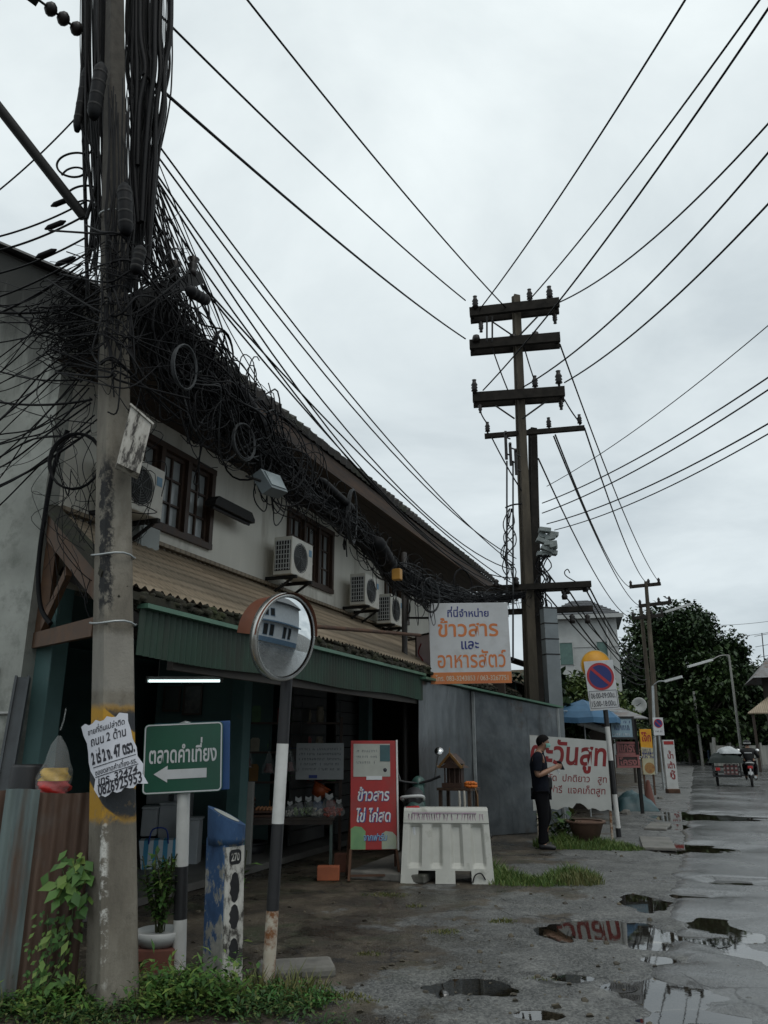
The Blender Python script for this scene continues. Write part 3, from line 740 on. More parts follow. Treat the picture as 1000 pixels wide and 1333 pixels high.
coil(241, 478, 0, .13, .19, 9, 'grey looped coil nearest the leaning pole, among the hanging black cables', 60, .006, M_cab2, d=bpt(241, 478, .3))
coil(290, 462, 0, .13, .24, 8, 'tall coil at the top edge of the bundle, against the sky', 55, .006, d=bpt(290, 462, .1))
coil(318, 588, 0, .15, .17, 8, 'coil hung low in the bundle over the white wall, left of the floodlight', 60, .006, M_cab2, d=bpt(318, 575, .25))
coil(348, 590, 0, .12, .30, 8, 'long narrow coil just above the grey floodlight', 60, .006, d=bpt(346, 578, .12))
coil(459, 672, 0, .14, .34, 10, 'pale grey oval coil standing out beside the right end of the second window', 70, .006, M_cab2, d=bpt(459, 672, .15))
coil(600, 765, 0, .30, .30, 9, 'coil in the tangle just above the orange lettered rice board', 50, .008, d=bpt(603, 762, .1))
coil(560, 775, 0, .24, .26, 8, 'coil in the tangle right of the steel sign post', 50, .007, M_cab2, d=bpt(560, 775, .2))
def closure(c, ax, L, r_, label, m=None):
    t = thing('splice_closure', label, 'cable closure', c, 0, 'black cable splice closures'); ax = Vector(ax).normalized()
    M = ax.to_track_quat('Z', 'Y').to_matrix(); b = MB(); r_ *= .8
    b.lathe([(.0, -L/2), (r_*.5, -L/2), (r_*.8, -L*.44), (r_, -L*.38), (r_, L*.36), (r_*.85, L*.42), (r_*.4, L/2), (0, L/2)], 14, (0, 0, 0), M); b.build('body', m or M_cab, t)
    b = MB()
    for k in (-.3, -.1, .12, .3): b.lathe([(r_*1.01, k*L-.012), (r_*1.05, k*L-.008), (r_*1.05, k*L+.008), (r_*1.01, k*L+.012)], 14, (0, 0, 0), M)
    b.build('clamp_ring', M_steel, t)
closure(at(107, 128, 5.75), (.02, 0, 1), .75, .055, 'slim upright cable closure left of the pole near the top')
closure(at(127, 118, 5.40), (.02, 0, 1), .6, .075, 'fat upright cable closure against the pole near the top')
closure(at(163, 272, 5.34), (-.12, 0, 1), .5, .075, 'fat tilted cable closure on the right face of the pole')
closure(bpt(325, 530, .1), (D.x, D.y, -.42), .62, .09, 'ribbed closure lying on the bundle near the top of the roof edge')
closure(bpt(440, 645, .12), (D.x, D.y, -.1), 1.0, .06, 'long flat closure over the second window')
closure(bpt(500, 722, .15), (D.x, D.y, -.4), .7, .13, 'thick drum shaped closure beside the steel sign post')
closure(bpt(258, 385, .3), (D.x, D.y, .2), .3, .06, 'lumpy closure at the end of the short pole crossarm')
closure(bpt(632, 790, .0), (D.x, D.y, -.1), .6, .10, 'closure hanging between the rice board and the tall double pole')
closure(bpt(180, 338, .05), (.1, 0, 1), .25, .06, 'stubby closure on the right of the leaning pole above its crossarm')
# hanging cable over the side of the pole and black loop on the party wall
c = CB(.022).add(spl([at(88, 560, 6.3), at(70, 610, 6.4), at(57, 680, 6.5), at(50, 740, 6.55), at(53, 790, 6.55), at(66, 812, 6.5)], 6)).build('wall_conduit', M_cab)
tag(c, 'thick black conduit curving down the edge of the mouldy party wall', 'conduit')
c = CB(.045).add([at(-60, 65, 5.2), at(110, 283, 5.85)]).build('stay_pipe', M_steel); tag(c, 'thick dark steel stay running from the upper left corner to the leaning pole', 'stay pipe')
t = thing('insulator_string', 'string of three round disc insulators on a bracket in the upper left corner', 'insulator', at(75, 18, 5.4))
i0_ = at(48, -2, 5.4)-at(75, 18, 5.4); i1_ = at(106, 42, 5.7)-at(75, 18, 5.4); dr = (i1_-i0_).normalized(); Mq = dr.to_track_quat('Z', 'Y').to_matrix()
b = MB(); b.beam(i0_-dr*.25, i0_+dr*.02, .09, .09); b.build('bracket', M_steel, t)
for k in (.30, .58, .88):
    b = MB(); b.lathe([(0, -.055), (.03, -.05), (.062, -.02), (.068, .01), (.05, .04), (.025, .055), (0, .06)], 16, i0_.lerp(i1_, k), Mq); b.build('insulator_disc', M_porc, t)
b = MB(); b.tube([i0_, i1_], .012, 6); b.build('rod', M_steel, t)
# ============================================================ NEAR STREET FURNITURE
M_white = mat('worn_white_paint', (.62, .62, .60), (.48, .48, .46), 6, .55, dirt=(.16, .14, .11), damt=(.66, .78))
M_blackp = mat('black_paint', (.018, .018, .020), (.010, .010, .011), 6, .5, dirt=(.07, .06, .05), damt=(.68, .8))
M_rustw = mat('rusty_white', (.50, .47, .40), (.38, .33, .26), 7, .7, dirt=(.17, .065, .02), dscale=7, damt=(.46, .58))
M_signw = mat('sign_white', (.55, .56, .57), (.47, .48, .49), 3, .45, bump=.03, dirt=(.34, .33, .30), dscale=2.2, damt=(.52, .85))
M_signg = mat('sign_green', (.012, .085, .05), (.010, .065, .04), 3, .4, bump=.03)
M_red = mat('sign_red', (.34, .014, .012), (.24, .011, .010), 3, .5, bump=.05, dirt=(.20, .045, .035), dscale=2.5, damt=(.5, .8))
M_maroon = mat('letter_maroon', (.22, .010, .012), (.15, .008, .010), 5, .5, bump=0)
M_navy = mat('letter_blue', (.025, .035, .19), (.02, .028, .14), 5, .5, bump=0)
M_orange = mat('letter_orange', (.62, .20, .055), (.52, .15, .045), 5, .5, bump=0)
M_yellow = mat('sign_yellow', (.66, .32, .012), (.54, .24, .01), 4, .5, bump=.03)
M_ink = mat('ink_black', (.02, .02, .03), None, 8, .6, bump=0)
M_blue = mat('sign_blue', (.02, .05, .26), (.016, .04, .2), 4, .4, bump=.03)
M_rust = mat('rusty_iron', (.11, .052, .028), (.06, .030, .018), 6, .85, dirt=(.03, .018, .012), bump=.5)
M_clay = mat('terracotta', (.33, .095, .040), (.23, .065, .028), 6, .75)
M_plw = mat('white_plastic', (.50, .51, .50), (.40, .41, .40), 5, .5)
def bands(prefix, spec, r, parent):          # painted lengths of one post: (z0, z1, material, name)
    for (z0, z1, m, nm) in spec:
        b = MB(); b.lathe([(r, z0), (r, z1)], 20); b.build(nm, m, parent)
def rrect(w_, h_, r_, n=6):
    out = []
    for (cx, cz, a0) in ((w_/2-r_, h_/2-r_, 0), (-w_/2+r_, h_/2-r_, PI/2), (-w_/2+r_, -h_/2+r_, PI), (w_/2-r_, -h_/2+r_, 3*PI/2)):
        for k in range(n+1):
            a = a0+PI/2*k/n; out.append((cx+r_*math.cos(a), cz+r_*math.sin(a)))
    return out
def frame_ring(b, w_, h_, r_, t_, y):
    o = rrect(w_, h_, r_); i = rrect(w_-2*t_, h_-2*t_, max(.002, r_-t_)); n = len(o)
    b.add([(x_, y, z_) for x_, z_ in o]+[(x_, y, z_) for x_, z_ in i], [(k, (k+1) % n, n+(k+1) % n, n+k) for k in range(n)])
# ------------------------------------------------------------ green direction sign
gs = thing('direction_sign', 'green market direction sign with white Thai letters and left arrow on a striped post', 'road sign', (-1.51, 6.39, 0), 0, rot=(0, math.radians(-2.6), math.radians(4)))
bands('post', [(-.2, .335, M_white, 'post'), (.335, .70, M_blackp, 'post_band'), (.70, 1.72, M_white, 'post')], .05, gs)
b = MB(); b.lathe([(.05, 1.72), (.05, 1.755), (.0, 1.77)], 16); b.build('post_cap', M_galv, gs)
pn = MB(); pn.prism([(x_, z_+1.49) for x_, z_ in rrect(.61, .525, .035)], -.075, -.058); pn = pn.build('sign_panel', M_signg, gs)
b = MB(); frame_ring(b, .60, .515, .032, .010, 0); o = b.build('border', M_signw, pn, loc=(0, -.0775, 1.49))
b = MB(); b.box((.055, -.02, 1.495), (.60, .015, .52), None, .004); b.build('blue_backing', mat('panel_blue', (.02, .075, .22), (.014, .055, .16), 3, .5), gs, 'blue panel fixed behind the green one')
lettering(pn, 'ตลาดคำเที่ยง', M_signw, .0, 1.545, .52, .185, -.078, .018, rot=.0)
b = MB(); b.prism([(-.22, 1.375), (-.115, 1.435), (-.115, 1.405), (.185, 1.405), (.185, 1.335), (-.115, 1.335), (-.115, 1.31)], -.0785, -.077); b.build('arrow', M_signw, pn)
b = MB(); b.box((0, -.0565, 1.66), (.5, .02, .04)); b.box((0, -.0565, 1.33), (.5, .02, .04)); b.build('mounting_rail', M_galv, gs)
# ------------------------------------------------------------ traffic mirror
mp = thing('traffic_mirror', 'round convex traffic mirror with orange hood on a black and white post', 'traffic mirror', (-.79, 5.93, 0), 0, rot=(0, math.radians(1.5), 0))
zz_ = [at(0, y, 5.93).z for y in (1185, 1072, 968)]
bands('post', [(-.2, zz_[0], M_rustw, 'rusty_post_foot'), (zz_[0], zz_[1], M_blackp, 'post_band'), (zz_[1], zz_[2], M_white, 'post_white_band'), (zz_[2], 2.55, M_blackp, 'post_band')], .044, mp)
mc = at(361, 829, 5.62)-Vector((-.79, 5.93, 0)); nrm = Vector((math.sin(math.radians(55)), -math.cos(math.radians(55)), -.13)).normalized()
Mm = nrm.to_track_quat('Z', 'Y').to_matrix(); RM = .296
b = MB(); RS = 1.1; dz = math.sqrt(RS**2-RM**2)
b.lathe([(RM*k/22, math.sqrt(RS**2-(RM*k/22)**2)-dz) for k in range(22, -1, -1)], 56, mc, Mm)
T = NT('mirror_steel'); T.set((.78, .80, .80), .015, 1.0); T.bump(T.noise(1.5, 2), .01, .01); b.build('mirror_face', T.m, mp)
b = MB(); b.lathe([(RM+.002, -.05), (RM+.022, -.045), (RM+.024, .0), (RM+.012, .016), (RM-.006, .012)], 56, mc, Mm); b.build('rim', mat('rim_chrome', (.60, .60, .58), (.40, .39, .36), 6, .22, .85), mp)
b = MB(); b.lathe([(RM+.018, -.045), (RM*.8, -.10), (.0, -.13)], 40, mc, Mm); b.build('back_shell', M_clay, mp)
b = MB(); vs = []; n = 30                     # hood wraps the upper part
for j in (0, 1):
    for i in range(n+1):
        a = math.radians(8)+math.radians(176)*i/n
        base = Mm.to_4x4()
        ux = Vector((0, 0, 1)).cross(nrm).normalized(); uz = nrm.cross(ux)
        p = mc+ux*(math.cos(a)*(RM+.028-(.05 if j == 0 else 0)))+uz*(math.sin(a)*(RM+.028-(.05 if j == 0 else 0)))+nrm*((-.22) if j == 0 else (.02+.015*max(0, math.sin(a))))
        vs.append(p)
b.add(vs, [(i, i+1, n+2+i, n+1+i) for i in range(n)], True)
b.build('hood', mat('hood_orange', (.17, .055, .025), (.11, .035, .018), 5, .5), mp)
b = MB(); b.beam(mc-nrm*.11, (0.03, .0, mc.z-.0), .05, .05); b.box((0, 0, mc.z), (.12, .12, .10)); b.build('bracket', M_steel, mp)
# ------------------------------------------------------------ blue concrete post
bpz = thing('marker_post', 'chipped blue concrete post with slanted oval top and white numbered side', 'marker post', (-1.14, 6.12, 0), 0, rot=(0, math.radians(-3.0), math.radians(-40)))
T = NT('chipped_blue'); g = T.noise(6, 6, .72, stretch=(1, 1, .5)); z_ = T.sep()[2]
c = T.ramp(g, [(.30, (.012, .034, .085)), (.55, (.028, .075, .17))]); low = T.math('ADD', g, T.math('MULTIPLY', T.math('SUBTRACT', .95, z_), .22))
T.set(T.mix(T.ramp(low, [(.57, 0.), (.61, 1.)]), c, T.ramp(T.noise(15), [(.3, (.13, .13, .115)), (.7, (.26, .25, .225))])), .75); T.bump(g, .5, .01); M_chip = T.m
b = MB(); b.box((0, 0, .44), (.215, .19, 1.0), None, .014); b.build('column', M_chip, bpz)
T = NT('dirty_white_panel'); g = T.noise(9, 6, .7, stretch=(1, 1, .6))
T.set(T.ramp(g, [(.40, (.05, .046, .04)), (.50, (.42, .41, .375)), (.75, (.58, .57, .53))]), .8); M_dwp = T.m
wpn = MB(); wpn.box((.112, 0, .40), (.014, .17, .94)); wpn = wpn.build('side_panel', M_dwp, bpz)
b = MB()
for (zc, hh) in ((.60, .10), (.41, .08), (.20, .075)):
    vs = [(.1205, .042*math.cos(k*PI/10)*(1+.15*math.sin(k*3.)), zc+hh*math.sin(k*PI/10)) for k in range(20)]; b.add(vs, [tuple(range(20))])
vs = [(.1205, x_, .80+z_) for x_, z_ in rrect(.11, .10, .03)]; b.add(vs, [tuple(range(len(vs)))])
b.build('painted_mark', M_blackp, wpn)
lettering(wpn, '270', M_dwp, 0, 0, .075, .055, 0, .02).matrix_local = Matrix.Translation((.1222, 0, .80)) @ Matrix.Rotation(PI/2, 4, 'Z')
b = MB(); n = 32; rg_ = []; sl_x, sl_y = math.cos(math.radians(40)), math.sin(math.radians(40))
for (f_, k0) in ((0, 1.0), (.0, 1.12), (.25, 1.2), (1, 1.22)):
    for k in range(n):
        a = 2*PI*k/n; ca = abs(math.cos(a))**.8*(1 if math.cos(a) > 0 else -1); sa = abs(math.sin(a))**.8*(1 if math.sin(a) > 0 else -1)
        x_ = .112*k0*ca+.012; y_ = .104*k0*sa; zb = .885; zt = 1.085-.52*(x_*sl_x+y_*sl_y); rg_.append((x_, y_, zb+(zt-zb)*f_))
b.add(rg_, [(j*n+k, j*n+(k+1) % n, (j+1)*n+(k+1) % n, (j+1)*n+k) for j in range(3) for k in range(n)], True)
b.add(rg_[:n], [tuple(range(n-1, -1, -1))]); b.add(rg_[3*n:], [tuple(range(n))]); b.build('head', M_chip, bpz)
b = MB(); vs = []
for k in range(n):
    a = 2*PI*k/n; x_ = .098*math.cos(a)+.012; y_ = .090*math.sin(a); vs.append((x_, y_, 1.089-.52*(x_*sl_x+y_*sl_y)))
b.add(vs, [tuple(range(n))]); b.build('oval_face', mat('pale_oval', (.40, .41, .38), (.30, .31, .28), 8, .8), bpz)
# ------------------------------------------------------------ paper notice on the pole
zc = at(147, 982, 5.38); pn_ = thing('paper_notice', 'handwritten white land sale notice stuck askew on the leaning pole', 'notice', Vector((zc.x, 5.40, zc.z)), 0, rot=(0, math.radians(-12), math.radians(3)))
W2, H2 = .315, .475
def fold(x_): return .20*abs(x_+.01)+.6*max(0, abs(x_)-.13)**1.2-.05
M_paper = mat('paper_white', (.62, .63, .68), (.54, .55, .60), 5, .8, bump=.05)
b = MB(); nx, nz = 12, 8
vs = [((i/nx-.5)*W2+(.02 if j == 0 else 0)*0+.015*ser(random.Random(i*7+j)) * (1 if i in (0, nx) else 0)+(-.02 if j == nz else .012)*0, 0, (j/nz-.5)*H2+(.012*math.sin(i*2.) if j in (0, nz) else 0)) for j in range(nz+1) for i in range(nx+1)]
vs = [(x_-.06*(z_/H2), fold(x_-.06*(z_/H2)), z_+.1*x_) for (x_, y_, z_) in vs]
b.add(vs, [(j*(nx+1)+i, j*(nx+1)+i+1, (j+1)*(nx+1)+i+1, (j+1)*(nx+1)+i) for j in range(nz) for i in range(nx)], True)
sheet = b.build('sheet', M_paper, pn_)
rows = [('ขายที่ดินเปล่าติด', .195, .25, .055, .0), ('ถนน 2 ด้าน', .125, .24, .07, .0), ('2 ไร่ 2 ง. 47 ตรว.', .02, .285, .10, .03), ('ซอยตลาดคำเที่ยง-รร.', -.075, .27, .05, .0), ('โทร. 32474', -.137, .26, .055, .01), ('0826925953', -.195, .285, .075, .012)]
for (s_, z_, w_, h_, of) in rows:
    o = lettering(sheet, s_, M_ink, 0, z_, w_, h_, 0, .012+of, .25)
    for v in o.data.vertices:
        x_ = v.co.x-.06*(v.co.z/H2); v.co = (x_, fold(x_)-.003, v.co.z+.1*x_)
b = MB()
for z_ in (-.045, -.108, -.163):
    b.tube([(x_/10*.14-.06*(z_/H2), fold(x_/10*.14-.06*(z_/H2))-.003, z_+.1*x_/10*.14) for x_ in range(-10, 11, 2)], .0022, 4)
b.build('ruled_line', M_ink, sheet)
# ------------------------------------------------------------ rusty tin fence
fx = thing('tin_fence', 'rusty brown corrugated tin fence with one teal stained sheet at the lower left', 'fence', (-2.02, 5.72, 0), math.radians(12))
def tin(x0, x1, z0, z1, y, per=.076, amp=.010):
    b = MB(); n = int((x1-x0)/per*8); vs = []
    for j in range(5):
        for i in range(n+1):
            x_ = x0+(x1-x0)*i/n; z_ = z0+(z1-z0)*j/4
            vs.append((x_, y+amp*math.sin(2*PI*x_/per)+.012*mnoise.noise(Vector((x_*2, z_*2, y*9))), z_+(.008*math.sin(x_*9) if j == 4 else 0)))
    k = n+1; b.add(vs, [(j*k+i, j*k+i+1, (j+1)*k+i+1, (j+1)*k+i) for j in range(4) for i in range(n)], True); return b
T = NT('rust_tin'); g = T.noise(4, 6, .7, stretch=(2, 1, .25)); z_ = T.sep()[2]
c = T.ramp(g, [(.25, (.035, .021, .014)), (.5, (.080, .046, .031)), (.75, (.125, .085, .062))]); T.set(T.mix(T.ramp(T.noise(2, 5, .6), [(.55, 0.), (.7, .6)]), c, (.10, .095, .085)), .8); T.bump(T.noise(60, 3), .3, .004)
tin(-.40, -.0, -.1, 1.27, 0).build('rust_sheet', T.m, fx); tin(-1.7, -.53, -.1, 1.28, .02).build('rust_sheet', T.m, fx)
tin(-.58, -.36, -.1, 1.29, -.03, .076).build('teal_sheet', mat('teal_tin', (.13, .17, .165), (.08, .10, .10), 5, .7, stretch=(2, 1, .3), dirt=(.09, .05, .03), dscale=3), fx, 'teal grey sheet between the rusty sheets')
b = MB(); b.box((-.85, .07, 1.15), (1.7, .04, .06)); b.box((-.85, .07, .35), (1.7, .04, .06)); b.box((-.05, .09, .55), (.07, .06, 1.3)); b.box((-1.0, .09, .55), (.07, .06, 1.3)); b.build('rail', M_wood, fx)
# steel beam leaning on the party wall
p0 = at(4, 1030, 6.7); p1_ = at(30, 882, 6.95)
lb = MB(); p0.z -= .0; dirn = (p1_-p0); p0g = p0-dirn*((p0.z-.02)/dirn.z)
lb.beam((0, 0, 0), p1_-p0g, .13, .02); lb.beam(Vector((.055, 0, 0)), p1_-p0g+Vector((.055, 0, 0)), .02, .11); lb.beam(Vector((-.055, 0, 0)), p1_-p0g+Vector((-.055, 0, 0)), .02, .11)
tag(lb.build('steel_channel', mat('grey_steel', (.085, .095, .10), (.05, .055, .06), 6, .6, .3), loc=p0g), 'dark grey steel channel leaning against the mouldy party wall', 'steel beam')
# bag of drinks hanging by the fence
hb = thing('drinks_bag', 'clear plastic bag of yellow and red drinks hanging over the tin fence', 'plastic bag', at(73, 998, 6.0))
T = NT('bag_film'); T.set((.55, .57, .56), .18); T.b.inputs['Alpha'].default_value = .16; M_film = T.m
def sack(rr, z0, z1, seed, n=16, m=7):
    q = random.Random(seed); b = MB(); vs = []
    for j in range(m+1):
        t = j/m; z_ = z0+(z1-z0)*t
        for k in range(n):
            a = 2*PI*k/n; r_ = rr(t)*(1+.12*math.sin(a*3+j+seed)+.06*ser(q)); vs.append((r_*math.cos(a), r_*.75*math.sin(a), z_))
    b.add(vs, [(j*n+k, j*n+(k+1) % n, (j+1)*n+(k+1) % n, (j+1)*n+k) for j in range(m) for k in range(n)], True)
    b.add(vs[:n], [tuple(range(n-1, -1, -1))]); return b
sack(lambda t: .115*(1-t)**.6*(.75+.5*min(1, t*5)*(1-.4*t))+.012, -.2, .22, 3).build('bag', M_film, hb)
sack(lambda t: .105+.012*math.sin(t*3), -.185, -.10, 4).build('red_drink', mat('drink_red', (.55, .03, .025), None, 8, .35), hb)
sack(lambda t: .108-.02*t, -.098, -.01, 5).build('yellow_drink', mat('drink_yellow', (.66, .40, .03), None, 8, .35), hb)
b = MB(); b.tube([(0, 0, .26), (.01, .02, .33), (.0, .06, .42)], .006, 6); b.build('knot', M_film, hb)
# dark drum behind the fence
tag(MB().lathe([(.0, 0), (.13, 0), (.14, .05), (.135, .5), (.14, .95), (.13, 1.42), (.125, 1.44), (0, 1.42)], 18).build('drum', M_blackp, loc=(at(35, 1000, 6.15).x, 6.2, 0)), 'black plastic drum standing behind the tin fence', 'drum')
# ------------------------------------------------------------ pots and plants beside the pole
M_leafA = leafmat('leaf_bright', (.06, .135, .026), (.025, .066, .015), (.13, .18, .04))
M_leafB = leafmat('leaf_deep', (.035, .085, .022), (.018, .048, .014), (.10, .105, .03))
M_stem = mat('green_stem', (.05, .06, .02), (.03, .035, .012), 10, .7)
def shrub(nm, label, cat, loc, h, spread, nst, L, m, seed, lean=(0, 0), nl=9, group=None):
    q = random.Random(seed); t = thing(nm, label, cat, loc, 0, group); b = MB(); st = MB()
    for i in range(nst):
        a = q.uniform(0, 2*PI); tip = Vector((math.cos(a)*spread*q.uniform(.2, 1)+lean[0], math.sin(a)*spread*q.uniform(.2, 1)+lean[1], h*q.uniform(.6, 1)))
        base = Vector((ser(q)*.03, ser(q)*.03, 0)); mid = base.lerp(tip, .5)+Vector((ser(q)*.05, ser(q)*.05, .06))
        pts = spl([base, mid, tip], 5); st.tube(pts, .005, 5)
        for k in range(nl):
            f_ = .25+.75*k/nl; p = pts[min(len(pts)-1, int(f_*(len(pts)-1)))]
            d_ = Vector((ser(q), ser(q), q.uniform(-.3, .5)))
            b.leaf(p+d_*.02, d_, Vector((0, 0, 1)), L*q.uniform(.6, 1.2), L*.5*q.uniform(.7, 1.1), .12)
    b.build('leaves', m, t); st.build('stem', M_stem, t); return t
g0 = gnd(205, 1262); pt = thing('flower_pot', 'white bowl planter standing on a red brick plinth right of the leaning pole', 'flower pot', (g0.x-.02, g0.y+.05, 0))
b = MB(); b.box((0, 0, .07), (.30, .30, .16), None, .01); b.build('brick_plinth', mat('brick_red', (.16, .06, .04), (.10, .04, .03), 9, .85), pt)
b = MB(); b.lathe([(.0, .152), (.13, .152), (.175, .20), (.185, .25), (.17, .255), (.15, .235), (0, .235)], 24); b.build('bowl', M_plw, pt)
shrub('potted_shrub', 'leafy green shrub growing in the white bowl planter', 'plant', (g0.x-.02, g0.y+.05, .235), .58, .19, 26, .085, M_leafA, 3, nl=12)
g0 = gnd(318, 1125); shrub('sapling', 'bright green broad leaved sapling beside the blue marker post', 'plant', (gnd(300, 1250).x+.06, 6.5, 0), .95, .10, 5, .12, M_leafA, 9, nl=6)
# creeper climbing the fence end
cr = thing('creeper', 'green creeper climbing the right end of the tin fence by the pole', 'plant', (-2.0, 5.6, 0)); q = random.Random(15); b = MB(); st = MB()
for (px0, py0, px1, py1, n_, L, up_) in ((70, 1290, 98, 1110, 60, .085, 1), (50, 1295, 62, 1190, 70, .045, 0), (95, 1160, 108, 1125, 26, .13, 1), (60, 1285, 85, 1200, 70, .05, 0), (110, 1180, 80, 1120, 18, .12, 1)):
    a = at(px0, py0, 5.5)-Vector((-2.0, 5.6, 0)); c = at(px1, py1, 5.55)-Vector((-2.0, 5.6, 0)); pts = spl([a, a.lerp(c, .5)+Vector((.05*ser(q), 0, 0)), c], 6); st.tube(pts, .005, 5)
    for k in range(n_):
        p = a.lerp(c, q.random())+Vector((ser(q)*.09, ser(q)*.07, ser(q)*.05)); d_ = Vector((ser(q), -.5+ser(q)*.6, -.6+ser(q)*.5)); b.leaf(p, d_, Vector((0, -1, .5)), L*q.uniform(.6, 1.2), L*.5, .1)
b.build('leaves', M_leafA, cr); st.build('stem', M_stem, cr)
# weeds along the bottom
def weeds(nm, label, areas, seed, m):
    q = random.Random(seed); b = MB()
    for (cx, cy, rx, ry, n_, h_, L) in areas:
        for i in range(n_):
            a = q.uniform(0, 2*PI); r_ = math.sqrt(q.random()); x_ = cx+rx*r_*math.cos(a); y_ = cy+ry*r_*math.sin(a)
            hh = h_*q.uniform(.35, 1.1); 
            if mnoise.noise(Vector((x_*2.2, y_*2.2, seed))) < -.32+.25*q.random(): continue
            tip = Vector((x_+ser(q)*.09, y_+ser(q)*.09, hh)); base = Vector((x_, y_, -.01))
            for k in range(6):
                p = base.lerp(tip, .15+.85*k/6); d_ = Vector((ser(q), ser(q), q.uniform(-.2, .6))); b.leaf(p, d_, Vector((0, 0, 1)), L*q.choice((.5, .7, .9, 1.2, 1.9)), L*.55*q.uniform(.6, 1.3), .12)
    return tag(b.build(nm, m), label, 'weeds', kind='stuff')
wa = []
q = random.Random(2)
for px in range(-30, 330, 18):
    c = gnd(px+ser(q)*10, 1302+ser(q)*18); wa.append((c.x, c.y, .26, .25, 50, .10+.24*q.random()**2, .05))
weeds('weed_patch', 'low leafy weeds growing along the foot of the fence, poles and blue post', wa, 8, M_leafA)
wb = []
for px in range(-30, 420, 14):
    c = gnd(px+ser(q)*10, 1318+ser(q)*22 - (0 if px < 300 else -6)); wb.append((c.x, c.y, .22, .2, 40, .08+.05*q.random(), .032))
weeds('clover_mat', 'mat of small dark clover leaves along the bottom edge of the verge', wb, 9, M_leafB)
weeds('clover_tuft', 'dense round tuft of clover at the foot of the mirror post', [(gnd(375, 1306).x, gnd(375, 1306).y, .28, .15, 200, .10, .035)], 10, leafmat('leaf_clover', (.05, .15, .03), (.03, .09, .02), (.08, .19, .04)))
# grass: blades
def grass(nm, label, areas, seed, m):
    q = random.Random(seed); b = MB()
    for (cx, cy, rx, ry, n_, h_) in areas:
        for i in range(n_):
            a = q.uniform(0, 2*PI); r_ = q.random()**.6; x_ = cx+rx*r_*math.cos(a); y_ = cy+ry*r_*math.sin(a); h = h_*q.uniform(.3, 1.1)*(1.1-.6*r_)
            l = Vector((ser(q), ser(q), 0))*h*.6; w_ = .004+.003*q.random(); s_ = Vector((w_, w_*ser(q), 0))
            p = Vector((x_, y_, -.015)); m_ = p+l*.35+Vector((0, 0, h*.6)); e_ = p+l+Vector((0, 0, h))
            b.add([p-s_, p+s_, m_+s_*.7, m_-s_*.7, e_], [(0, 1, 2, 3), (3, 2, 4)])
    return tag(b.build(nm, m), label, 'grass', kind='stuff')
M_gr = leafmat('grass_green', (.075, .13, .028), (.045, .085, .02), (.14, .17, .05))
M_gr2 = leafmat('grass_dry', (.11, .12, .04), (.06, .08, .025), (.17, .15, .06))
ga = []
for (px, py, rx, ry, n_, h_) in ((660, 1148, .35, .3, 900, .2), (700, 1150, .4, .25, 600, .14), (745, 1145, .35, .3, 900, .22), (735, 1102, .5, .4, 1600, .26), (780, 1104, .55, .35, 1500, .2), (815, 1106, .3, .2, 500, .13), (640, 1140, .2, .3, 400, .25)):
    c = gnd(px, py); ga.append((c.x, c.y, rx, ry, n_, h_))
grass('grass_verge', 'green grass growing round the barrier end, the suit board and the sign pole', ga, 3, M_gr)
gb = []
for (px, py, rx, ry, n_, h_) in ((755, 1150, .3, .2, 450, .2), (480, 1243, .12, .08, 130, .05), (580, 1213, .18, .08, 160, .05), (655, 1200, .15, .08, 160, .06), (500, 1165, .3, .12, 200, .05), (700, 1275, .14, .06, 80, .04), (540, 1180, .12, .05, 90, .05), (435, 1300, .25, .1, 300, .07), (480, 1305, .14, .06, 90, .04)):
    c = gnd(px, py); gb.append((c.x, c.y, rx, ry, n_, h_))
gb += [(gnd(px, 1300+8*ser(R)).x, gnd(px, 1300).y+.1*ser(R), .2, .2, 70, .22) for px in range(-10, 420, 26)]
grass('dry_grass', 'sparse yellowing grass tufts on the forecourt and among the weeds', gb, 4, M_gr2)
q = random.Random(44); b = MB()
for i in range(340):
    px = q.uniform(250, 1000); py = q.uniform(1110, 1333); c = gnd(px, py)
    if q.random() < .55:
        s_ = q.uniform(.008, .03); b.lathe([(0, -s_*.3), (s_, -s_*.1), (s_*.8, s_*.35), (0, s_*.5)], 5, (c.x, c.y, hgt(c.x, c.y)+.004), Matrix.Rotation(ser(q), 3, 'X'), False)
    else: b.leaf(Vector((c.x, c.y, hgt(c.x, c.y)+.012)), Vector((ser(q), ser(q), .05)), Vector((0, 0, 1)), q.uniform(.02, .055), q.uniform(.01, .022), .1)
tag(b.build('litter', mat('litter_mix', (.105, .088, .058), (.04, .035, .028), 3, .85)), 'fallen leaves and small stones scattered over the wet forecourt', 'litter', kind='stuff')
sl_ = MB(); sl_.box((0, 0, .03), (.55, .3, .09), Matrix.Rotation(.2, 3, 'Z'), .03)
tag(sl_.build('stone_slab', conc, loc=(gnd(385, 1268).x, gnd(385, 1268).y, 0)), 'worn flat stone slab lying behind the mirror post foot', 'stone')
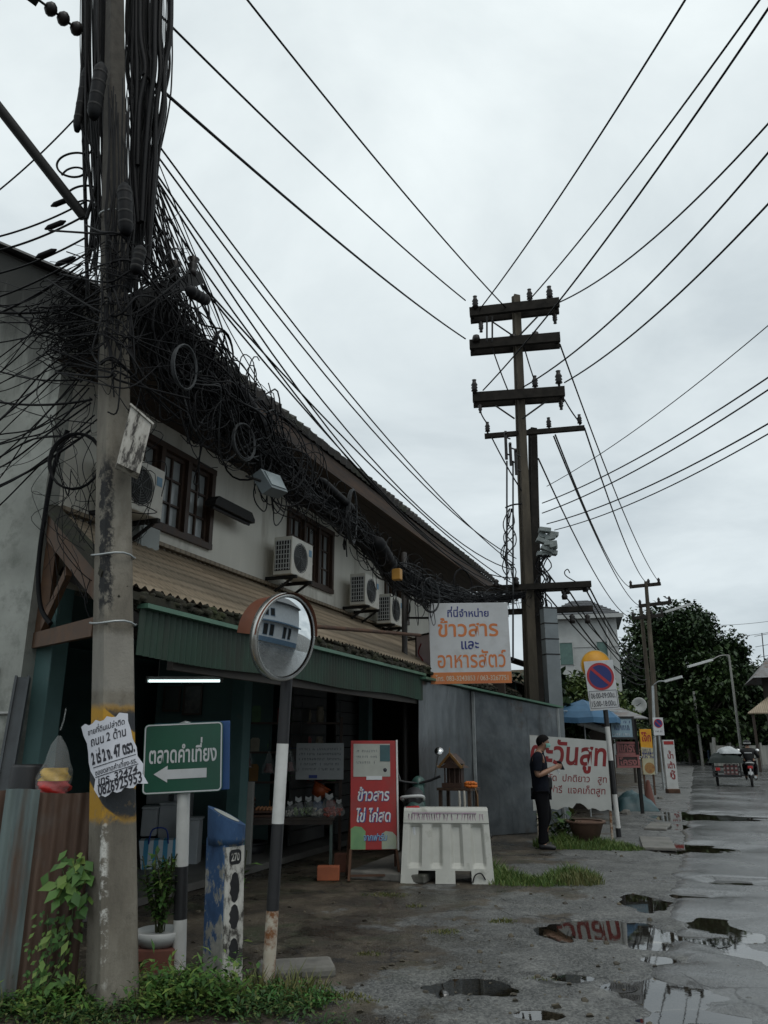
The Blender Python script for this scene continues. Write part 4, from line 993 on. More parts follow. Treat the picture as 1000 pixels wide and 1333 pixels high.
# ============================================================ SHOP WARES, SIGNS
# ------------------------------------------------------------ table with eggs and bags
TB = Vector((-1.52, 11.75, 0)); tb = thing('market_table', 'long dark table on thin green metal legs holding eggs and bags in the shop', 'table', TB, math.radians(3))
b = MB(); b.box((0, 0, .585), (1.62, .75, .04), None, .006); b.box((0, -.36, .54), (1.58, .03, .05)); b.build('tabletop', mat('table_wood', (.055, .04, .03), (.03, .022, .017), 7, .6), tb)
M_tl = mat('table_leg_green', (.12, .17, .155), (.07, .10, .09), 8, .5)
for sx_ in (-.77, .77):
    for sy_ in (-.34, .34):
        b = MB(); b.box((sx_, sy_, .28), (.035, .035, .57)); b.build('leg', M_tl, tb)
    b = MB(); b.box((sx_, 0, .25), (.025, .66, .025)); b.build('stretcher', M_tl, tb)
M_tray = mat('egg_tray', (.12, .07, .05), (.07, .04, .03), 9, .9)
M_egg = mat('egg_shell', (.42, .20, .10), (.34, .15, .07), 5, .5)
def eggs(x, y, z, layers, label, full=True):
    t = thing('egg_tray', label, 'egg tray', (x, y, z), R.uniform(-.1, .1), 'egg trays on the table')
    b = MB()
    for k in range(layers): b.prism([(-.15, k*.055), (.15, k*.055), (.16, k*.055+.03), (-.16, k*.055+.03)], -.15, .15)
    b.build('tray', M_tray, t)
    e_ = MB(); zt = (layers-1)*.055+.045
    for i in range(6):
        for j in range(6): e_.lathe([(0, -.025), (.018, -.012), (.022, .004), (.014, .022), (0, .03)], 8, (-.125+i*.05, -.125+j*.05, zt))
    e_.build('eggs', M_egg, t); return t
eggs(-2.02, 11.62, .606, 5, 'tallest stack of brown egg trays at the left end of the market table')
eggs(-1.66, 11.60, .606, 2, 'low pair of egg trays with orange eggs right of the tall stack')
eggs(-2.05, 11.95, .606, 4, 'stack of egg trays behind the tallest stack on the table')
M_veg = mat('vegetable_green', (.14, .24, .06), (.30, .36, .20), 14, .5)
M_tom = mat('tomato_red', (.42, .06, .03), (.30, .04, .02), 9, .35)
M_wht = mat('garlic_white', (.50, .48, .42), (.36, .33, .28), 12, .6)
def bag(px, py, Y, s_, m, label, seed):
    c = at(px, py, Y); t = thing('produce_bag', label, 'bag', (c.x, Y, .606), 0, 'bags of produce on the table'); q = random.Random(seed)
    b = MB()
    for i in range(26):
        a = q.uniform(0, 6.28); r_ = .075*s_*math.sqrt(q.random()); z_ = q.uniform(.02, .11)*s_
        b.lathe([(0, -.02*s_), (.019*s_, -.006), (.017*s_, .012*s_), (0, .02*s_)], 7, (r_*math.cos(a), r_*math.sin(a), z_))
    b.build('contents', m, t)
    sack(lambda u: s_*(.098*(1-u)**.55*(.85+.3*min(1, u*6))+.01), 0, .24*s_, seed).build('film', M_film, t)
    b = MB()
    for sx_ in (-1, 1): b.leaf(Vector((0, 0, .19*s_)), Vector((sx_*.5, 0, 1)), Vector((0, 1, 0)), .10*s_, .06*s_, .2)
    b.build('handle', M_plw, t)
bag(377, 1058, 11.55, .75, M_wht, 'small clear bag of white garlic nearest the mirror post', 1)
bag(388, 1058, 11.6, .95, M_veg, 'clear bag of pale green vegetables next to the garlic', 2)
bag(401, 1058, 11.7, .95, M_veg, 'clear bag of greens in the middle of the table edge', 3)
bag(413, 1058, 11.5, 1.0, M_wht, 'clear bag of pale onions beside the red tomatoes', 4)
bag(428, 1058, 11.5, 1.15, M_tom, 'biggest bag, full of red tomatoes, near the right end of the table', 5)
bag(441, 1058, 11.75, .8, M_tom, 'small bag of red chillies at the far right end of the table', 6)
# whiteboard
wc = at(416.5, 991, 12.55); wb_ = thing('whiteboard', 'white price board covered in faint handwriting hanging inside the shop', 'whiteboard', wc, math.radians(2))
b = MB(); b.box((0, 0, 0), (.74, .02, .54), None, .006); b.build('board', mat('board_white', (.42, .44, .44), (.37, .39, .39), 3, .4, bump=0), wb_)
for k in range(5): scribble(wb_, mat('faint_ink', (.13, .16, .19), None, 5, .6, bump=0), -.33, .33, .18-.075*k, .04, -.013, 26, .0022, 'handwriting', 40+k)
b = MB(); b.box((-.10, -.016, -.225), (.13, .02, .045)); b.build('duster', M_blue, wb_)
b = MB(); b.tube([(-.3, .0, .27), (-.3, .01, .9)], .005, 5); b.tube([(.3, .0, .27), (.3, .01, .9)], .005, 5); b.build('cord', M_cab2, wb_)
# fluorescent lamp, lit
lc = at(240, 886.5, 11.7); fl = thing('fluorescent_lamp', 'lit white fluorescent tube lamp under the shop ceiling above the green sign', 'lamp', lc, math.radians(-1))
b = MB(); b.tube([(-.53, 0, 0), (.53, 0, 0)], .018, 10); b.build('tube', emis('tube_light', (.80, 1.0, 1.0), 1.5), fl)
b = MB(); b.box((0, .02, .045), (1.16, .05, .05)); b.box((-.56, 0, .005), (.03, .045, .06)); b.box((.56, 0, .005), (.03, .045, .06)); b.tube([(-.4, .02, .06), (-.4, .02, .45)], .006, 5); b.tube([(.4, .02, .06), (.4, .02, .45)], .006, 5); b.build('fitting', M_plw, fl)
def framed(px, py, Y, w_, h_, label, m, nm='framed_picture'):
    c = at(px, py, Y); t = thing(nm, label, 'picture', c, BA-PI/2+math.radians(20)); b = MB(); b.box((0, 0, 0), (w_, .02, h_)); b.build('print', m, t)
    b = MB()
    for (x_, z_, a_, c_) in ((0, h_/2+.015, w_+.06, .03), (0, -h_/2-.015, w_+.06, .03), (-w_/2-.015, 0, .03, h_), (w_/2+.015, 0, .03, h_)): b.box((x_, -.005, z_), (a_, .035, c_))
    b.build('frame', M_wood, t)
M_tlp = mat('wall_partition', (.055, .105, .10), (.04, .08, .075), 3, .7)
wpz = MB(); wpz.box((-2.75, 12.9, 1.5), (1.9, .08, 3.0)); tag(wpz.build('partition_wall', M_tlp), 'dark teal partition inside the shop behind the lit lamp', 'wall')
framed(251, 911, 12.8, .25, .42, 'dim framed portrait print on the teal partition below the lamp', mat('dim_print', (.10, .09, .08), (.02, .02, .022), 9, .4))
framed(224, 910, 12.8, .22, .34, 'dark certificate frame left of the portrait on the teal partition', mat('dim_paper', (.045, .05, .045), (.03, .032, .03), 9, .5))
# blue panel behind the green sign, striped bag, boxes, buckets
sg = thing('striped_bag', 'blue and white striped woven carrier bag on the shop floor', 'bag', (at(207, 1100, 10.6).x, 10.6, 0), .2)
T = NT('stripe_weave'); x_ = T.sep()[0]; st_ = T.math('FRACT', T.math('MULTIPLY', T.math('ADD', x_, 5), 8.5))
T.set(T.mix(T.ramp(st_, [(.49, 0.), (.51, 1.)]), (.05, .26, .42), (.50, .55, .58)), .6)
b = MB(); b.prism([(-.17, .0), (.17, .0), (.24, .42), (-.24, .42)], -.13, .13); b.build('sack', T.m, sg)
b = MB(); b.tube(spl([(-.12, -.135, .38), (-.08, -.15, .55), (.08, -.15, .55), (.12, -.135, .38)], 5), .01, 6); b.build('handle', M_blue, sg)
M_foam = mat('foam_white', (.40, .42, .43), (.32, .34, .35), 6, .7)
for (px, Y, w_, h_, z_, lb_) in ((196, 11.2, .20, .34, .40, 'narrow white foam box stacked behind the striped bag'), (222, 11.4, .26, .42, .36, 'tall white foam box behind the striped bag, beside the sign post'), (252, 11.0, .22, .62, .0, 'pale grey plastic tub standing right of the green sign post'), (208, 11.9, .34, .26, .75, 'foam box topmost at the back of the pile by the leaning pole'), (238, 11.7, .22, .9, .0, 'white bucket stack directly behind the sign post')):
    t = thing('foam_box', lb_, 'box', (at(px, 1060, Y).x, Y, z_), R.uniform(-.2, .2), 'white boxes and tubs at the back of the shop')
    b = MB(); b.box((0, 0, h_/2), (w_, .26, h_), None, .015); b.build('box', M_foam, t); b = MB(); b.box((0, 0, h_+.016), (w_+.02, .28, .03), None, .008); b.build('lid', M_foam, t)
st2 = MB(); st2.box((0, 0, .18), (1.0, .5, .36), None, .01)
tag(st2.build('low_bench', mat('bench_wood', (.05, .045, .04), None, 5, .7), loc=(at(210, 1060, 11.55).x, 11.6, 0)), 'low dark bench under the white foam boxes', 'bench')
# shelving with jars and packets deep in the shop
M_pk = [mat('packet_'+n_, c_, None, 9, .5) for n_, c_ in (('red', (.22, .03, .025)), ('cream', (.30, .27, .20)), ('blue', (.05, .10, .22)), ('green', (.07, .16, .06)), ('amber', (.30, .15, .03)))]
rk = thing('shelf_rack', 'dark shelf rack of jars and packets standing behind the market table', 'shelf', (-1.45, 13.0, 0), math.radians(4))
for sx_ in (-.75, .75):
    b = MB(); b.box((sx_, 0, 1.0), (.05, .34, 2.0)); b.build('side', M_wood, rk)
for z_ in (.55, 1.0, 1.45, 1.9): b = MB(); b.box((0, 0, z_), (1.45, .34, .03)); b.build('shelf_board', M_wood, rk)
q = random.Random(77); rz_ = Matrix.Rotation(math.radians(4), 3, 'Z'); row_w = {.55: 'lowest', 1.0: 'second', 1.45: 'third', 1.9: 'top'}
for z_ in (.55, 1.0, 1.45, 1.9):
    for k in range(7):
        if q.random() < .12: continue
        x_ = -.62+k*.205; h_ = q.uniform(.14, .27); ci = q.randrange(5); P0 = Vector((-1.45, 13.0, z_+.017))+rz_@Vector((x_, -.05, 0)); jar = q.random() < .45
        b = MB()
        if jar: b.lathe([(0, 0), (.06, 0), (.065, h_*.7), (.045, h_*.82), (.05, h_*.84), (.05, h_), (0, h_)], 12)
        else: b.prism([(-.07, 0), (.07, 0), (.075, h_*.85), (.05, h_), (-.05, h_), (-.075, h_*.85)], -.05, .05)
        tag(b.build('jar' if jar else 'packet', M_pk[ci], loc=P0), 'shop goods on the %s shelf of the dark rack behind the market table' % row_w[z_], 'goods', 'goods on the %s shelf of the rack' % row_w[z_])
# hanging bags and orange basket
for (px, py, lb_, sd) in ((377, 990, 'clear snack bag hanging right of the mirror post inside the shop', 2), (350, 992, 'clear snack bag hanging left of the mirror post inside the shop', 3), (322, 985, 'clear snack bag hanging nearest the teal column', 4)):
    t = thing('hanging_bag', lb_, 'bag', at(px, py, 12.2), 0, 'snack bags hung in the shop'); sack(lambda u: .10*(1-u)**.7+.008, -.16, .16, sd).build('film', M_film, t)
    sack(lambda u: .075*(1-.5*u), -.15, -.02, sd).build('snack', mat('snack_pink', (.22, .11, .10), (.14, .07, .07), 9, .6), t)
    b = MB(); b.tube([(0, 0, .15), (0, .0, .55)], .004, 5); b.build('string', M_cab2, t)
t = thing('orange_basket', 'orange plastic basket hanging under the white price board', 'basket', at(416, 1030, 12.6), .2, rot=(0, .5, 0)); b = MB(); b.lathe([(0, -.09), (.09, -.085), (.14, .09), (.13, .09), (.08, -.07)], 16); b.build('bowl', mat('basket_orange', (.38, .08, .02), None, 6, .5), t); b = MB(); b.lathe([(.135, .08), (.15, .085), (.15, .10), (.135, .10)], 16); b.build('rim', mat('basket_orange', (.38, .08, .02)), t)
for (px, py, s_, lb_) in ((427, 1147, .27, 'orange clay block on the forecourt in front of the market table'), (445, 1136, .20, 'darker clay block half behind the orange block')):
    g0 = gnd(px, py); b = MB(); h_ = .16 if s_ > .25 else .22
    b.box((0, 0, h_/2), (s_, .14, h_), None, .008); tag(b.build('clay_block', M_clay if s_ > .25 else mat('clay_dark', (.16, .06, .035), None, 6, .8), loc=(g0.x, g0.y+.07, 0)), lb_, 'block')
t = thing('black_basket', 'black round rubber tub on the floor under the market table', 'tub', (gnd(330, 1112).x, 12.0, 0)); b = MB(); b.lathe([(0, 0), (.2, 0), (.27, .22), (.25, .22), (.19, .03), (0, .03)], 20); b.build('bowl', M_blackp, t); b = MB(); b.lathe([(.25, .2), (.28, .2), (.28, .235), (.25, .235)], 20); b.build('rim', M_blackp, t)
b = MB(); b.box((0, 0, .55), (.13, .12, 1.1), None, .01); tag(b.build('concrete_stump', mat('pale_post', (.26, .26, .24), None, 5, .8), loc=(at(322, 1080, 10.9).x, 10.9, 0)), 'short pale concrete post at the left end of the market table', 'post')
# ------------------------------------------------------------ red A-board
ab = thing('egg_signboard', 'red rice and fresh egg signboard with white Thai letters on a rusty stand', 'sign board', (-.125, 10.22, 0), math.radians(6), rot=(math.radians(-5), 0, math.radians(6)))
b = MB(); b.box((0, 0, .985), (.58, .025, 1.29), None, .004); pb_ = b.build('board', M_red, ab)
b = MB(); b.box((-.02, -.0145, 1.39), (.47, .004, .40)); b.build('pale_poster', mat('poster_grey', (.36, .37, .33), (.28, .29, .26), 4, .5), pb_)
b = MB(); b.box((.15, -.0185, 1.475), (.13, .004, .20)); b.build('teal_block', mat('poster_teal', (.03, .09, .10), None, 5, .5), pb_)
b = MB(); b.lathe([(.0, .001), (.024, .001), (.024, 0)], 14, (.15, -.0175, 1.27), Matrix.Rotation(PI/2, 3, 'X')); b.build('round_mark', M_ink, pb_)
b = MB(); b.box((.01, -.018, 1.175), (.20, .004, .045)); b.build('white_tape', M_signw, pb_)
for k in range(3): scribble(pb_, mat('faint_ink', (.13, .16, .19)), -.22, .05, 1.50-.07*k, .03, -.0185, 12, .002, 'small_print', 60+k)
def shadowed(parent, s_, cx, cz, w_, h_, y, m1, m2_, off=.02, shear=.15, d_=.006):
    lettering(parent, s_, m2_, cx+d_, cz-d_, w_, h_, y+.001, off+.035, shear, 0, 'lettering_shadow'); lettering(parent, s_, m1, cx, cz, w_, h_, y-.002, off, shear)
shadowed(pb_, 'ข้าวสาร', .0, .985, .40, .17, -.0145, M_signw, M_navy)
shadowed(pb_, 'ไข่ ไก่สด', .0, .74, .43, .17, -.0145, M_signw, M_navy)
for (x0, x1, z0, z1, nm, m) in ((-.285, -.10, .345, .60, 'green_patch', mat('patch_green', (.16, .30, .13), (.10, .22, .10), 6, .5)), (.10, .285, .345, .54, 'pale_patch', mat('patch_pale', (.30, .34, .22), (.24, .27, .25), 9, .5))):
    b = MB(); b.prism([(x0, z0), (x1, z0), (x1, z1-.05), (x1-.05, z1), (x0+.05, z1+.01), (x0, z1-.02)], -.0165, -.0145); b.build(nm, m, pb_)
shadowed(pb_, 'จากฟาร์ม', .02, .485, .29, .085, -.0175, mat('letter_cyan', (.22, .36, .50), None, 5, .5, bump=0), M_navy, .012)
b = MB(); b.box((.305, 0, .985), (.022, .03, 1.31)); b.build('white_edge', M_white, ab)
for sx_ in (-1, 1):
    b = MB(); b.beam((sx_*.28, 0, .35), (sx_*.31, -.12, 0), .028, .028); b.build('leg', M_rust, ab); b = MB(); b.beam((sx_*.28, 0, .9), (sx_*.31, .40, .0), .028, .028); b.build('leg', M_rust, ab)
b = MB(); b.beam((-.30, -.10, .06), (.30, -.10, .06), .025, .025); b.build('foot_rail', M_rust, ab)
# ------------------------------------------------------------ white plastic barrier
br_ = thing('road_barrier', 'white plastic water filled road barrier with faded pink lettering along its top', 'barrier', (.765, 10.20, 0), math.radians(-4))
M_bar = mat('barrier_plastic', (.52, .52, .475), (.42, .42, .38), 3.5, .55, dirt=(.17, .17, .13), dscale=3.5, damt=(.58, .8), bump=.08)
b = MB(); Hh = .83
def bx_(z): t = z/Hh; return .555-.045*t, .235-.12*t
# shell: profile levels with ribs on the front
xs_ = [-1+2*i/80 for i in range(81)]
def dep(xn, z):
    if z > .655 or z < .16: return 0
    e = min(1, (z-.16)/.05, (.655-z)/.04)
    rib = 0
    for c_ in (-.46, 0.0, .46):
        rib = max(rib, min(1, max(0, (.16-abs(xn-c_))/.07)))
    edge = min(1, max(0, (abs(xn)-.80)/.06))
    return .045*e*(1-max(rib, edge))
lev = [0, .14, .16, .19, .22, .4, .58, .61, .64, .655, .665, .80, .82, .83]
vs = []
for sgn in (-1, 1):
    for z in lev:
        hx, hy = bx_(z)
        if z > .655: hy += .012
        if z > .81: hy -= (z-.81)*.8
        for xn in xs_: vs.append((xn*hx, sgn*(hy-dep(xn, z)), z))
n = len(xs_); m_ = len(lev); fs = []
def foot(i): 
    xn = (xs_[i]+xs_[i+1])/2; return (-.62 < xn < -.26) or (.18 < xn < .52)
for sd in (0, 1):
    for j in range(m_-1):
        for i in range(n-1):
            if j == 0 and foot(i): continue
            a = sd*n*m_+j*n+i; f_ = (a, a+1, a+n+1, a+n); fs.append(f_ if sd == 0 else f_[::-1])
for j in range(m_-1):
    for i in (0, n-1): a = j*n+i; f_ = (a, a+n, a+n+n*m_, a+n*m_); fs.append(f_ if i == 0 else f_[::-1])
for i in range(n-1): a = (m_-1)*n+i; fs.append((a, a+1, a+1+n*m_, a+n*m_))
for i in range(n-1):
    if foot(i): a = n+i; fs.append((a, a+n*m_, a+1+n*m_, a+1))
b.add(vs, fs); b.build('shell', M_bar, br_)
M_pink = mat('faded_pink', (.33, .18, .28), (.40, .36, .38), 14, .6, bump=0)
o = scribble(br_, M_pink, -.46, .46, .725, .085, -.1445, 30, .0045, 'lettering', 4)
b = MB(); b.box((-.02, -.1425, .775), (.78, .003, .014)); b.build('pink_stripe', M_pink, br_)
b = MB(); b.tube(spl([(.30, -.245, .02), (.33, -.26, .10), (.40, -.25, .12), (.45, -.235, .05)], 5), .008, 6); b.build('lifting_loop', M_blackp, br_)
b = MB(); b.lathe([(0, 0), (.022, 0), (.022, .012), (0, .014)], 12, (.545, 0, .5), Matrix.Rotation(PI/2, 3, 'Y')); b.build('drain_plug', M_blackp, br_)
# ------------------------------------------------------------ rice board on its steel post
sp_ = thing('shop_sign', 'white board in orange and blue Thai lettering for rice, on a thin steel post', 'sign', (.33, 12.35, 0))
b = MB(); b.lathe([(.045, -.1), (.045, 4.6), (.0, 4.62)], 14); b.build('post', mat('post_brown', (.035, .030, .027), (.022, .019, .017), 7, .6), sp_)
bc = at(611.5, 837, 12.2)-Vector((.33, 12.35, 0)); bw, bh = 1.27, 1.255
b = MB(); b.box((0, 0, 0), (bw, .05, bh), None, .004); bd = b.build('board', M_signw, sp_, loc=bc, rz=0); bd.rotation_euler = (math.radians(3), math.radians(-1.2), math.radians(3))
b = MB(); b.box((0, -.0265, -bh/2+.09), (bw-.004, .004, .175)); b.build('orange_band', mat('band_orange', (.56, .19, .05), (.46, .12, .05), 1.5, .5, bump=0), bd)
lettering(bd, 'ที่นี่จำหน่าย', M_navy, -.01, .49, .66, .17, -.0275, .02)
lettering(bd, 'ข้าวสาร', M_orange, -.02, .245, .96, .30, -.0275, .018)
lettering(bd, 'และ', M_navy, .0, -.035, .28, .13, -.0275, .02)
lettering(bd, 'อาหารสัตว์', M_orange, .02, -.245, 1.08, .28, -.0275, .012)
lettering(bd, 'โทร. 083-3243853 / 063-3267751', mat('letter_cream', (.62, .50, .38), None, 5, .5, bump=0), .01, -.535, 1.14, .095, -.031, .02)
b = MB(); b.beam((0, 0, bc.z+.42), (bc.x+.5, .02+.03, bc.z+.42), .03, .03); b.beam((0, 0, bc.z-.42), (bc.x+.5, .05, bc.z-.42), .03, .03); b.build('mounting_arm', M_steel, sp_)
t = thing('pink_sign', 'narrow pink edged sign seen almost edge on behind the rice board', 'sign', at(554, 853, 12.75), math.radians(-58)); b = MB(); b.box((0, 0, 0), (.5, .02, .68)); b.build('panel', mat('pale_pink', (.48, .40, .42), None, 4, .5), t)
b = MB()
for (x_, z_, a_, c_) in ((0, .34, .54, .03), (0, -.34, .54, .03), (-.255, 0, .03, .66), (.255, 0, .03, .66)): b.box((x_, 0, z_), (a_, .035, c_))
b.build('frame', M_steel, t); b = MB(); b.tube(spl([(-.1, -.014, .2), (-.18, -.014, .05), (-.05, -.014, -.1), (-.15, -.014, -.22)], 5), .012, 5); b.build('flourish', M_maroon, t); b = MB(); b.beam((-.25, 0, .3), (-.5, .0, .3), .03, .03); b.build('bracket', M_steel, t)
hp0 = bpt(404, 815, .05); hp1 = bpt(547, 827, .05)
b = MB(); b.tube([hp0-(hp1-hp0)*.05, hp1], .024, 8); tag(b.build('iron_pipe', M_rust), 'rusty iron pipe fixed along the front of the beige lean-to roof', 'pipe')
# ------------------------------------------------------------ suit shop board
sc_ = at(743, 1005, 14.25); st_s = thing('suit_sign', 'rusty white tailor board with maroon Thai letters standing behind the man', 'sign board', (sc_.x, 14.25, 0), math.radians(3))
T = NT('rusty_board'); g = T.noise(4, 6, .7); zz = T.sep()[2]; n2 = T.noise(1.8, 5, .6)
c = T.ramp(T.noise(2, 4), [(.3, (.36, .37, .35)), (.7, (.47, .48, .46))])
e_ = T.math('ADD', T.math('ABSOLUTE', T.math('SUBTRACT', zz, 1.09)), T.math('MULTIPLY', T.math('ADD', n2, -.5), .9))
c = T.mix(T.ramp(e_, [(.60, 0.), (.74, .75)]), c, (.30, .21, .10)); c = T.mix(T.ramp(T.math('ADD', e_, T.math('MULTIPLY', g, .12)), [(.80, 0.), (.86, .9)]), c, (.12, .05, .022))
T.set(c, .6)
b = MB(); nb = 20; poly = [(-.70, 1.73), (.68, 1.63)]+[(.68-1.38*i/nb, .46+.07*(1-abs(i/nb*2-1))+.02*math.sin(i*1.7)+(.06 if 6 < i < 10 else 0)) for i in range(nb+1)]
b.prism(poly, -.012, .012); bd = b.build('board', T.m, st_s)
lettering(bd, 'ตะวันสูท', M_maroon, -.02, 1.37, 1.36, .56, -.0145, .026, .12, math.radians(-2.5))
lettering(bd, 'ตัด  ปกติยาว   สูท', M_maroon, .10, .985, 1.06, .17, -.0145, .006, .08, math.radians(-2))
lettering(bd, 'ซาฟารี  แจคเก็ตสูท', M_maroon, .02, .80, 1.14, .18, -.0145, .006, .08, math.radians(-2))
for sx_ in (-.62, .66):
    b = MB(); b.box((sx_, .03, .8), (.035, .035, 1.65)); b.build('leg', M_rustw, st_s)
# ------------------------------------------------------------ no parking sign
npz = thing('no_parking_sign', 'tall no parking sign with time plate on a leaning black and white striped post', 'road sign', (4.15, 14.65, 0), 0, rot=(0, math.radians(-1.6), math.radians(-2)))
zq = lambda y: at(800, y, 14.65).z
bands('post', [(-.2, zq(1078), M_blackp, 'post_band'), (zq(1078), zq(1034), M_white, 'post'), (zq(1034), zq(990), M_blackp, 'post_band'), (zq(990), zq(946), M_white, 'post'), (zq(946), zq(868), M_blackp, 'post')], .045, npz)
T = NT('no_parking_face'); pz = (zq(861)+zq(925))/2; ph = zq(861)-zq(925); pw = .54
pl = MB(); pl.box((0, 0, 0), (pw, .012, ph), None, .003); pl = pl.build('sign_plate', M_signw, npz, loc=(-.035, -.055, pz+.01)); pl.rotation_euler = (0, math.radians(-2), 0)
MX = Matrix.Rotation(PI/2, 3, 'X')
def disc(b, r_, cx, cz, y, n=40): b.add([(cx+r_*math.cos(2*PI*k/n), y, cz+r_*math.sin(2*PI*k/n)) for k in range(n)], [tuple(range(n))])
b = MB(); disc(b, .252, 0, ph/2-.29, -.0085); b.build('red_disc', mat('np_red', (.40, .02, .03), (.32, .016, .022), 4, .4, bump=0), pl)
b = MB(); disc(b, .208, 0, ph/2-.29, -.0105); b.build('blue_disc', mat('np_blue', (.014, .025, .16), (.012, .02, .12), 4, .4, bump=0), pl)
b = MB(); b.box((0, -.0125, ph/2-.29), (.44, .003, .052), Matrix.Rotation(math.radians(45), 3, 'Y')); b.build('slash', mat('np_red', (.40, .02, .03)), pl)
b = MB(); o_ = .245; zc_ = -ph/2+.19
for (x_, z_, a_, c_) in ((0, zc_+.155, .50, .008), (0, zc_-.155, .50, .008), (-.25, zc_, .008, .31), (.25, zc_, .008, .31)): b.box((x_, -.0075, z_), (a_, .003, c_))
b.build('border', M_ink, pl)
lettering(pl, '06:00-09:00น.', M_ink, 0, zc_+.07, .45, .10, -.0085, .012); lettering(pl, '15:00-18:00น.', M_ink, 0, zc_-.075, .45, .10, -.0085, .012)
dz0 = zq(866); b = MB(); b.lathe([(0, .0), (.285, .0), (.285, .012), (0, .012)], 36, (-.09, -.012, dz0), MX); dd = b.build('round_plate', M_yellow, npz, 'round yellow orange plate behind the no parking plate')
b = MB(); b.lathe([(.272, .0135), (.285, .0135), (.285, .0)], 36, (-.09, -.012, dz0), MX); b.build('rim', mat('rim_pale', (.45, .38, .22), None, 4, .5), dd); scribble(dd, M_maroon, -.26, .08, dz0+.06, .05, -.028, 9, .006, 'lettering', 8)
# ------------------------------------------------------------ planter, spirit house, garland
g0 = gnd(781, 1110); pl_ = thing('brown_planter', 'old brown clay planter half hidden in grass below the suit board', 'planter', (g0.x, g0.y+.75, 0)); b = MB(); b.lathe([(0, 0), (.16, 0), (.27, .33), (.30, .36), (.27, .37), (.24, .33), (0, .31)], 24); b.build('pot', mat('clay_brown', (.13, .075, .05), (.08, .045, .03), 6, .8), pl_); b = MB(); b.lathe([(.27, .35), (.315, .355), (.315, .39), (.27, .385)], 24); b.build('rim', mat('clay_brown', (.13, .075, .05)), pl_)
shrub('broad_leaf_plant', 'dark broad leaved plant under the suit board', 'plant', (g0.x-.35, g0.y+1.0, 0), .55, .45, 14, .2, M_leafB, 12, nl=7)
shp = at(597, 1025, 11.9); sh = thing('spirit_house', 'small carved brown spirit house with pointed gable on a dark stand', 'spirit house', (shp.x, 11.9, 0), math.radians(-25))
M_shr = mat('shrine_wood', (.055, .026, .015), (.03, .015, .01), 9, .6); M_gold = mat('shrine_gold', (.22, .12, .035), (.12, .06, .02), 9, .45)
zt = shp.z
b = MB(); b.box((0, 0, zt-.02), (.52, .42, .035))
for sx_ in (-.22, .22):
    for sy_ in (-.16, .16): b.box((sx_, sy_, (zt-.04)/2), (.045, .045, zt-.04))
b.build('stand', M_wood, sh)
b = MB(); b.box((-.06, .0, zt+.03), (.30, .26, .06)); b.box((-.06, .05, zt+.17), (.22, .14, .22))
for sx_ in (-.17, -.10, -.02, .05): b.lathe([(.012, zt+.06), (.012, zt+.27)], 8, (sx_, -.10, 0))
b.build('house', M_shr, sh)
b = MB()
for (w_, z0, h_, d0) in ((.36, zt+.27, .10, .34), (.27, zt+.33, .14, .24)):
    b.prism([(-.06-w_/2, z0), (-.06+w_/2, z0), (-.06+w_*.3, z0+h_*.4), (-.06, z0+h_), (-.06-w_*.3, z0+h_*.4)], -d0/2, d0/2)
rf = b.build('roof', M_shr, sh)
b = MB()
for sx_ in (-1, 1): b.beam((-.06+sx_*.18, -.175, zt+.275), (-.06, -.175, zt+.47), .02, .035); b.tube([(-.06+sx_*.18, -.175, zt+.275), (-.06+sx_*.22, -.175, zt+.33)], [.014, .004], 6)
b.tube([(-.06, -.175, zt+.45), (-.06, -.19, zt+.56)], [.012, .003], 6); b.build('gable_trim', M_gold, rf)
gd = thing('flower_garland', 'bright orange marigold garland lying beside the spirit house', 'garland', W(0, 0, 0)*0+Vector((at(613, 1022, 11.75).x, 11.75, zt))); b = MB(); q = random.Random(4)
for k in range(26):
    a = 2*PI*k/13; b.lathe([(0, -.028), (.026, -.012), (.028, .01), (0, .026)], 8, (.07*math.cos(a), .05*math.sin(a), .028+.035*(k//13)+.008*ser(q)))
b.build('blossoms', mat('marigold', (.60, .16, .015), (.45, .10, .01), 14, .6), gd); b = MB(); b.tube([(.05, -.04, .03), (.08, -.09, -.1), (.085, -.09, -.28)], .007, 5); b.build('ribbon', M_gold, gd)
for k, dx in enumerate((-.02, .05)):
    b = MB(); b.tube([(0, 0, 0), (.005, -.01, -.16), (-.008, 0, -.33)], [.016, .02, .010], 7); tag(b.build('dried_garland', M_wht, loc=(shp.x+dx, 11.60, zt-.03)), ('pale dried garland hanging from the spirit house stand, left one', 'pale dried garland hanging from the spirit house stand, right one')[k], 'garland')
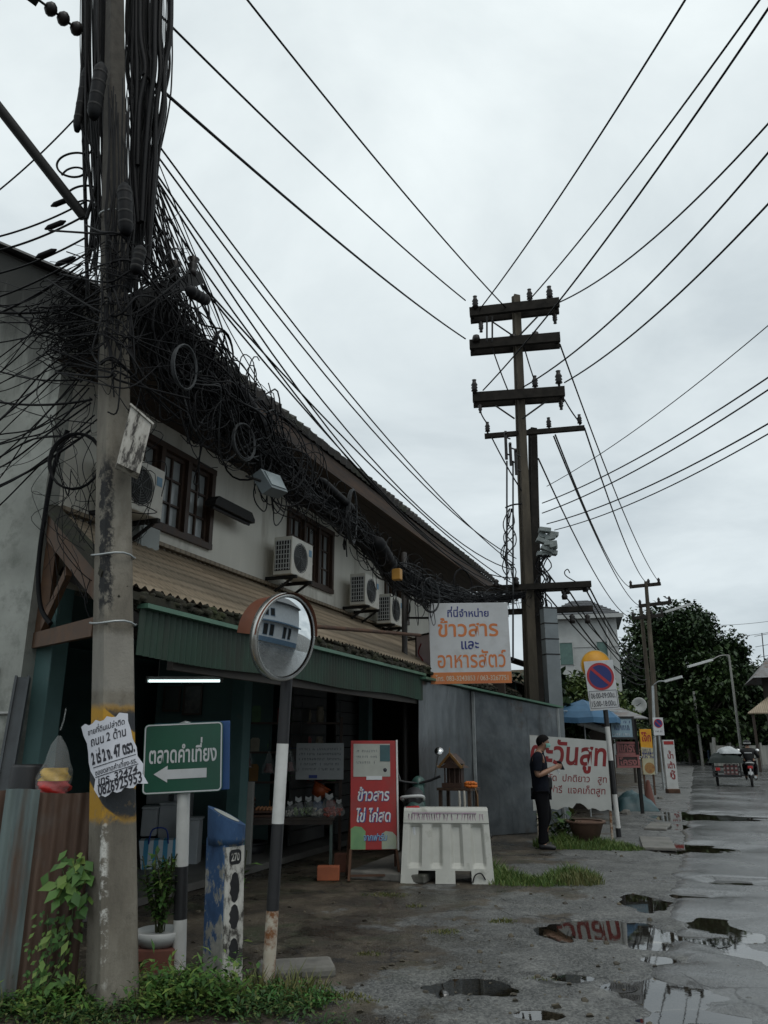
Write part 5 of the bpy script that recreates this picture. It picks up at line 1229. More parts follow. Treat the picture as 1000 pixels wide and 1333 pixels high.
# ------------------------------------------------------------ air conditioners and fittings
M_ac = mat('ac_casing', (.64, .62, .56), (.54, .52, .46), 4, .5, dirt=(.22, .19, .14), dscale=3, damt=(.6, .8))
def ac(s_, w_, z_, label, loc=None, rz=BA):
    t = thing('air_conditioner', label, 'air conditioner', loc if loc else W(s_, w_, z_), rz, 'outdoor air conditioner units'); W_, D_, H_ = .66, .30, .56
    b = MB(); b.box((0, 0, H_/2), (W_, D_, H_), None, .012); cs = b.build('casing', M_ac, t)
    b = MB()
    for k in range(7): b.box((-W_/2-.004, 0, .09+k*.068), (.012, .24, .012))
    for k in range(6): b.box((-W_/2-.007, -.11+k*.044, H_/2), (.012, .010, .43))
    b.build('side_grille', M_plw, cs); b = MB(); b.box((-W_/2-.001, 0, H_/2), (.005, .25, .45)); b.build('coil', M_dark, cs)
    b = MB(); disc(b, .20, -.06, H_/2, -D_/2-.002, 32); b.build('fan', M_dark, cs)
    b = MB()
    for k in range(7): b.lathe([(.04+.028*k, 0), (.045+.028*k, .006), (.05+.028*k, 0)], 28, (-.06, -D_/2-.003, H_/2), MX)
    for k in range(8): b.beam((-.06, -D_/2-.006, H_/2), (-.06+.21*math.cos(k*PI/4), -D_/2-.006, H_/2+.22*math.sin(k*PI/4)), .008, .006)
    b.build('fan_guard', mat('guard_dark', (.08, .085, .085), None, 6, .5), cs)
    b = MB(); b.box((.24, -D_/2-.003, H_*.74), (.09, .004, .10)); b.build('sticker', mat('sticker_blue', (.16, .32, .46), None, 5, .5), cs)
    for sx_ in (-.24, .24):
        b = MB(); b.box((sx_, .06, -.025), (.045, .50, .045)); b.beam((sx_, .29, -.30), (sx_, -.12, -.045), .03, .03); b.box((sx_, .30, -.17), (.045, .02, .34)); b.build('bracket', M_steel, t)
    return t
ac(5.08, 1.47, 3.90, 'white outdoor air conditioner on brackets below the second window from the pole')
ac(7.80, 1.47, 3.90, 'white air conditioner on brackets just left of the steel sign post')
ac(9.05, 1.47, 3.75, 'air conditioner half hidden behind black cables right of the steel sign post')
ac(1.50, 1.50, 3.90, 'air conditioner mostly hidden behind the leaning pole next to the first window')
b = MB(); b.box((0, 0, 0), (.36, .16, .48), None, .015); b.box((0, -.085, 0), (.30, .01, .42)); tag(b.build('fuse_box', mat('box_grey', (.34, .37, .36), (.28, .30, .29), 4, .5), loc=W(2.0, 1.70, 3.67), rz=BA), 'pale grey fuse box on the white wall right of the leaning pole', 'box')
t = thing('lamp_batten', 'black hanging fluorescent lamp batten on the white wall between the two windows', 'lamp', W(3.55, 1.62, 4.47), BA); b = MB(); b.prism([(-.48, 0), (.48, 0), (.48, .05), (.40, .13), (-.40, .13), (-.48, .05)], -.10, .06); b.build('housing', M_steel, t); b = MB(); b.tube([(-.44, -.03, -.02), (.44, -.03, -.02)], .02, 8); b.build('tube', M_blackp, t)
fd = bpt(352, 630, .2); t = thing('floodlight', 'grey floodlight box tilted down under the cable bundle', 'floodlight', fd, BA, rot=(math.radians(-28), math.radians(-8), BA)); b = MB(); b.prism([(-.16, -.11), (.16, -.11), (.19, .10), (-.19, .10)], -.06, .06); b.build('housing', mat('flood_grey', (.12, .145, .155), None, 5, .45), t); b = MB(); b.box((0, -.065, 0), (.28, .01, .16)); b.build('lens', mat('flood_lens', (.20, .24, .25), None, 5, .15, bump=0), t); b = MB(); b.tube([(-.18, 0, 0), (-.2, .1, .12), (.2, .1, .12), (.18, 0, 0)], .012, 6); b.build('bracket', M_steel, t)
b = MB(); b.box((0, 0, 0), (.10, .12, .15), None, .01); tag(b.build('orange_junction_box', mat('box_amber', (.40, .20, .03), None, 5, .5), loc=bpt(517, 748, .30), rz=BA), 'small amber junction box on the cables by the steel sign post', 'box')
# ============================================================ DOUBLE POLE AND OVERHEAD WIRES
MY = 17.0
T = NT('old_pole_concrete'); g = T.noise(3, 6, .65, stretch=(1, 1, .25)); zz = T.sep()[2]
c = T.ramp(g, [(.3, (.026, .021, .015)), (.55, (.070, .057, .039)), (.8, (.13, .11, .08))])
T.set(c, .85); T.bump(T.noise(30, 4), .4, .01); M_op = T.m
T = NT('old_arm_concrete'); T.set(T.ramp(T.noise(5, 5, .65), [(.3, (.010, .009, .0075)), (.7, (.028, .024, .020))]), .9, 0, .25); M_arm = T.m
dp = thing('double_utility_pole', 'tall brown double concrete pole with stacked crossarms beside the rice board', 'utility pole', (at(690, 850, MY).x-.16, MY, 0))
DPL = Vector(dp.location)
def dl(px, py, Y=MY): return at(px, py, Y)-DPL
b = MB(); p_ = [dl(690, 850), dl(672, 392)]; ax = (p_[1]-p_[0]); base = p_[0]-ax*(p_[0].z/ax.z)
def ipole(b, base, top, w0, w1, yaw):
    n = 12; rr = []
    Mz = Matrix.Rotation(yaw, 3, 'Z')
    for i in range(n+1):
        t = i/n; c = base.lerp(top, t); h = (w0+(w1-w0)*t)/2; e = h*.78
        for v in ((h, -h), (h, -e*.5), (e, -e*.4), (e, e*.4), (h, e*.5), (h, h), (-h, h), (-h, e*.5), (-e, e*.4), (-e, -e*.4), (-h, -e*.5), (-h, -h)): rr.append(c+Mz@Vector((v[0], v[1], 0)))
    m = 12; b.add(rr, [(i*m+k, i*m+(k+1) % m, (i+1)*m+(k+1) % m, (i+1)*m+k) for i in range(n) for k in range(m)]); b.add(rr[-m:], [tuple(range(m))])
ipole(b, base, p_[1]+Vector((0, 0, .15)), .24, .16, .35); b.build('shaft', M_op, dp)
b = MB(); q0 = dl(699, 900, MY+.45); q1 = dl(693.5, 558, MY+.45); ax = q1-q0; ipole(b, q0-ax*(q0.z/ax.z), q1, .25, .16, .35); b.build('rear_shaft', M_arm, dp)
def arm(x0, y0, x1, y1, h, dbl=.16, nm='crossarm'):
    a = dl(x0, y0, MY+.16); c = dl(x1, y1, MY-.22); b = MB()
    for s_ in ((-1, 1) if dbl else (0,)): off = Vector((.16, .9, 0)).normalized()*s_*(dbl or 0); b.beam(a+off, c+off, .10, h)
    if dbl:
        for t in (.03, .97): p = a.lerp(c, t); b.beam(p-Vector((.03, .2, 0)), p+Vector((.03, .2, 0)), .05, .05)
    b.build(nm, M_arm, dp); return a, c
A1 = arm(612, 411, 728, 398, .24); A2_ = arm(612, 453, 729, 443, .24); A3 = arm(616, 521, 735, 513, .24); A4 = arm(631, 568, 761, 557, .11, 0)
A5 = arm(622, 769, 769, 762, .13); A6 = arm(655, 797, 772, 792, .12, 0)
def ins(p, up=1, s_=1.0, nm='insulator', cap=True):
    b = MB(); k = up*s_
    prof = [(.0, 0), (.03, 0), (.03, .05), (.085, .07), (.06, .12), (.085, .15), (.06, .20), (.085, .23), (.055, .29), (.045, .34), (.06, .37), (.0, .40)]
    b.lathe([(r_*s_, z_*k) for r_, z_ in (prof if up > 0 else prof)], 12, p); b.build(nm, M_porc, dp)
for (px, py, up, s_) in ((619, 402, 1, .95), (690, 392, 1, .9), (716, 390, 1, 1.0), (626, 419, -1, .75), (722, 408, -1, .75), (618, 512, 1, .95), (697, 506, 1, .9), (728, 502, 1, 1.05), (625, 526, -1, .6), (730, 520, -1, .7), (635, 564, 1, .75), (715, 558, 1, .75), (755, 553, 1, .7)):
    ins(dl(px, py, MY-.1), up, s_)
for (px, py) in ((620, 441), (668, 440), (697, 437)): b = MB(); b.lathe([(0, -.1), (.08, -.08), (.1, 0), (.08, .08), (0, .1)], 12, dl(px, py, MY-.1)); b.build('spool_insulator', M_porc, dp)
for (x0, y0, x1, y1) in ((640, 418, 668, 437), (700, 412, 676, 437), (645, 528, 670, 545), (712, 522, 680, 545), (634, 412, 634, 445), (641, 412, 641, 445)):
    b = MB(); b.tube([dl(x0, y0, MY-.25), dl(x1, y1, MY-.25)], .022, 6); b.build('brace', M_steel, dp)
for (px, y0, y1) in ((658, 562, 598), (664, 577, 606), (671, 585, 618)):
    b = MB(); a = dl(px, y0, MY-.3); c = dl(px+1.5, y1, MY-.3); b.tube([a, c], .035, 8); b.beam(a, a.lerp(c, .1)+Vector((.0, -.06, 0)), .05, .05); b.tube([a.lerp(c, .2), a.lerp(c, .2)+Vector((.12, .1, 0))], .02, 6); b.tube([a.lerp(c, .8), a.lerp(c, .8)+Vector((.12, .1, 0))], .02, 6); b.build('fuse_cutout', M_porc, dp)
# cable terminal cluster
M_term = mat('terminal_grey', (.26, .29, .28), (.15, .17, .165), 8, .6); q = random.Random(3); b = MB()
for k in range(12):
    c = dl(711+q.uniform(-5, 9), 690+k*2.8+q.uniform(-1, 1), MY-.1+q.uniform(-.1, .1)); b.box(c, (.26*q.uniform(.5, 1.3), .18, .10), Matrix.Rotation(q.uniform(-.5, .5), 3, 'Y'), .01)
b.build('terminal_cluster', M_term, dp)
b = MB()
for k in range(9):
    a = dl(708+q.uniform(-6, 8), 722, MY-.1); pts = [a]
    for j in range(5): pts.append(dl(706+q.uniform(-9, 12), 738+j*16, MY-.1+q.uniform(-.1, .2)))
    b.tube(spl(pts, 4), .014, 5)
for k in range(6):
    pts = [dl(664+q.uniform(-3, 4), 662, MY-.2)]
    for j in range(6): pts.append(dl(662+q.uniform(-9, 10), 680+j*15, MY-.2))
    b.tube(spl(pts, 4), .013, 5)
b.tube(spl([dl(658, 661, MY-.2), dl(668, 657, MY-.2), dl(680, 656, MY-.2)], 4), .02, 5)
b.build('service_wires', M_cab, dp)
for (px, py) in ((646, 760), (672, 757), (738, 768), (762, 765), (745, 806), (765, 806), (735, 775)): b = MB(); b.lathe([(0, -.1), (.06, -.09), (.07, -.02), (.05, .02), (.07, .06), (.03, .1), (0, .11)], 10, dl(px, py, MY-.2)); b.build('low_insulator', M_porc, dp)
b = MB(); b.tube(spl([dl(765, 765, MY-.2), dl(740, 752, MY-.2), dl(735, 745, MY-.2), dl(739, 741, MY-.2), dl(742, 746, MY-.2)], 4), .012, 5); b.build('hook_wire', M_cab, dp)
b = MB()
for px in (660, 668): b.tube([dl(px, 860, MY-.4), dl(px, 600, MY-.25)], .02, 6)
b.build('earth_conduit', M_cab2, dp)
# wires towards the camera, over the road
def ext(a, c, k): a = Vector(a); c = Vector(c); return a+(c-a)*k
GW = 'high voltage wires strung overhead'
def hv(px0, py0, px1, py1, z1, label, sag=.12, k=1.35, r=.017, Y0=MY-.1):
    a = at(px0, py0, Y0); c = atz(px1, py1, z1); return wire(a, ext(a, c, k), sag*2.2, r, label, GW, n=26)
hv(660, 402, 335, 0, 11.3, 'longest overhead wire from the top crossarm to the upper left, highest of the three')
hv(606, 391, 222, 15, 10.4, 'overhead wire from the left tip of the top crossarm towards the leaning pole')
a_ = at(606, 441, MY-.1); wire(a_, pole_at(7.47, .25, 0)+Vector((0, 0, 0)), .14, .017, 'lowest of the three overhead wires between the leaning pole and the second crossarm', GW)
hv(625, 402, 880, 0, 10.8, 'steepest overhead wire from the left end of the top crossarm to the top edge')
hv(686, 394, 975, 0, 10.9, 'overhead wire from the middle of the top crossarm to the upper right corner')
hv(629, 508, 983, 0, 10.0, 'overhead wire crossing before the double pole from the third crossarm to the top right', .2)
hv(727, 394, 1000, 118, 10.9, 'overhead wire from the right tip of the top crossarm out over the road', .3)
hv(681, 504, 1000, 152, 10.0, 'overhead wire from the middle of the third crossarm out over the road', .3)
hv(735, 498, 1000, 235, 9.3, 'lowest overhead wire, from the right tip of the third crossarm over the road', .2)
GS = 'service wires crossing the road'
for (px0, py0, px1, py1, z1, r_, lb_) in ((712, 633, 1000, 413, 7.6, .008, 'topmost thin service wire slanting down from the right edge'), (706, 655, 1000, 480, 6.6, .012, 'upper wire of the higher pair crossing the road from the double pole'), (706, 668, 1000, 496, 6.4, .012, 'lower wire of the higher pair crossing the road from the double pole'),
                                    (712, 682, 1000, 540, 5.9, .012, 'upper wire of the lower pair crossing the road from the double pole'), (722, 690, 1000, 553, 5.7, .010, 'lowest service wire crossing the road from the grey terminals')):
    a = at(px0, py0, MY-.1); c = atz(px1, py1, z1); wire(a, ext(a, c, 1.2), .22, r_, lb_, GS)
# far pole and wires to it
FY = 46.0
fp = thing('far_utility_pole', 'distant concrete pole with three thin crossarms before the dark trees', 'utility pole', (at(851, 940, FY).x, FY, 0)); FL = Vector(fp.location)
def fl_(px, py, Y=FY): return at(px, py, Y)-FL
b = MB(); a = fl_(852, 900); c = fl_(841, 757); ax = c-a; b.tube([a-ax*(a.z/ax.z), c], [.2, .11], 8); b.build('shaft', M_op, fp)
b = MB(); a = fl_(843, 880, FY+.8); c = fl_(834, 788, FY+.8); ax = c-a; b.tube([a-ax*(a.z/ax.z), c], [.17, .10], 8); b.build('rear_shaft', M_op, fp)
for (x0, y0, x1, y1) in ((820, 764, 860, 760), (832, 789, 874, 784), (823, 805, 864, 801)):
    b = MB(); b.beam(fl_(x0, y0), fl_(x1, y1), .16, .20); b.build('crossarm', M_arm, fp)
    for t in (.04, .62, .95):
        p = fl_(x0, y0).lerp(fl_(x1, y1), t); b = MB(); b.lathe([(.04, 0), (.10, .08), (.07, .18), (.1, .24), (.05, .36), (0, .40)], 8, p); b.build('insulator', M_porc, fp)
GF = 'wires running on to the distant pole'
for i, (px0, py0, px1, py1, lb_) in enumerate(((729, 448, 860, 760, 'rightmost wire from the second crossarm down to the distant pole'), (761, 557, 845, 760, 'wire from the right end of the thin crossarm to the distant pole'), (723, 566, 823, 765, 'wire from the middle of the thin crossarm to the distant pole'), (721, 568, 834, 789, 'second wire from the middle of the thin crossarm to the distant pole'),
                                      (701, 597, 823, 804, 'wire from behind the rear pole top to the lowest distant crossarm'), (640, 569, 680, 640, 'short slack wire from the left end of the thin crossarm to the pole'), (735, 520, 757, 552, 'jumper wire between the third crossarm and the thin crossarm at the right'), (640, 450, 663, 512, 'jumper wire left of the pole between the second and third crossarms'), (682, 450, 697, 498, 'jumper wire right of the pole between the second and third crossarms'), (625, 535, 636, 552, 'jumper wire at the left between the third crossarm and thin crossarm'))):
    if i < 5: wire(at(px0, py0, MY), at(px1, py1, FY), .9, .02, lb_, GF)
    else: wire(at(px0, py0, MY-.1), at(px1, py1, MY-.1), .05, .016, lb_, 'jumper wires on the double pole', n=8)
for i, (px0, py0, px1, py1) in enumerate(((768, 766, 836, 860), (762, 766, 840, 870), (740, 768, 838, 880), (772, 795, 842, 884), (745, 800, 840, 890), (705, 735, 835, 868), (700, 760, 838, 885))):
    wire(at(px0, py0, MY-.1), at(px1, py1, FY), .55, .02, ('low wire from the end of the lower crossarm towards the distant pole, first', 'low wire from the lower crossarm tip towards the distant pole, second', 'low wire from the hanging insulator of the lower crossarm to the far pole', 'wire from the right tip of the bottom crossarm to the far pole', 'wire from the underside of the bottom crossarm to the far pole', 'wire from below the grey terminals past the grey building', 'lowest wire from the double pole past the bamboo to the far pole')[i], GF)
# wires from the leaning pole over the eave to the double pole
GE = 'wires above the tiled eave'
for i, (px0, py0, Y0, px1, py1, sag) in enumerate(((200, 196, 6.0, 672, 727, .55), (196, 215, 6.0, 668, 742, .75), (205, 235, 5.95, 672, 752, 1.0), (200, 180, 5.95, 670, 735, .4), (258, 365, 6.5, 668, 760, .3), (262, 372, 6.5, 650, 772, .35), (202, 260, 6.1, 667, 765, .8))):
    wire(at(px0, py0, Y0), at(px1, py1, MY-.15), sag, .0105, ('topmost black wire sweeping from the leaning pole over the eave', 'second black wire sweeping over the eave below the topmost', 'wire sagging furthest below its neighbours above the eave', 'thin wire leaving the leaning pole highest and running over the eave', 'wire from the tip of the leaning pole crossarm running close above the eave', 'lower wire from the crossarm tip running into the eave bundle', 'wire leaving the leaning pole lowest and dipping across the tiled roof edge')[i], GE)
# wires going off to the left
GL = 'wires leaving the leaning pole to the left'
for i, (px0, py0, px1, py1, r_) in enumerate(((100, 152, -20, 262, .008), (112, 262, -20, 312, .009), (108, 282, -20, 330, .010), (110, 310, -20, 360, .009), (112, 330, -20, 392, .009), (105, 345, -20, 415, .010), (120, 395, -20, 405, .012), (120, 520, -20, 520, .010), (118, 560, -20, 640, .010))):
    wire(at(px0, py0, 5.8), at(px1, py1, 6.0), .05, r_, ('topmost single wire leaving the pole towards the left edge', 'second wire from the top leaving the pole to the left, with a splice', 'wire with a black splice just above the party wall top', 'wire crossing the sky just over the sloping party wall', 'wire grazing the mouldy top of the party wall', 'wire crossing the black mould at the top of the party wall', 'thick wire running level into the tangle left of the pole', 'level black wire crossing the middle of the party wall', 'wire drooping from the pole across the lower party wall')[i], GL)
for i, (px, py) in enumerate(((80, 263), (72, 293), (60, 330), (85, 340))):
    t = MB(); d_ = (at(px+14, py-5, 5.85)-at(px-14, py+6, 5.85)); t.tube([at(px, py, 5.85)-d_*.5, at(px, py, 5.85)-d_*.3, at(px, py, 5.85)+d_*.3, at(px, py, 5.85)+d_*.5], [.006, .024, .024, .006], 8)
    tag(t.build('wire_splice', M_cab), ('small black splice on the wire above the party wall, topmost', 'small black splice on the second wire above the party wall', 'small black splice near the sloping top of the party wall', 'small black splice closest to the leaning pole')[i], 'cable closure', 'small wire splices left of the pole')
for i, (px, py, lb_) in enumerate(((93, 205, 'small open loop of wire left of the pole at the top'), (105, 248, 'small open loop of wire left of the pole, just above the splices'))):
    a = at(px, py, 5.8); pts = [a+Vector((.15*math.cos(t*.6)*(1-.02*t), .02*t*.2, .09*math.sin(t*.6)-.012*t)) for t in range(16)]; tag(CB(.010).add(spl(pts, 3)).build('wire_loop', M_cab), lb_, 'wire loop')
# ============================================================ BACKGROUND
M_leafT = leafmat('leaf_dark_tree', (.022, .046, .016), (.009, .019, .007), (.046, .078, .026))
M_leafT2 = leafmat('leaf_mid_tree', (.026, .052, .014), (.012, .024, .008), (.045, .078, .022))
M_leafT3 = leafmat('leaf_bamboo', (.085, .13, .035), (.04, .07, .02), (.15, .19, .06))
M_bark = mat('bark', (.055, .045, .035), (.03, .025, .02), 6, .9)
def tree(name, label, x, y, h, cw, ch, m, seed, n=9000, ls=.32, cl=34, tr=.25, lean=(0, 0), group=None, z0=None):
    q = random.Random(seed); t = thing(name, label, 'tree', (x, y, 0), 0, group); b = MB(); st = MB()
    cz = h-ch/2 if z0 is None else z0+ch/2
    st.tube(spl([(0, 0, -.1), (.05*h*ser(q)*.3, 0, cz*.5), (lean[0]*.6, lean[1], cz)], 4), [tr*(1-.5*i/8) for i in range(9)], 8)
    cs = []
    for i in range(cl):
        while True:
            v = Vector((ser(q), ser(q), ser(q)))
            if .25 < v.length < 1: break
        v = v.normalized()*(v.length**.5)
        wz = 1-.25*max(0, v.z)
        c = Vector((v.x*cw/2*wz+lean[0], v.y*cw/2*wz+lean[1], cz+v.z*ch/2)); r_ = cw*q.uniform(.12, .23); cs.append((c, r_))
        if i < 14: st.tube([Vector((lean[0]*.4, 0, cz*q.uniform(.55, .9))), c.lerp(Vector((0, 0, cz)), .35)+Vector((0, 0, -.2)), c], [tr*.35, tr*.2, tr*.06], 5)
    for i in range(n):
        c, r_ = cs[q.randrange(cl)]; d_ = Vector((q.gauss(0, 1), q.gauss(0, 1), q.gauss(0, .8)))
        d_ = d_.normalized()*(q.random()**.45)*1.15
        p = c+d_*r_; dd = Vector((ser(q), ser(q), ser(q)-.2)); b.leaf(p, dd, Vector((0, 0, 1)), ls*q.uniform(.7, 1.5), ls*.75, .15)
    b.build('crown', m, t); st.build('trunk', M_bark, t); return t
GT = 'trees at the bend of the road'
tree('big_tree', 'biggest dark round crowned tree behind the distant pole', at(898, 950, 66).x, 66, 12.6, 8.8, 9.5, M_leafT, 1, 34000, .35, 60, .35, group=GT)
tree('big_tree', 'dark tree merging with the left foot of the biggest tree', at(852, 950, 62).x, 62, 8.3, 4.6, 7.0, M_leafT, 2, 8000, .40, 26, .25, group=GT)
tree('big_tree', 'brighter green tree in front of the biggest tree, above the leaning grey post', at(922, 950, 60).x, 60, 8.0, 5.0, 7.2, M_leafT2, 3, 9000, .38, 30, .25, group=GT)
tree('big_tree', 'dark tree right of the biggest tree behind the leaning lamp post', at(958, 950, 64).x, 64, 9.2, 6.0, 8.9, M_leafT, 4, 12000, .42, 34, .28, group=GT)
tree('big_tree', 'tree at the right edge rising over the tin roofed cottage', at(985, 950, 72).x, 72, 8.6, 6.0, 8.0, M_leafT, 5, 9000, .45, 28, .3, group=GT)
tree('big_tree', 'low tree closing the road behind the scooter', at(905, 960, 88).x, 88, 9.5, 10, 9.4, M_leafT, 6, 14000, .55, 30, .3, group=GT)
tree('big_tree', 'dark tree filling the gap left of the road bend', at(868, 960, 78).x, 78, 9.0, 8, 8.9, M_leafT, 7, 12000, .5, 28, .3, group=GT)
tree('big_tree', 'dark tree filling the right side of the road bend', at(945, 960, 84).x, 84, 8.0, 9, 7.9, M_leafT, 8, 12000, .52, 26, .3, group=GT)
tree('bamboo_clump', 'yellow green bamboo growing behind the blue umbrella and the grey column', at(762, 880, 24).x, 24, 3.75, 2.4, 2.4, M_leafT3, 9, 5200, .15, 26, .05)
tree('roadside_bush', 'dark tangled bush at the foot of the double pole', at(705, 900, 19.5).x, 19.5, 3.3, 2.0, 2.4, M_leafT, 10, 3500, .2, 18, .06)
tree('roadside_bush', 'green bush between the round sign and the tan balcony building', at(818, 905, 34).x, 34, 3.7, 1.7, 2.2, M_leafT2, 11, 3000, .18, 18, .06)
tree('roadside_bush', 'pale green bush low at the road bend, below the trees', at(893, 980, 70).x, 70, 1.9, 3.2, 1.9, M_leafT2, 12, 2500, .2, 16, .05)
# grey hip roofed building
M_gw = mat('far_grey_wall', (.40, .41, .40), (.33, .34, .335), 1.2, .85, dirt=(.26, .27, .26), dscale=.8, damt=(.5, .8))
M_gr_ = mat('far_grey_roof', (.14, .145, .155), (.09, .095, .10), 3, .7)
gx0 = at(712, 900, 55).x; gx1 = at(801, 900, 55).x; gb_ = thing('grey_building', 'pale grey three storey building with hipped grey tiled roof beyond the wires', 'building', ((gx0+gx1)/2+.4, 55, 0), math.radians(-14))
wd = gx1-gx0; zE = at(760, 803, 55).z; zA = at(760, 771, 55).z; dp_ = 7
b = MB(); b.box((0, dp_/2, zE/2), (wd, dp_, zE)); b.box((0, dp_/2-.0, zE*.80), (wd+.1, dp_+.1, .25)); b.build('wall', M_gw, gb_)
b = MB(); o_ = .5; k = [(-wd/2-o_, -o_, zE), (wd/2+o_, -o_, zE), (wd/2+o_, dp_+o_, zE), (-wd/2-o_, dp_+o_, zE), (-.6, dp_/2, zA), (.6, dp_/2, zA)]
b.add(k, [(0, 1, 5, 4), (1, 2, 5), (2, 3, 4, 5), (3, 0, 4), (3, 2, 1, 0)])
for t in range(1, 9):
    f_ = t/9; b.beam(Vector(k[0]).lerp(Vector(k[4]), f_)+Vector((0, -.03, .03)), Vector(k[1]).lerp(Vector(k[5]), f_)+Vector((0, -.03, .03)), .07, .06)
b.build('roof', M_gr_, gb_)
b = MB(); b.box((0, -.52, zE-.05), (wd+1, .08, .28)); b.build('eave', M_gw, gb_)
for (x_, z_) in ((1.35, zE-2.6), (-1.2, zE-2.6), (1.35, zE-5.5), (-1.2, zE-5.5)):
    b = MB(); b.box((x_, -.03, z_), (.9, .08, 1.5)); wn = b.build('window', mat('green_shutter', (.09, .16, .14), (.06, .11, .1), 6, .6), gb_)
    b = MB()
    for kx in (-.47, .47): b.box((x_+kx, -.05, z_), (.06, .1, 1.6))
    b.box((x_, -.05, z_+.8), (1.0, .1, .06)); b.build('frame', M_gw, wn)
b = MB(); b.tube([(wd/2-.7, -.2, 0), (wd/2-.7, -.2, zE-.2)], .08, 8); b.build('downpipe', M_gw, gb_)
# row of stalls and low shop houses further along
def rbox(b, s0, s1, w0, w1, z0, z1): b.box(((s0+s1)/2, (w0+w1)/2, (z0+z1)/2), (s1-s0, abs(w1-w0), z1-z0))
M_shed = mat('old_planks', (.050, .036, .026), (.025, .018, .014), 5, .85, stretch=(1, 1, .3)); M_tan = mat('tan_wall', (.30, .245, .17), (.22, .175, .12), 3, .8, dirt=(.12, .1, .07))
M_zinc = mat('weathered_zinc', (.20, .205, .21), (.11, .10, .095), 3, .6, .2, dirt=(.10, .055, .035), damt=(.5, .7))
sh_ = thing('plank_shed', 'dark plank lean-to shed in shadow behind the double pole', 'shed', W(11.2, 0, 0), BA)
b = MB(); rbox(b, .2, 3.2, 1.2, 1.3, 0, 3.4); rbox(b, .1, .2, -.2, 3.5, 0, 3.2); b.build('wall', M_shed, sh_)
b = MB(); corr(b, 0, 3.6, (-.15, 2.9), (3.4, 4.1), .012, .09, 2); b.build('roof', mat('rusty_zinc', (.05, .035, .028), (.025, .02, .018), 4, .8), sh_)
b = MB(); b.box((.3, -.1, 1.45), (.09, .09, 2.9)); b.build('post', M_shed, sh_); b = MB(); b.box((3.3, -.1, 1.45), (.09, .09, 2.9)); b.build('post', M_shed, sh_)
gc = at(718.5, 860, 16.35); t = thing('grey_column', 'square blue grey sheet metal duct column rising beside the double pole', 'column', (gc.x, 16.4, 0), math.radians(12)); zt = at(718, 791, 16.4).z
b = MB(); b.box((0, 0, zt/2), (.30, .22, zt)); b.build('duct', mat('duct_grey', (.20, .225, .235), (.15, .17, .18), 3, .5, .2), t); b = MB()
for z_ in (zt-.02, zt-.35, zt-.68, zt-1.0): b.box((0, 0, z_), (.315, .235, .022))
b.build('seam', M_steel, t)
# food stall with blue umbrella
um = at(770, 934, 18.3); t = thing('blue_umbrella', 'faded blue market umbrella over the dark stall behind the no parking sign', 'umbrella', (um.x-.1, 18.6, 0)); zu = um.z
b = MB(); n = 16; vs = [(0, 0, zu+.42)]
for j, (r_, z_) in enumerate(((.36, .30), (.68, .14), (.84, .0), (.85, -.12))):
    for k in range(n): a = 2*PI*k/n; rr_ = r_*(1-.03*(k % 2)); vs.append((rr_*math.cos(a), rr_*math.sin(a), zu+z_-(.02 if k % 2 else 0)))
fs = [(0, 1+k, 1+(k+1) % n) for k in range(n)]+[(1+j*n+k, 1+(j+1)*n+k, 1+(j+1)*n+(k+1) % n, 1+j*n+(k+1) % n) for j in range(3) for k in range(n)]
b.add(vs, fs, False); b.build('canopy', mat('umbrella_blue', (.05, .135, .235), (.035, .10, .18), 3, .7), t)
b = MB(); b.lathe([(.02, 0), (.02, zu+.4)], 8); b.build('pole', M_galv, t); b = MB()
for k in range(8): a = k*PI/4; b.tube([(0, 0, zu+.15), (.9*math.cos(a), .9*math.sin(a), zu+.13)], .008, 4)
b.build('rib', M_galv, t)
stl = thing('food_stall', 'dark roadside stall with tattered awning and red lettered panels behind the sign post', 'stall', (at(790, 990, 19.5).x, 19.6, 0), math.radians(0))
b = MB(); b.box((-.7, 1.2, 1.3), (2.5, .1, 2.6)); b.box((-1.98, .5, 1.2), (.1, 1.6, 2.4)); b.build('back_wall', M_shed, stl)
b = MB(); za = at(790, 926, 19.2).z; b.add([(-1.9, -.9, za-.15), (.8, -1.0, za-.2), (.8, 1.3, za+.15), (-1.9, 1.3, za+.15), (-1.9, -.9, za-.12), (.8, -1.0, za-.17), (.8, 1.3, za+.18), (-1.9, 1.3, za+.18)], [(3, 2, 1, 0), (4, 5, 6, 7), (0, 1, 5, 4), (1, 2, 6, 5), (2, 3, 7, 6), (3, 0, 4, 7)]); b.build('awning', M_zinc, stl)
b = MB(); b.tube([(-.9, -.95, za-.25), (.1, -1.0, za-.55)], .07, 8); b.tube([(-.6, -.98, za-.3), (.3, -1.05, za-.62)], .05, 8); b.build('rolled_sheet', M_plw, stl)
for x_ in (-1.85, .72): b = MB(); b.box((x_, -.2, za/2-.1), (.07, .07, za-.2)); b.build('post', M_steel, stl)
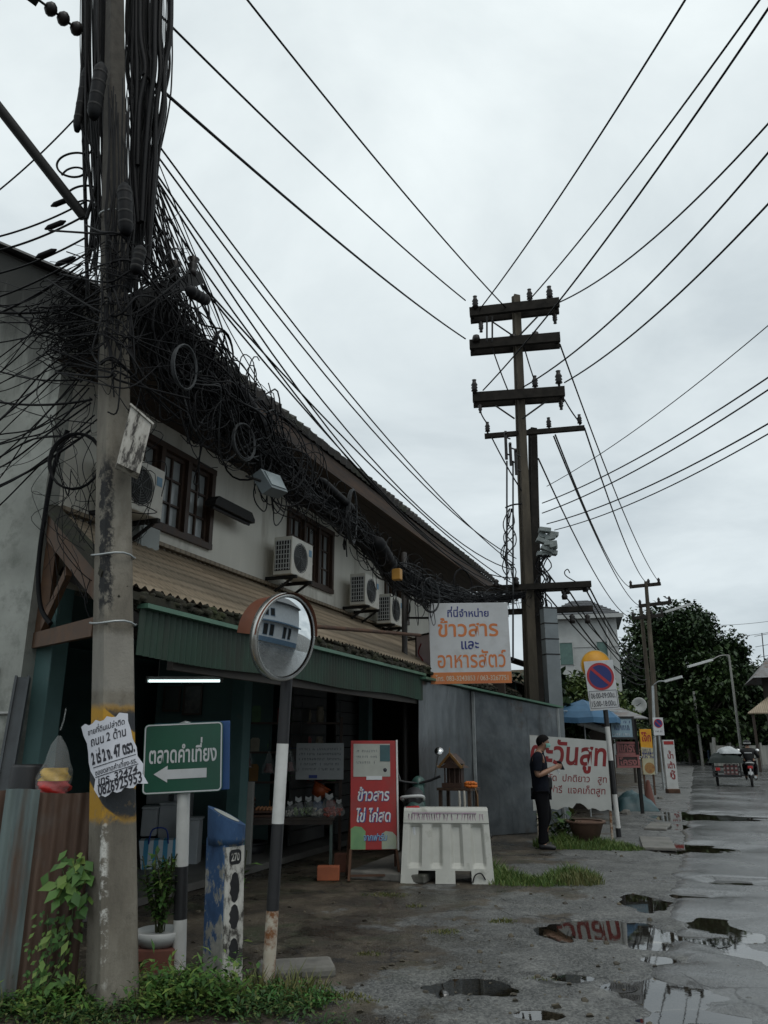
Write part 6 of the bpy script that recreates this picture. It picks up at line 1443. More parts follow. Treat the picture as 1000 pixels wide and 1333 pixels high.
def board(name, label, px0, py0, px1, py1, Y, m, letters=(), cat='sign', rz=0, th=.04, group=None, legs=False, edge=None):
    c = at((px0+px1)/2, (py0+py1)/2, Y); a = at(px0, py0, Y); e = at(px1, py1, Y); w_ = e.x-a.x; h_ = a.z-e.z
    t = thing(name, label, cat, (c.x, Y, 0), rz, group); b = MB(); b.box((0, 0, c.z), (w_, th, h_), None, .004); bd_ = b.build('board', m, t)
    for (s_, ml, fx_, fz, fw, fh, of) in letters:
        if s_ is None: scribble(bd_, ml, (fx_-fw/2)*w_, (fx_+fw/2)*w_, c.z+fz*h_, fh*h_, -th/2-.004, 10, .006, 'lettering', int(px0+fz*50))
        else: lettering(bd_, s_, ml, fx_*w_, c.z+fz*h_, fw*w_, fh*h_, -th/2-.004, of)
    if edge:
        b = MB()
        for (x_, z_, aa, cc) in ((0, h_/2, w_+.06, .05), (0, -h_/2, w_+.06, .05), (-w_/2, 0, .05, h_-.06), (w_/2, 0, .05, h_-.06)): b.box((x_, 0, c.z+z_), (aa, th+.03, cc))
        b.build('frame', edge, t)
    zb = c.z-h_/2
    if legs:
        for x_ in (-w_*.4, w_*.4): b = MB(); b.box((x_, .05, (zb+.1)/2), (.05, .05, zb+.1)); b.build('leg', M_rust, t)
    return t, bd_, w_, h_, c
M_lblue = mat('sign_pale_blue', (.26, .36, .42), (.20, .29, .35), 3, .5); M_darkbd = mat('dark_board', (.05, .032, .03), (.03, .02, .02), 4, .6); M_pinkl = mat('letter_pink', (.36, .14, .13), (.28, .10, .10), 6, .5, bump=0)
board('blue_signboard', 'pale blue and white lettered signboard hanging over the red lettered panels', 792, 934, 826, 961, 18.4, M_lblue, ((None, M_navy, 0, .28, .8, .12, .01), (None, M_navy, 0, .0, .7, .26, .01), (None, M_signw, 0, -.32, .8, .12, .01)), rz=.12, edge=M_dark)
board('red_lettered_panel', 'upper dark panel with big red letters beside the yellow sign', 803, 967, 831, 981, 19.4, M_darkbd, (('แกรง', M_pinkl, 0, 0, .84, .72, .04),), group='dark panels with red letters', rz=.1, edge=M_pinkl)
board('red_lettered_panel', 'lower dark panel with big red letters beside the yellow sign', 803, 984, 832, 998, 19.35, M_darkbd, (('โครง', M_pinkl, 0, 0, .84, .72, .04),), group='dark panels with red letters', rz=.1, edge=M_pinkl)
t_, bd_, w_, h_, c_ = board('porridge_sign', 'tall yellow porridge sign with red letters and a bowl picture', 832, 949, 853, 1008, 26, M_yellow, (('โจ๊ก', M_red, 0, .33, .8, .22, .03), (None, M_navy, -.05, .03, .7, .07, .01), (None, M_navy, -.05, -.06, .7, .07, .01)), rz=.05, legs=True)
b = MB(); b.prism([(-w_/2, c_.z-h_/2), (w_/2, c_.z-h_/2), (w_/2, c_.z+h_*.08), (-w_/2, c_.z+h_*.10)], -.0235, -.0215); b.build('pale_panel', mat('cream_panel', (.45, .42, .28), None, 4, .5), bd_)
b = MB(); disc(b, .17, .03, c_.z-.36*h_, -.025, 20); b.build('bowl_picture', mat('food_brown', (.20, .07, .03), (.36, .22, .06), 12, .5), bd_); scribble(bd_, M_navy, -.2, .2, c_.z-.03*h_, .08, -.026, 8, .01, 'small_print', 5); scribble(bd_, M_navy, -.2, .2, c_.z-.12*h_, .08, -.026, 8, .01, 'small_print', 6)
t_, bd_, w_, h_, c_ = board('soy_milk_sign', 'white soy milk sign with red Thai letters standing at the road edge', 862, 963, 883, 1027, 27, M_plw, (('น้ำ', M_maroon, .06, .20, .52, .17, .03), ('เต้า', M_maroon, .04, -.01, .62, .15, .03), ('หู้', M_maroon, .10, -.21, .45, .19, .03)), th=.12, rz=-.04)
b = MB(); b.box((0, -.064, c_.z+h_*.44), (w_*.86, .004, h_*.07)); b.build('red_band', M_red, bd_); b = MB(); b.box((.0, 0, .07), (w_*1.05, .35, .14), None, .02); b.build('base', M_rust, t_)
snp = thing('small_no_parking_sign', 'small distant no parking sign on a grey post above the soy milk sign', 'road sign', (at(857, 950, 29).x, 29, 0)); zc_ = at(857, 944, 29).z
b = MB(); b.lathe([(.04, 0), (.04, zc_+.2)], 10); b.build('post', M_galv, snp); b = MB(); b.box((0, -.06, zc_-.05), (.38, .02, .62), None, .01); pl = b.build('sign_plate', M_signw, snp)
b = MB(); disc(b, .16, 0, zc_+.06, -.073, 24); b.build('red_disc', MATS['np_red'], pl); b = MB(); disc(b, .13, 0, zc_+.06, -.075, 24); b.build('blue_disc', MATS['np_blue'], pl); b = MB(); b.box((0, -.077, zc_+.06), (.28, .003, .035), Matrix.Rotation(.78, 3, 'Y')); b.build('slash', MATS['np_red'], pl); scribble(pl, M_ink, -.13, .13, zc_-.22, .06, -.074, 6, .006, 'lettering', 3)
# tarp heap, cone, rubble
b = MB(); xs = [i/16 for i in range(17)]; vs, fs = grid(xs, xs, lambda x, y: max(0, math.sin(PI*x)*math.sin(PI*y))**.5*(.75+.25*mnoise.noise(Vector((x*4, y*4, 0)))+.12*mnoise.noise(Vector((x*11, y*11, 0)))))
b.add([((x-.5)*1.0, (y-.5)*.9, z*.55) for x, y, z in vs], fs, True); tag(b.build('tarpaulin', mat('tarp_teal', (.035, .085, .095), (.018, .05, .058), 9, .5, bump=.4), loc=(at(824, 1030, 20.4).x, 20.4, 0)), 'crumpled blue green tarpaulin covering a heap under the red lettered panels', 'tarpaulin')
g0 = gnd(847, 1054); t = thing('traffic_cone', 'dirty brown red traffic cone at the road edge', 'cone', (g0.x, g0.y, 0)); b = MB(); b.lathe([(.17, .04), (.15, .07), (.04, .68), (.025, .70), (0, .70)], 20); b.build('cone', mat('cone_dirty', (.13, .045, .03), (.08, .03, .022), 6, .75), t); b = MB(); b.box((0, 0, .022), (.40, .40, .045), None, .01); b.build('base', M_blackp, t)
q = random.Random(9)
for i, (px, py, s_) in enumerate(((838, 1040, .2), (826, 1048, .28), (815, 1060, .22), (860, 1040, .16))):
    g0 = gnd(px, py); b = MB(); b.lathe([(0, -s_*.2), (s_*.6, -s_*.1), (s_*.55, s_*.3), (s_*.2, s_*.45), (0, s_*.45)], 7, (0, 0, 0), Matrix.Rotation(ser(q)*.4, 3, 'X'), False)
    tag(b.build('rubble_stone', conc, loc=(g0.x, g0.y, 0), rz=i), ('broken stone left of the traffic cone tip', 'biggest broken stone by the tarpaulin heap', 'broken stone nearest the striped sign post', 'broken stone between the cone and the soy milk sign')[i], 'stone', 'broken stones along the road edge')
# low shop houses behind the signs
def shophouse(name, label, s0, s1, w, h, m, roofm, up):
    t = thing(name, label, 'building', W(s0, w, 0), BA); L = s1-s0
    b = MB(); rbox(b, 0, L, .3, 6, 0, h); b.build('wall', m, t)
    b = MB(); corr(b, -.2, L+.2, (-1.3, h*.55), (.32, h*.55+.5), .012, .1, 2); b.build('awning', roofm, t); b = MB(); corr(b, -.2, L+.2, (-.2, h), (3.2, h+1.2), .015, .12, 2); corr(b, -.2, L+.2, (3.2, h+1.2), (6.2, h), .015, .12, 2); b.build('roof', M_zinc, t)
    for k in range(int(L/2)):
        b = MB(); b.box((1+k*2, .28, h*.78), (1.1, .06, h*.22)); wn = b.build('window', M_glass, t); b = MB()
        for x_ in (-.58, 0, .58): b.box((1+k*2+x_, .26, h*.78), (.07, .08, h*.24))
        b.build('frame', M_wood, wn)
        b = MB(); b.box((1+k*2, .27, h*.23), (1.5, .05, h*.44)); b.build('doorway', M_dark, t)
    if up:
        b = MB()
        for k in range(int(L/.18)): b.box((.1+k*.18, -.75, h*.66), (.03, .03, .8))
        b.box((L/2, -.75, h*.66+.42), (L, .05, .05)); b.box((L/2, -.2, h*.55-.05), (L, 1.1, .08)); b.build('balcony', M_tan, t)
    return t
shophouse('old_shop', 'dark old plank shop house behind the blue umbrella and yellow sign', 15.2, 21, 1.2, 3.2, M_shed, M_zinc, False)
shophouse('balcony_shop', 'tan two storey shop with balcony railing behind the soy milk sign', 22, 30, .9, 4.0, M_tan, M_zinc, True)
shophouse('far_shop', 'far tan shop house below the distant pole', 31, 42, .9, 3.6, M_tan, M_zinc, True)
dsh = at(836, 917, 26); t = thing('satellite_dish', 'pale round satellite dish above the yellow porridge sign', 'satellite dish', (dsh.x, 26.4, dsh.z)); b = MB(); b.lathe([(.0, .0), (.15, .02), (.26, .085), (.25, .095), (.14, .04), (0, .02)], 20, (0, 0, 0), Matrix.Rotation(PI/2+.2, 3, 'X')); b.build('dish', M_plw, t); b = MB(); b.tube([(0, .02, 0), (0, .5, -.5)], .03, 6); b.tube([(0, 0, 0), (0, -.3, .05)], .012, 6); b.build('mount', M_steel, t)
# street lamps and leaning posts
def lamp(label, foot, top, head0, head1, Y, m=M_galv):
    f0 = at(*foot, Y); f0.z = 0; t = thing('street_lamp', label, 'street lamp', f0, 0, 'street lamps'); tp = at(*top, Y)-f0; h0 = at(*head0, Y-1)-f0; h1 = at(*head1, Y-1.5)-f0
    b = MB(); b.tube([(0, 0, 0), tp], [.10, .07], 8); b.build('pole', m, t); b = MB(); b.tube(spl([tp, tp.lerp(h0, .5)+Vector((0, 0, .12)), h0], 5), .035, 6); b.build('arm', m, t)
    b = MB(); b.beam(h0, h1, .22, .13); b.build('lamp_head', M_plw, t)
M_pp = mat('pale_post', (.26, .26, .24))
lamp('street lamp on the pale leaning post left of the tin roofed cottage', (966, 985), (949, 853), (927, 859), (896, 868), 52, M_pp)
lamp('street lamp reaching right from the distant pole, below its crossarms', (855, 985), (846, 806), (866, 797), (900, 786), 47)
lamp('low street lamp reaching right just above the wires on the distant pole', (852, 985), (850, 893), (866, 887), (888, 881), 44)
def post(label, x0, y0, x1, y1, Y, r_): f0 = at(x0, y0, Y); f0.z = 0; b = MB(); b.tube([(0, 0, 0), at(x1, y1, Y)-f0], [r_, r_*.75], 8); tag(b.build('leaning_post', M_pp, loc=f0), label, 'post', 'plain posts along the far road')
post('pale post leaning left in front of the dark trees', 914, 985, 903, 900, 58, .11)
post('pale low post behind the sidecar rider near the white board', 931, 990, 929, 960, 50, .14)
ant = thing('tv_antenna', 'thin roof antenna mast against the sky above the cottage', 'antenna', (at(1000, 960, 60).x, 60, 0)); b = MB(); a = at(997, 880, 60)-ant.location; c = at(992, 824, 60)-ant.location; b.tube([(0, 0, 0), a, c], .04, 6); b.build('mast', M_steel, ant); b = MB()
for t in (.05, .3, .55): p = c.lerp(a, t); b.tube([p-Vector((.6, 0, .1)), p+Vector((.5, 0, .1))], .02, 5)
b.build('element', M_steel, ant)
for i, (y0, y1) in enumerate(((828, 822), (872, 868), (820, 812))): wire(at(960-i*20, y0-i*3, 62), at(1040, y1-10, 60), .2, .016, ('thin wire behind the antenna, middle', 'thin wire just above the cottage roof', 'topmost thin wire above the far right trees')[i], 'thin wires over the cottage')
# cottage at right
cx = at(1008, 985, 46).x; ct = thing('tin_roof_cottage', 'dark wooden cottage with beige tin roof and porch awning at the right edge', 'building', (cx, 46, 0), math.radians(-20))
zr0 = at(958, 928, 45).z; zr1 = at(990, 872, 45).z
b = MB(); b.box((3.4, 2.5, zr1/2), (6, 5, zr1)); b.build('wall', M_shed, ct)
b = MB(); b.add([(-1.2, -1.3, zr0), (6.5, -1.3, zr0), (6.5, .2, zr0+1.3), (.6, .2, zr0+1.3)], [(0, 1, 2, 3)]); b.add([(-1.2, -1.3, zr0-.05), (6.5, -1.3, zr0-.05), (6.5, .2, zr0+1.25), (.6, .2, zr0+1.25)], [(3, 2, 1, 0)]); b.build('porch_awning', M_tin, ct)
b = MB(); b.add([(-.6, -.8, zr1-.4), (7, -.8, zr1-.4), (7, 2.5, zr1+1.6), (1.2, 2.5, zr1+1.6), (7, 6, zr1-.4), (-.6, 6, zr1-.4)], [(0, 1, 2, 3), (3, 2, 4, 5), (0, 3, 5)]); b.build('roof', M_zinc, ct)
for x_ in (-.9, 2.2): b = MB(); b.box((x_, -1.1, zr0/2), (.14, .14, zr0)); b.build('post', M_shed, ct)
b = MB(); b.box((1.6, -.08, 1.05), (.9, .1, 2.1)); b.build('door', M_wood, ct); b = MB(); b.box((3.2, -.06, 1.5), (1.0, .08, 1.0)); b.build('window', M_glass, ct)
b = MB(); b.box((.15, -1.05, 2.0), (.5, .12, 1.0)); b.build('hanging_cloth', mat('pale_cloth', (.34, .30, .24), None, 5, .9), ct)
fw = thing('boundary_wall', 'mossy grey boundary wall with posts beyond the sidecar rider', 'wall', (at(937, 985, 56).x, 57, 0), math.radians(35)); b = MB(); b.box((5, 0, .7), (10, .15, 1.4)); b.build('panel', M_plas, fw)
for k in range(6): b = MB(); b.box((k*2, -.02, .8), (.25, .25, 1.6)); b.build('post', M_plas, fw)
board('white_board', 'small blank white board standing at the far bend by the bushes', 908, 965, 918, 981, 64, M_plw, legs=True)
# ============================================================ VEHICLES AND PEOPLE
M_tyre = mat('tyre', (.018, .018, .018), None, 12, .8); M_chrome = mat('chrome', (.6, .6, .6), None, 4, .18, 1.0, bump=0); M_tail = mat('tail_red', (.45, .015, .015), None, 4, .25, bump=0)
def wheel(parent, x, y, r_, wd_=.09, nm='wheel'):
    b = MB(); MYr = Matrix.Rotation(PI/2, 3, 'Y'); n = 20
    prof = [(r_*.80, -wd_*.4), (r_*.93, -wd_*.5), (r_, -wd_*.2), (r_, wd_*.2), (r_*.93, wd_*.5), (r_*.80, wd_*.4), (r_*.80, -wd_*.4)]
    b.lathe(prof[:-1], n, (x, y, r_), MYr); o = b.build(nm, M_tyre, parent); b = MB()
    b.lathe([(.02, -wd_*.5), (.045, -wd_*.5), (.045, wd_*.5), (.02, wd_*.5)], 10, (x, y, r_), MYr); b.lathe([(r_*.74, -wd_*.3), (r_*.83, -wd_*.35), (r_*.83, wd_*.35), (r_*.74, wd_*.3)], n, (x, y, r_), MYr)
    for k in range(10): a = 2*PI*k/10; b.tube([(x, y+.04*math.cos(a), r_+.04*math.sin(a)), (x, y+r_*.8*math.cos(a), r_+r_*.8*math.sin(a))], .006, 4, False)
    b.build('rim', M_galv, o)
def scooter(name, label, loc, rz, m, group=None, tail=M_tail, mir=1.0):       # local +y forward
    t = thing(name, label, 'motorbike', loc, rz, group); wheel(t, 0, -.60, .26); wheel(t, 0, .62, .26)
    b = MB(); b.tube(spl([(0, -.88, .72), (0, -.55, .70), (0, -.2, .62), (0, .05, .42), (0, .28, .40), (0, .42, .62), (0, .46, .92)], 4), [.05, .075, .09, .11, .13, .13, .12, .12, .12, .12, .11, .10, .09, .09, .09, .09, .09, .09, .09, .085, .085, .08, .08, .08, .07], 12)
    b.tube([(0, -.72, .55), (0, -.35, .35), (0, -.1, .33)], [.07, .10, .09], 10); b.build('body', m, t)
    b = MB(); b.tube(spl([(0, -.82, .81), (0, -.5, .83), (0, -.2, .80), (0, -.05, .76)], 4), [.05, .09, .11, .12, .125, .125, .12, .12, .115, .11, .10, .08, .05], 12); b.build('seat', M_blackp, t)
    b = MB(); b.tube([(-.33, .36, 1.03), (-.18, .43, .98), (0, .46, .95), (.18, .43, .98), (.33, .36, 1.03)], .018, 8); b.build('handlebar', M_blackp, t)
    b = MB(); b.lathe([(.0, -.1), (.09, -.08), (.10, .0), (.07, .05), (0, .06)], 14, (0, .54, .95), Matrix.Rotation(-PI/2, 3, 'X')); b.build('headlight', m, t)
    b = MB(); b.tube(spl([(-.13, -.62, .80), (-.12, -.92, .86), (.12, -.92, .86), (.13, -.62, .80)], 4), .018, 8); b.build('grab_rail', M_plw, t)
    b = MB(); b.tube([(0, .46, .9), (.0, .62, .27)], .03, 8); b.tube(spl([(0, .40, .50), (0, .62, .57), (0, .86, .42)], 4), [.05]*4+[.06]*4+[.03], 8); b.build('front_fork', m, t)
    b = MB(); b.box((0, -.90, .70), (.17, .05, .10), None, .015); b.build('tail_light', tail, t)
    b = MB(); b.box((0, -.93, .50), (.16, .012, .10)); b.tube([(0, -.9, .66), (0, -.93, .42)], .03, 6); b.build('number_plate', M_signw, t)
    b = MB(); b.tube([(.13, -.2, .27), (.15, -.9, .36)], [.03, .05], 10); b.build('exhaust', M_galv, t)
    for s_ in (-1, 1):
        b = MB(); b.tube([(s_*.24, .40, 1.0), (s_*.30, .36, 1.12*mir), (s_*.33, .30, 1.20*mir)], .008, 6); mr = b.build('mirror_stalk', M_chrome, t)
        b = MB(); b.lathe([(0, -.012), (.05, -.01), (.064, .0), (.06, .01), (0, .012)], 18, (s_*.34, .28, 1.24*mir), Matrix.Rotation(PI/2-.5, 3, 'X')); b.build('mirror', M_chrome, mr)
    return t
M_bk = mat('bike_green', (.045, .10, .085), (.03, .07, .06), 4, .35)
sc1 = scooter('parked_scooter', 'dark green scooter with round mirrors parked behind the white barrier', (.50, 11.06, .10), math.radians(-6), M_bk, mir=1.1); sc1.rotation_euler = (0, math.radians(-4), math.radians(-6))
b = MB(); b.box((0, 0, .05), (1.0, 2.2, .10), None, .02); tag(b.build('parking_slab', conc, loc=(.42, 11.15, 0), rz=BA-PI/2), 'low concrete slab under the parked scooter', 'slab')
# body builder: connected joints grown into one surface
def skin(name, pts, edges, m, parent, sub=2, root=0, fat=1.16):
    me = bpy.data.meshes.new(name); me.from_pydata([p[:3] for p in pts], edges, []); o = link(bpy.data.objects.new(name, me))
    sk = o.modifiers.new('skin', 'SKIN'); sk.use_smooth_shade = True
    for i, p in enumerate(pts):
        v = me.skin_vertices[0].data[i]; r_ = p[3]; rr = r_ if hasattr(r_, '__len__') else (r_, r_); fk = fat if rr[0] > .02 else 1; v.radius = (rr[0]*fk, rr[1]*fk); v.use_root = (i == root)
    ss_ = o.modifiers.new('subsurf', 'SUBSURF'); ss_.levels = sub; ss_.render_levels = sub
    dg = bpy.context.evaluated_depsgraph_get(); dg.update(); m2_ = bpy.data.meshes.new_from_object(o.evaluated_get(dg)); bpy.data.objects.remove(o); bpy.data.meshes.remove(me)
    m2_.name = name; m2_.materials.clear(); m2_.materials.append(m); m2_.polygons.foreach_set('use_smooth', [True]*len(m2_.polygons))
    o = link(bpy.data.objects.new(name, m2_)); o.parent = parent; return o
def chain(P, E, start, pts):
    k = start
    for p in pts: P.append(p); E.append((k, len(P)-1)); k = len(P)-1
    return k
M_skin = mat('skin', (.30, .165, .105), (.24, .125, .08), 8, .5, bump=.05); M_hair = mat('hair_black', (.007, .006, .006), None, 40, .8, bump=.6, spec=.12); M_cloth = mat('navy_cloth', (.009, .011, .018), (.005, .006, .010), 14, .9, spec=.15, bump=.5); M_trou = mat('black_trousers', (.006, .006, .008), (.004, .004, .005), 12, .9, spec=.15, bump=.5)
# --- standing man, looking down at the phone in his hands; local -y is forward
mn = thing('person', 'person in dark uniform and green face mask looking at a phone by the tailor board', 'person', (2.52, 13.11, 0), math.radians(78))
P = [(0, 0, .93, (.13, .095))]; E = []
w1 = chain(P, E, 0, [(0, .01, 1.08, (.135, .10)), (0, .02, 1.24, (.16, .115)), (0, .015, 1.38, (.15, .085)), (0, -.015, 1.46, .056), (0, -.045, 1.515, .056), (0, -.080, 1.565, (.069, .079)), (0, -.092, 1.628, (.068, .081)), (0, -.075, 1.675, (.046, .054))])
for s_ in (-1, 1):
    chain(P, E, 0, [(s_*.085, 0, .86, .070), (s_*.10, -.02-(.05 if s_ > 0 else 0), .49, .050), (s_*.10, .02-(.03 if s_ > 0 else 0), .11, .036), (s_*.11, -.03-(.03 if s_ > 0 else 0), .05, .04), (s_*.12, -.13-(.03 if s_ > 0 else 0), .035, .03)])
    wr = chain(P, E, 3, [(s_*.185, .015, 1.385, .062), (s_*.225, .04, 1.12, .046), (s_*.225, .02, 1.10, .044), (s_*.10, -.22, 1.205, .030), (s_*.065, -.275, 1.225, (.030, .020))])
    hx = s_*.065
    for k, (dz_, L) in enumerate(((.030, .07), (.010, .078), (-.010, .072), (-.028, .058))):
        chain(P, E, wr, [(hx-s_*.004, -.305, 1.232+dz_*.8, .010), (hx-s_*.02, -.305-L*.5, 1.236+dz_, .0088), (hx-s_*.045, -.305-L*.62, 1.236+dz_, .0078)])
    chain(P, E, wr, [(hx-s_*.012, -.275, 1.262, .011), (hx-s_*.03, -.315, 1.275, .009)])
skin('body', P, E, M_skin, mn)
# face details on the head, part of how the head reads: nose, ears, eyes under the mask line
b = MB(); b.lathe([(0, -.03), (.012, -.022), (.014, 0), (.006, .02), (0, .025)], 8, (-.074, -.068, 1.60)); b.lathe([(0, -.03), (.012, -.022), (.014, 0), (.006, .02), (0, .025)], 8, (.074, -.068, 1.60)); b.build('ears', M_skin, mn)
b = MB()
for s_ in (-1, 1): b.lathe([(0, -.007), (.011, 0), (0, .007)], 8, (s_*.03, -.163, 1.612), Matrix.Rotation(PI/2, 3, 'X'))
b.build('eyes', M_ink, mn); b = MB(); b.tube([(0, -.158, 1.615), (0, -.178, 1.583)], [.008, .013], 8); b.build('nose', M_skin, mn)
b = MB(); n = 18; vs = []; Mh = Matrix.Rotation(math.radians(-34), 3, 'X')
for j in range(11):
    ph_ = j/10*math.radians(104)
    for k in range(n+1):
        a = 2*PI*k/n; wv = 1+.03*mnoise.noise(Vector((k*.9, j*.9, 2)))
        v = Mh@Vector((.090*math.sin(ph_)*math.cos(a)*wv, .112*math.sin(ph_)*math.sin(a)*wv, .104*math.cos(ph_)*wv)); vs.append((v.x, v.y-.072, v.z+1.622))
b.add(vs, [(j*(n+1)+k, j*(n+1)+k+1, (j+1)*(n+1)+k+1, (j+1)*(n+1)+k) for j in range(10) for k in range(n)], True); b.build('hair', M_hair, mn)
b = MB(); vs = []
for j in range(5):
    for k in range(9):
        a = math.radians(-160+140*k/8); vs.append((.083*math.cos(a), -.078+.104*math.sin(a)-.012*math.sin(PI*j/4), 1.525+.066*j/4))
b.add(vs, [(j*9+k, j*9+k+1, (j+1)*9+k+1, (j+1)*9+k) for j in range(4) for k in range(8)], True); b.build('face_mask', mat('mask_green', (.20, .42, .36), None, 8, .8), mn)
b = MB(); n = 20; vs = []
ringz = [(.84, .168, .132, -.005), (.93, .170, .136, 0), (1.03, .166, .134, .005), (1.14, .176, .138, .012), (1.26, .198, .142, .018), (1.36, .200, .122, .016), (1.415, .150, .09, .006), (1.45, .078, .074, -.008), (1.475, .070, .068, -.014)]
for (z, rx, ry, oy) in ringz:
    for k in range(n):
        a = 2*PI*k/n; wv = 1+.03*mnoise.noise(Vector((math.cos(a)*2, math.sin(a)*2, z*7)))
        vs.append((rx*math.copysign(abs(math.cos(a))**.85, math.cos(a))*wv, ry*math.copysign(abs(math.sin(a))**.85, math.sin(a))*wv+oy, z))
b.add(vs, [(j*n+k, j*n+(k+1) % n, (j+1)*n+(k+1) % n, (j+1)*n+k) for j in range(len(ringz)-1) for k in range(n)], True); b.add(vs[:n], [tuple(range(n-1, -1, -1))])
for s_ in (-1, 1): b.tube(spl([(s_*.13, .012, 1.385), (s_*.19, .015, 1.38), (s_*.222, .03, 1.28), (s_*.232, .038, 1.17)], 4), [.06, .068, .076, .080, .082, .082, .08, .078, .076, .074, .072, .071, .070], 12)
b.build('shirt', M_cloth, mn)
P = [(0, 0, .93, (.142, .118))]; E = []
for s_ in (-1, 1): chain(P, E, 0, [(s_*.085, 0, .82, .105), (s_*.10, -.02-(.05 if s_ > 0 else 0), .49, .080), (s_*.10, .0, .28, .066), (s_*.10, .015-(.03 if s_ > 0 else 0), .11, .064), (s_*.10, .012-(.03 if s_ > 0 else 0), .075, .068)])
skin('trousers', P, E, M_trou, mn)
for s_ in (-1, 1): fo = -.03 if s_ > 0 else 0; b = MB(); b.tube(spl([(s_*.10, .07+fo, .045), (s_*.105, fo, .05), (s_*.115, -.10+fo, .04), (s_*.125, -.185+fo, .028)], 4), [.035, .045, .05, .05, .05, .05, .048, .046, .044, .042, .036, .03, .02], 10); b.build('shoe', M_blackp, mn)
b = MB(); b.box((.232, .0, 1.28), (.012, .045, .05)); b.build('sleeve_badge', M_signw, mn); b = MB(); b.box((.07, -.108, 1.30), (.09, .008, .022), Matrix.Rotation(.0, 3, 'Z')); b.build('chest_name', M_signw, mn)
b = MB(); b.box((.10, -.15, .98), (.12, .07, .17), None, .02); b.build('pouch', M_blackp, mn)
b = MB(); b.box((0, 0, 0), (.080, .014, .16), Matrix.Rotation(.9, 3, 'Z')@Matrix.Rotation(-.6, 3, 'X'), .004); tag(b.build('phone', M_ink, loc=mn.matrix_basis@Vector((0.01, -.335, 1.25))), 'dark phone held in both hands of the standing person', 'phone'); bpy.data.objects['phone'].rotation_euler = (0, 0, math.radians(78))
b = MB(); b.box((0, 0, 0), (.09, .012, .13), Matrix.Rotation(-.5, 3, 'X'), .002); tag(b.build('folded_paper', M_paper, loc=mn.matrix_basis@Vector((.03, -.28, 1.17)), rz=math.radians(78)), 'small white paper held under the phone', 'paper')
# --- seated rider built the same way; local +y is forward (back seen)
def rider(label, loc, rz, jac, helm, sc_=1.0):
    t = thing('person', label, 'person', loc, rz); P = [(0, 0, .84, (.15, .11))]; E = []
    chain(P, E, 0, [(0, .02, 1.02, (.15, .11)), (0, .06, 1.18, (.18, .12)), (0, .08, 1.30, (.16, .09)), (0, .10, 1.38, .055), (0, .12, 1.44, .06), (0, .13, 1.52, (.085, .10)), (0, .12, 1.58, .07)])
    for s_ in (-1, 1):
        chain(P, E, 0, [(s_*.12, .06, .80, .09), (s_*.20, .42, .74, .068), (s_*.17, .30, .35, .05), (s_*.17, .38, .28, .04), (s_*.17, .46, .27, .035)])
        wr = chain(P, E, 3, [(s_*.20, .08, 1.29, .062), (s_*.33, .18, 1.08, .048), (s_*.32, .40, 1.04, .034), (s_*.32, .44, 1.04, .03)])
        for k in range(4): chain(P, E, wr, [(s_*(.295+.017*k), .475, 1.05, .011), (s_*(.295+.017*k), .49, 1.025, .010), (s_*(.295+.017*k), .465, 1.01, .009)])
        chain(P, E, wr, [(s_*.285, .445, 1.02, .011), (s_*.28, .465, 1.0, .010)])
    skin('body', P, E, M_skin, t, 1)
    P = [(0, 0, .82, (.165, .125))]; E = []; chain(P, E, 0, [(0, .02, 1.02, (.17, .125)), (0, .06, 1.18, (.20, .135)), (0, .08, 1.31, (.175, .105)), (0, .10, 1.37, .07)])
    for s_ in (-1, 1): chain(P, E, 3, [(s_*.20, .08, 1.295, .075), (s_*.33, .18, 1.08, .062), (s_*.322, .36, 1.045, .05)])
    skin('jacket', P, E, jac, t, 1); P = [(0, 0, .84, (.155, .12))]; E = []
    for s_ in (-1, 1): chain(P, E, 0, [(s_*.12, .06, .80, .10), (s_*.20, .42, .74, .08), (s_*.17, .30, .36, .062)])
    skin('trousers', P, E, M_trou, t, 1)
    b = MB(); b.lathe([(.115, -.06), (.135, -.02), (.135, .05), (.10, .11), (.05, .14), (0, .145)], 16, (0, .12, 1.54)); b.build('helmet', helm, t); b = MB(); b.box((0, .12, 1.56), (.272, .272, .03), None, .01); b.build('helmet_band', M_plw, t)
    for s_ in (-1, 1): b = MB(); b.tube([(s_*.17, .27, .27), (s_*.17, .40, .25), (s_*.17, .50, .245)], [.04, .045, .03], 8); b.build('shoe', M_blackp, t)
    b = MB(); b.box((0, -.085, 1.21), (.26, .012, .03)); b.build('reflective_strip', M_signw, t); return t
SC = Vector((at(979, 1018, 31).x, 31.0, .02)); srz = math.radians(-24)
M_blk = mat('bike_black', (.009, .009, .010), None, 6, .6, spec=.25)
mb = scooter('sidecar_motorbike', 'black motorbike pulling a covered sidecar up the wet road', SC, srz, M_blk, tail=M_tail, mir=1.05)
def sl2(x, y, z): return (x, y, z)
for (x0, x1, y0, y1) in ((-1.30, -.30, -.75, -.72),): pass
b = MB(); b.box((-.82, -.1, .36), (1.0, 1.5, .05)); 
for (x_, y_) in ((-1.30, -.84), (-.34, -.84), (-1.30, .64), (-.34, .64)): b.box((x_, y_, .60), (.04, .04, .5))
for z_ in (.5, .68, .85): b.box((-.82, -.84, z_), (.96, .03, .03)); b.box((-1.30, -.1, z_), (.03, 1.5, .03)); b.box((-.82, .64, z_), (.96, .03, .03))
b.tube([(-.34, -.3, .4), (0, -.3, .4)], .025, 6); b.tube([(-.34, .4, .45), (0, .4, .45)], .025, 6); b.build('sidecar_frame', M_blackp, mb)
wheel(mb, -1.20, -.25, .27)
for x_ in (-1.12,): b = MB(); b.box((x_, -.88, .62), (.16, .04, .11), None, .015); b.build('sidecar_tail_light', M_tail, mb)
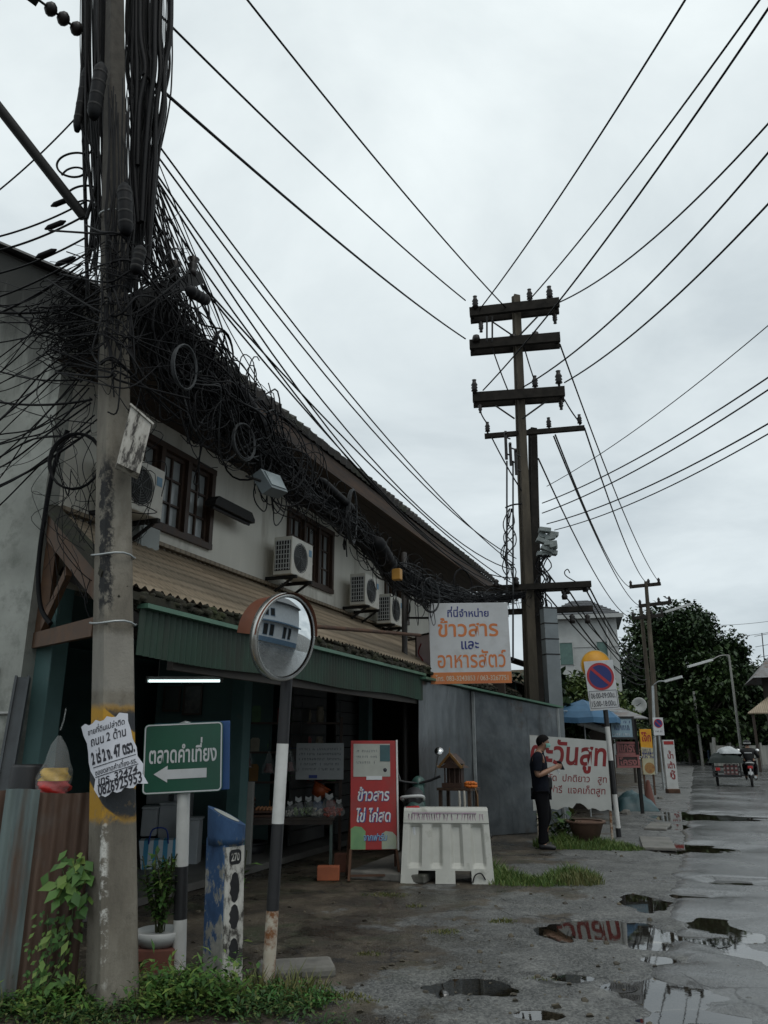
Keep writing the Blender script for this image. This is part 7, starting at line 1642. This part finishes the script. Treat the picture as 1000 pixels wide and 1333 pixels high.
b = MB(); vs, fs = grid(xs, xs, lambda x, y: max(0, math.sin(PI*x)*math.sin(PI*y))**.45*(.55+.3*mnoise.noise(Vector((x*3, y*3, 5)))+.08*mnoise.noise(Vector((x*9, y*9, 1)))))
b.add([((x-.5)*1.25, (y-.5)*1.7, z*.75) for x, y, z in vs], fs, True); o = b.build('covered_load', mat('load_tarp', (.014, .022, .019), (.008, .012, .011), 6, .7, bump=.4, spec=.25), loc=SC+Matrix.Rotation(srz, 3, 'Z')@Vector((-.82, -.1, .84)), rz=srz); tag(o, 'dark tarpaulin covered load on the sidecar', 'load')
b = MB(); b.add([((x-.5)*.7, (y-.5)*.8, z*.45) for x, y, z in vs], fs, True); tag(b.build('plastic_sack', M_foam, loc=SC+Matrix.Rotation(srz, 3, 'Z')@Vector((-.70, -.25, 1.18)), rz=srz+.4), 'pale plastic sack on top of the sidecar load', 'sack')
T = NT('plaid'); xx, yy, zz = T.sep(); 
pa = T.math('MULTIPLY', T.ramp(T.math('FRACT', T.math('MULTIPLY', xx, 7.)), [(.45, 0.), (.55, 1.)]), 1.); T.set(T.mix(pa, T.mix(T.ramp(T.math('FRACT', T.math('MULTIPLY', zz, 7.)), [(.45, 0.), (.55, 1.)]), (.24, .21, .20), (.12, .025, .025)), (.05, .03, .03)), .8)
b = MB(); b.box((0, 0, 0), (.50, .02, .38), None, .006); tag(b.build('plaid_cloth', T.m, loc=SC+Matrix.Rotation(srz, 3, 'Z')@Vector((-.66, -.88, .62)), rz=srz), 'checked red and white cloth hanging on the back of the sidecar', 'cloth')
rider('rider in black jacket and dark helmet on the sidecar motorbike seen from behind', SC+Matrix.Rotation(srz, 3, 'Z')@Vector((0, -.28, 0)), srz, M_blk, M_blk)
S2 = Vector((at(923, 987, 60).x, 60, .02)); scooter('oncoming_scooter', 'small blue scooter coming along the far road', S2, math.radians(160), mat('bike_blue', (.06, .10, .17), None, 5, .4), tail=M_tail); rider('distant rider in grey coming on the blue scooter', S2+Matrix.Rotation(math.radians(160), 3, 'Z')@Vector((0, -.28, 0)), math.radians(160), mat('jacket_grey', (.12, .14, .17), None, 6, .8), M_plw)
# building across the road (seen in the mirror)
hb_ = thing('white_house', 'white two storey house with blue grey roof across the road, reflected in the mirror', 'building', (11.6, 6.3, 0), math.radians(-21))
b = MB(); b.box((3, 0, 2.9), (6, 11, 5.8)); b.build('wall', mat('house_white', (.62, .64, .66), (.52, .54, .56), 2, .8), hb_)
M_hbl = mat('house_blue', (.12, .19, .27), (.09, .15, .22), 3, .6)
b = MB(); b.box((-.45, 0, 3.0), (1.1, 11.6, .18)); b.box((-.06, 0, .35), (.10, 11.1, .7)); b.build('blue_trim', M_hbl, hb_)
b = MB(); b.add([(-.9, -6, 5.8), (-.9, 6, 5.8), (3, 4, 8), (3, -4, 8), (7, 6, 5.8), (7, -6, 5.8)], [(0, 1, 2, 3), (3, 2, 4, 5), (1, 4, 2), (0, 3, 5), (5, 4, 1, 0)]); b.build('roof', M_gr_, hb_)
for y_ in (-3.9, -2.6, .5, 2.0):
    for z_, hh in (((1.75, 1.5), (4.3, 1.0)) if y_ < 0 else ((1.75, 1.5),)):
        b = MB(); b.box((-.03, y_, z_), (.08, .8, hh)); wn = b.build('window', M_dark, hb_); b = MB()
        for k in (-.44, .44): b.box((-.05, y_+k, z_), (.1, .07, hh+.14))
        b.box((-.05, y_, z_+hh/2+.035), (.1, .8, .07)); b.box((-.05, y_, z_-hh/2-.035), (.1, .8, .07)); b.build('frame', M_hbl, wn)
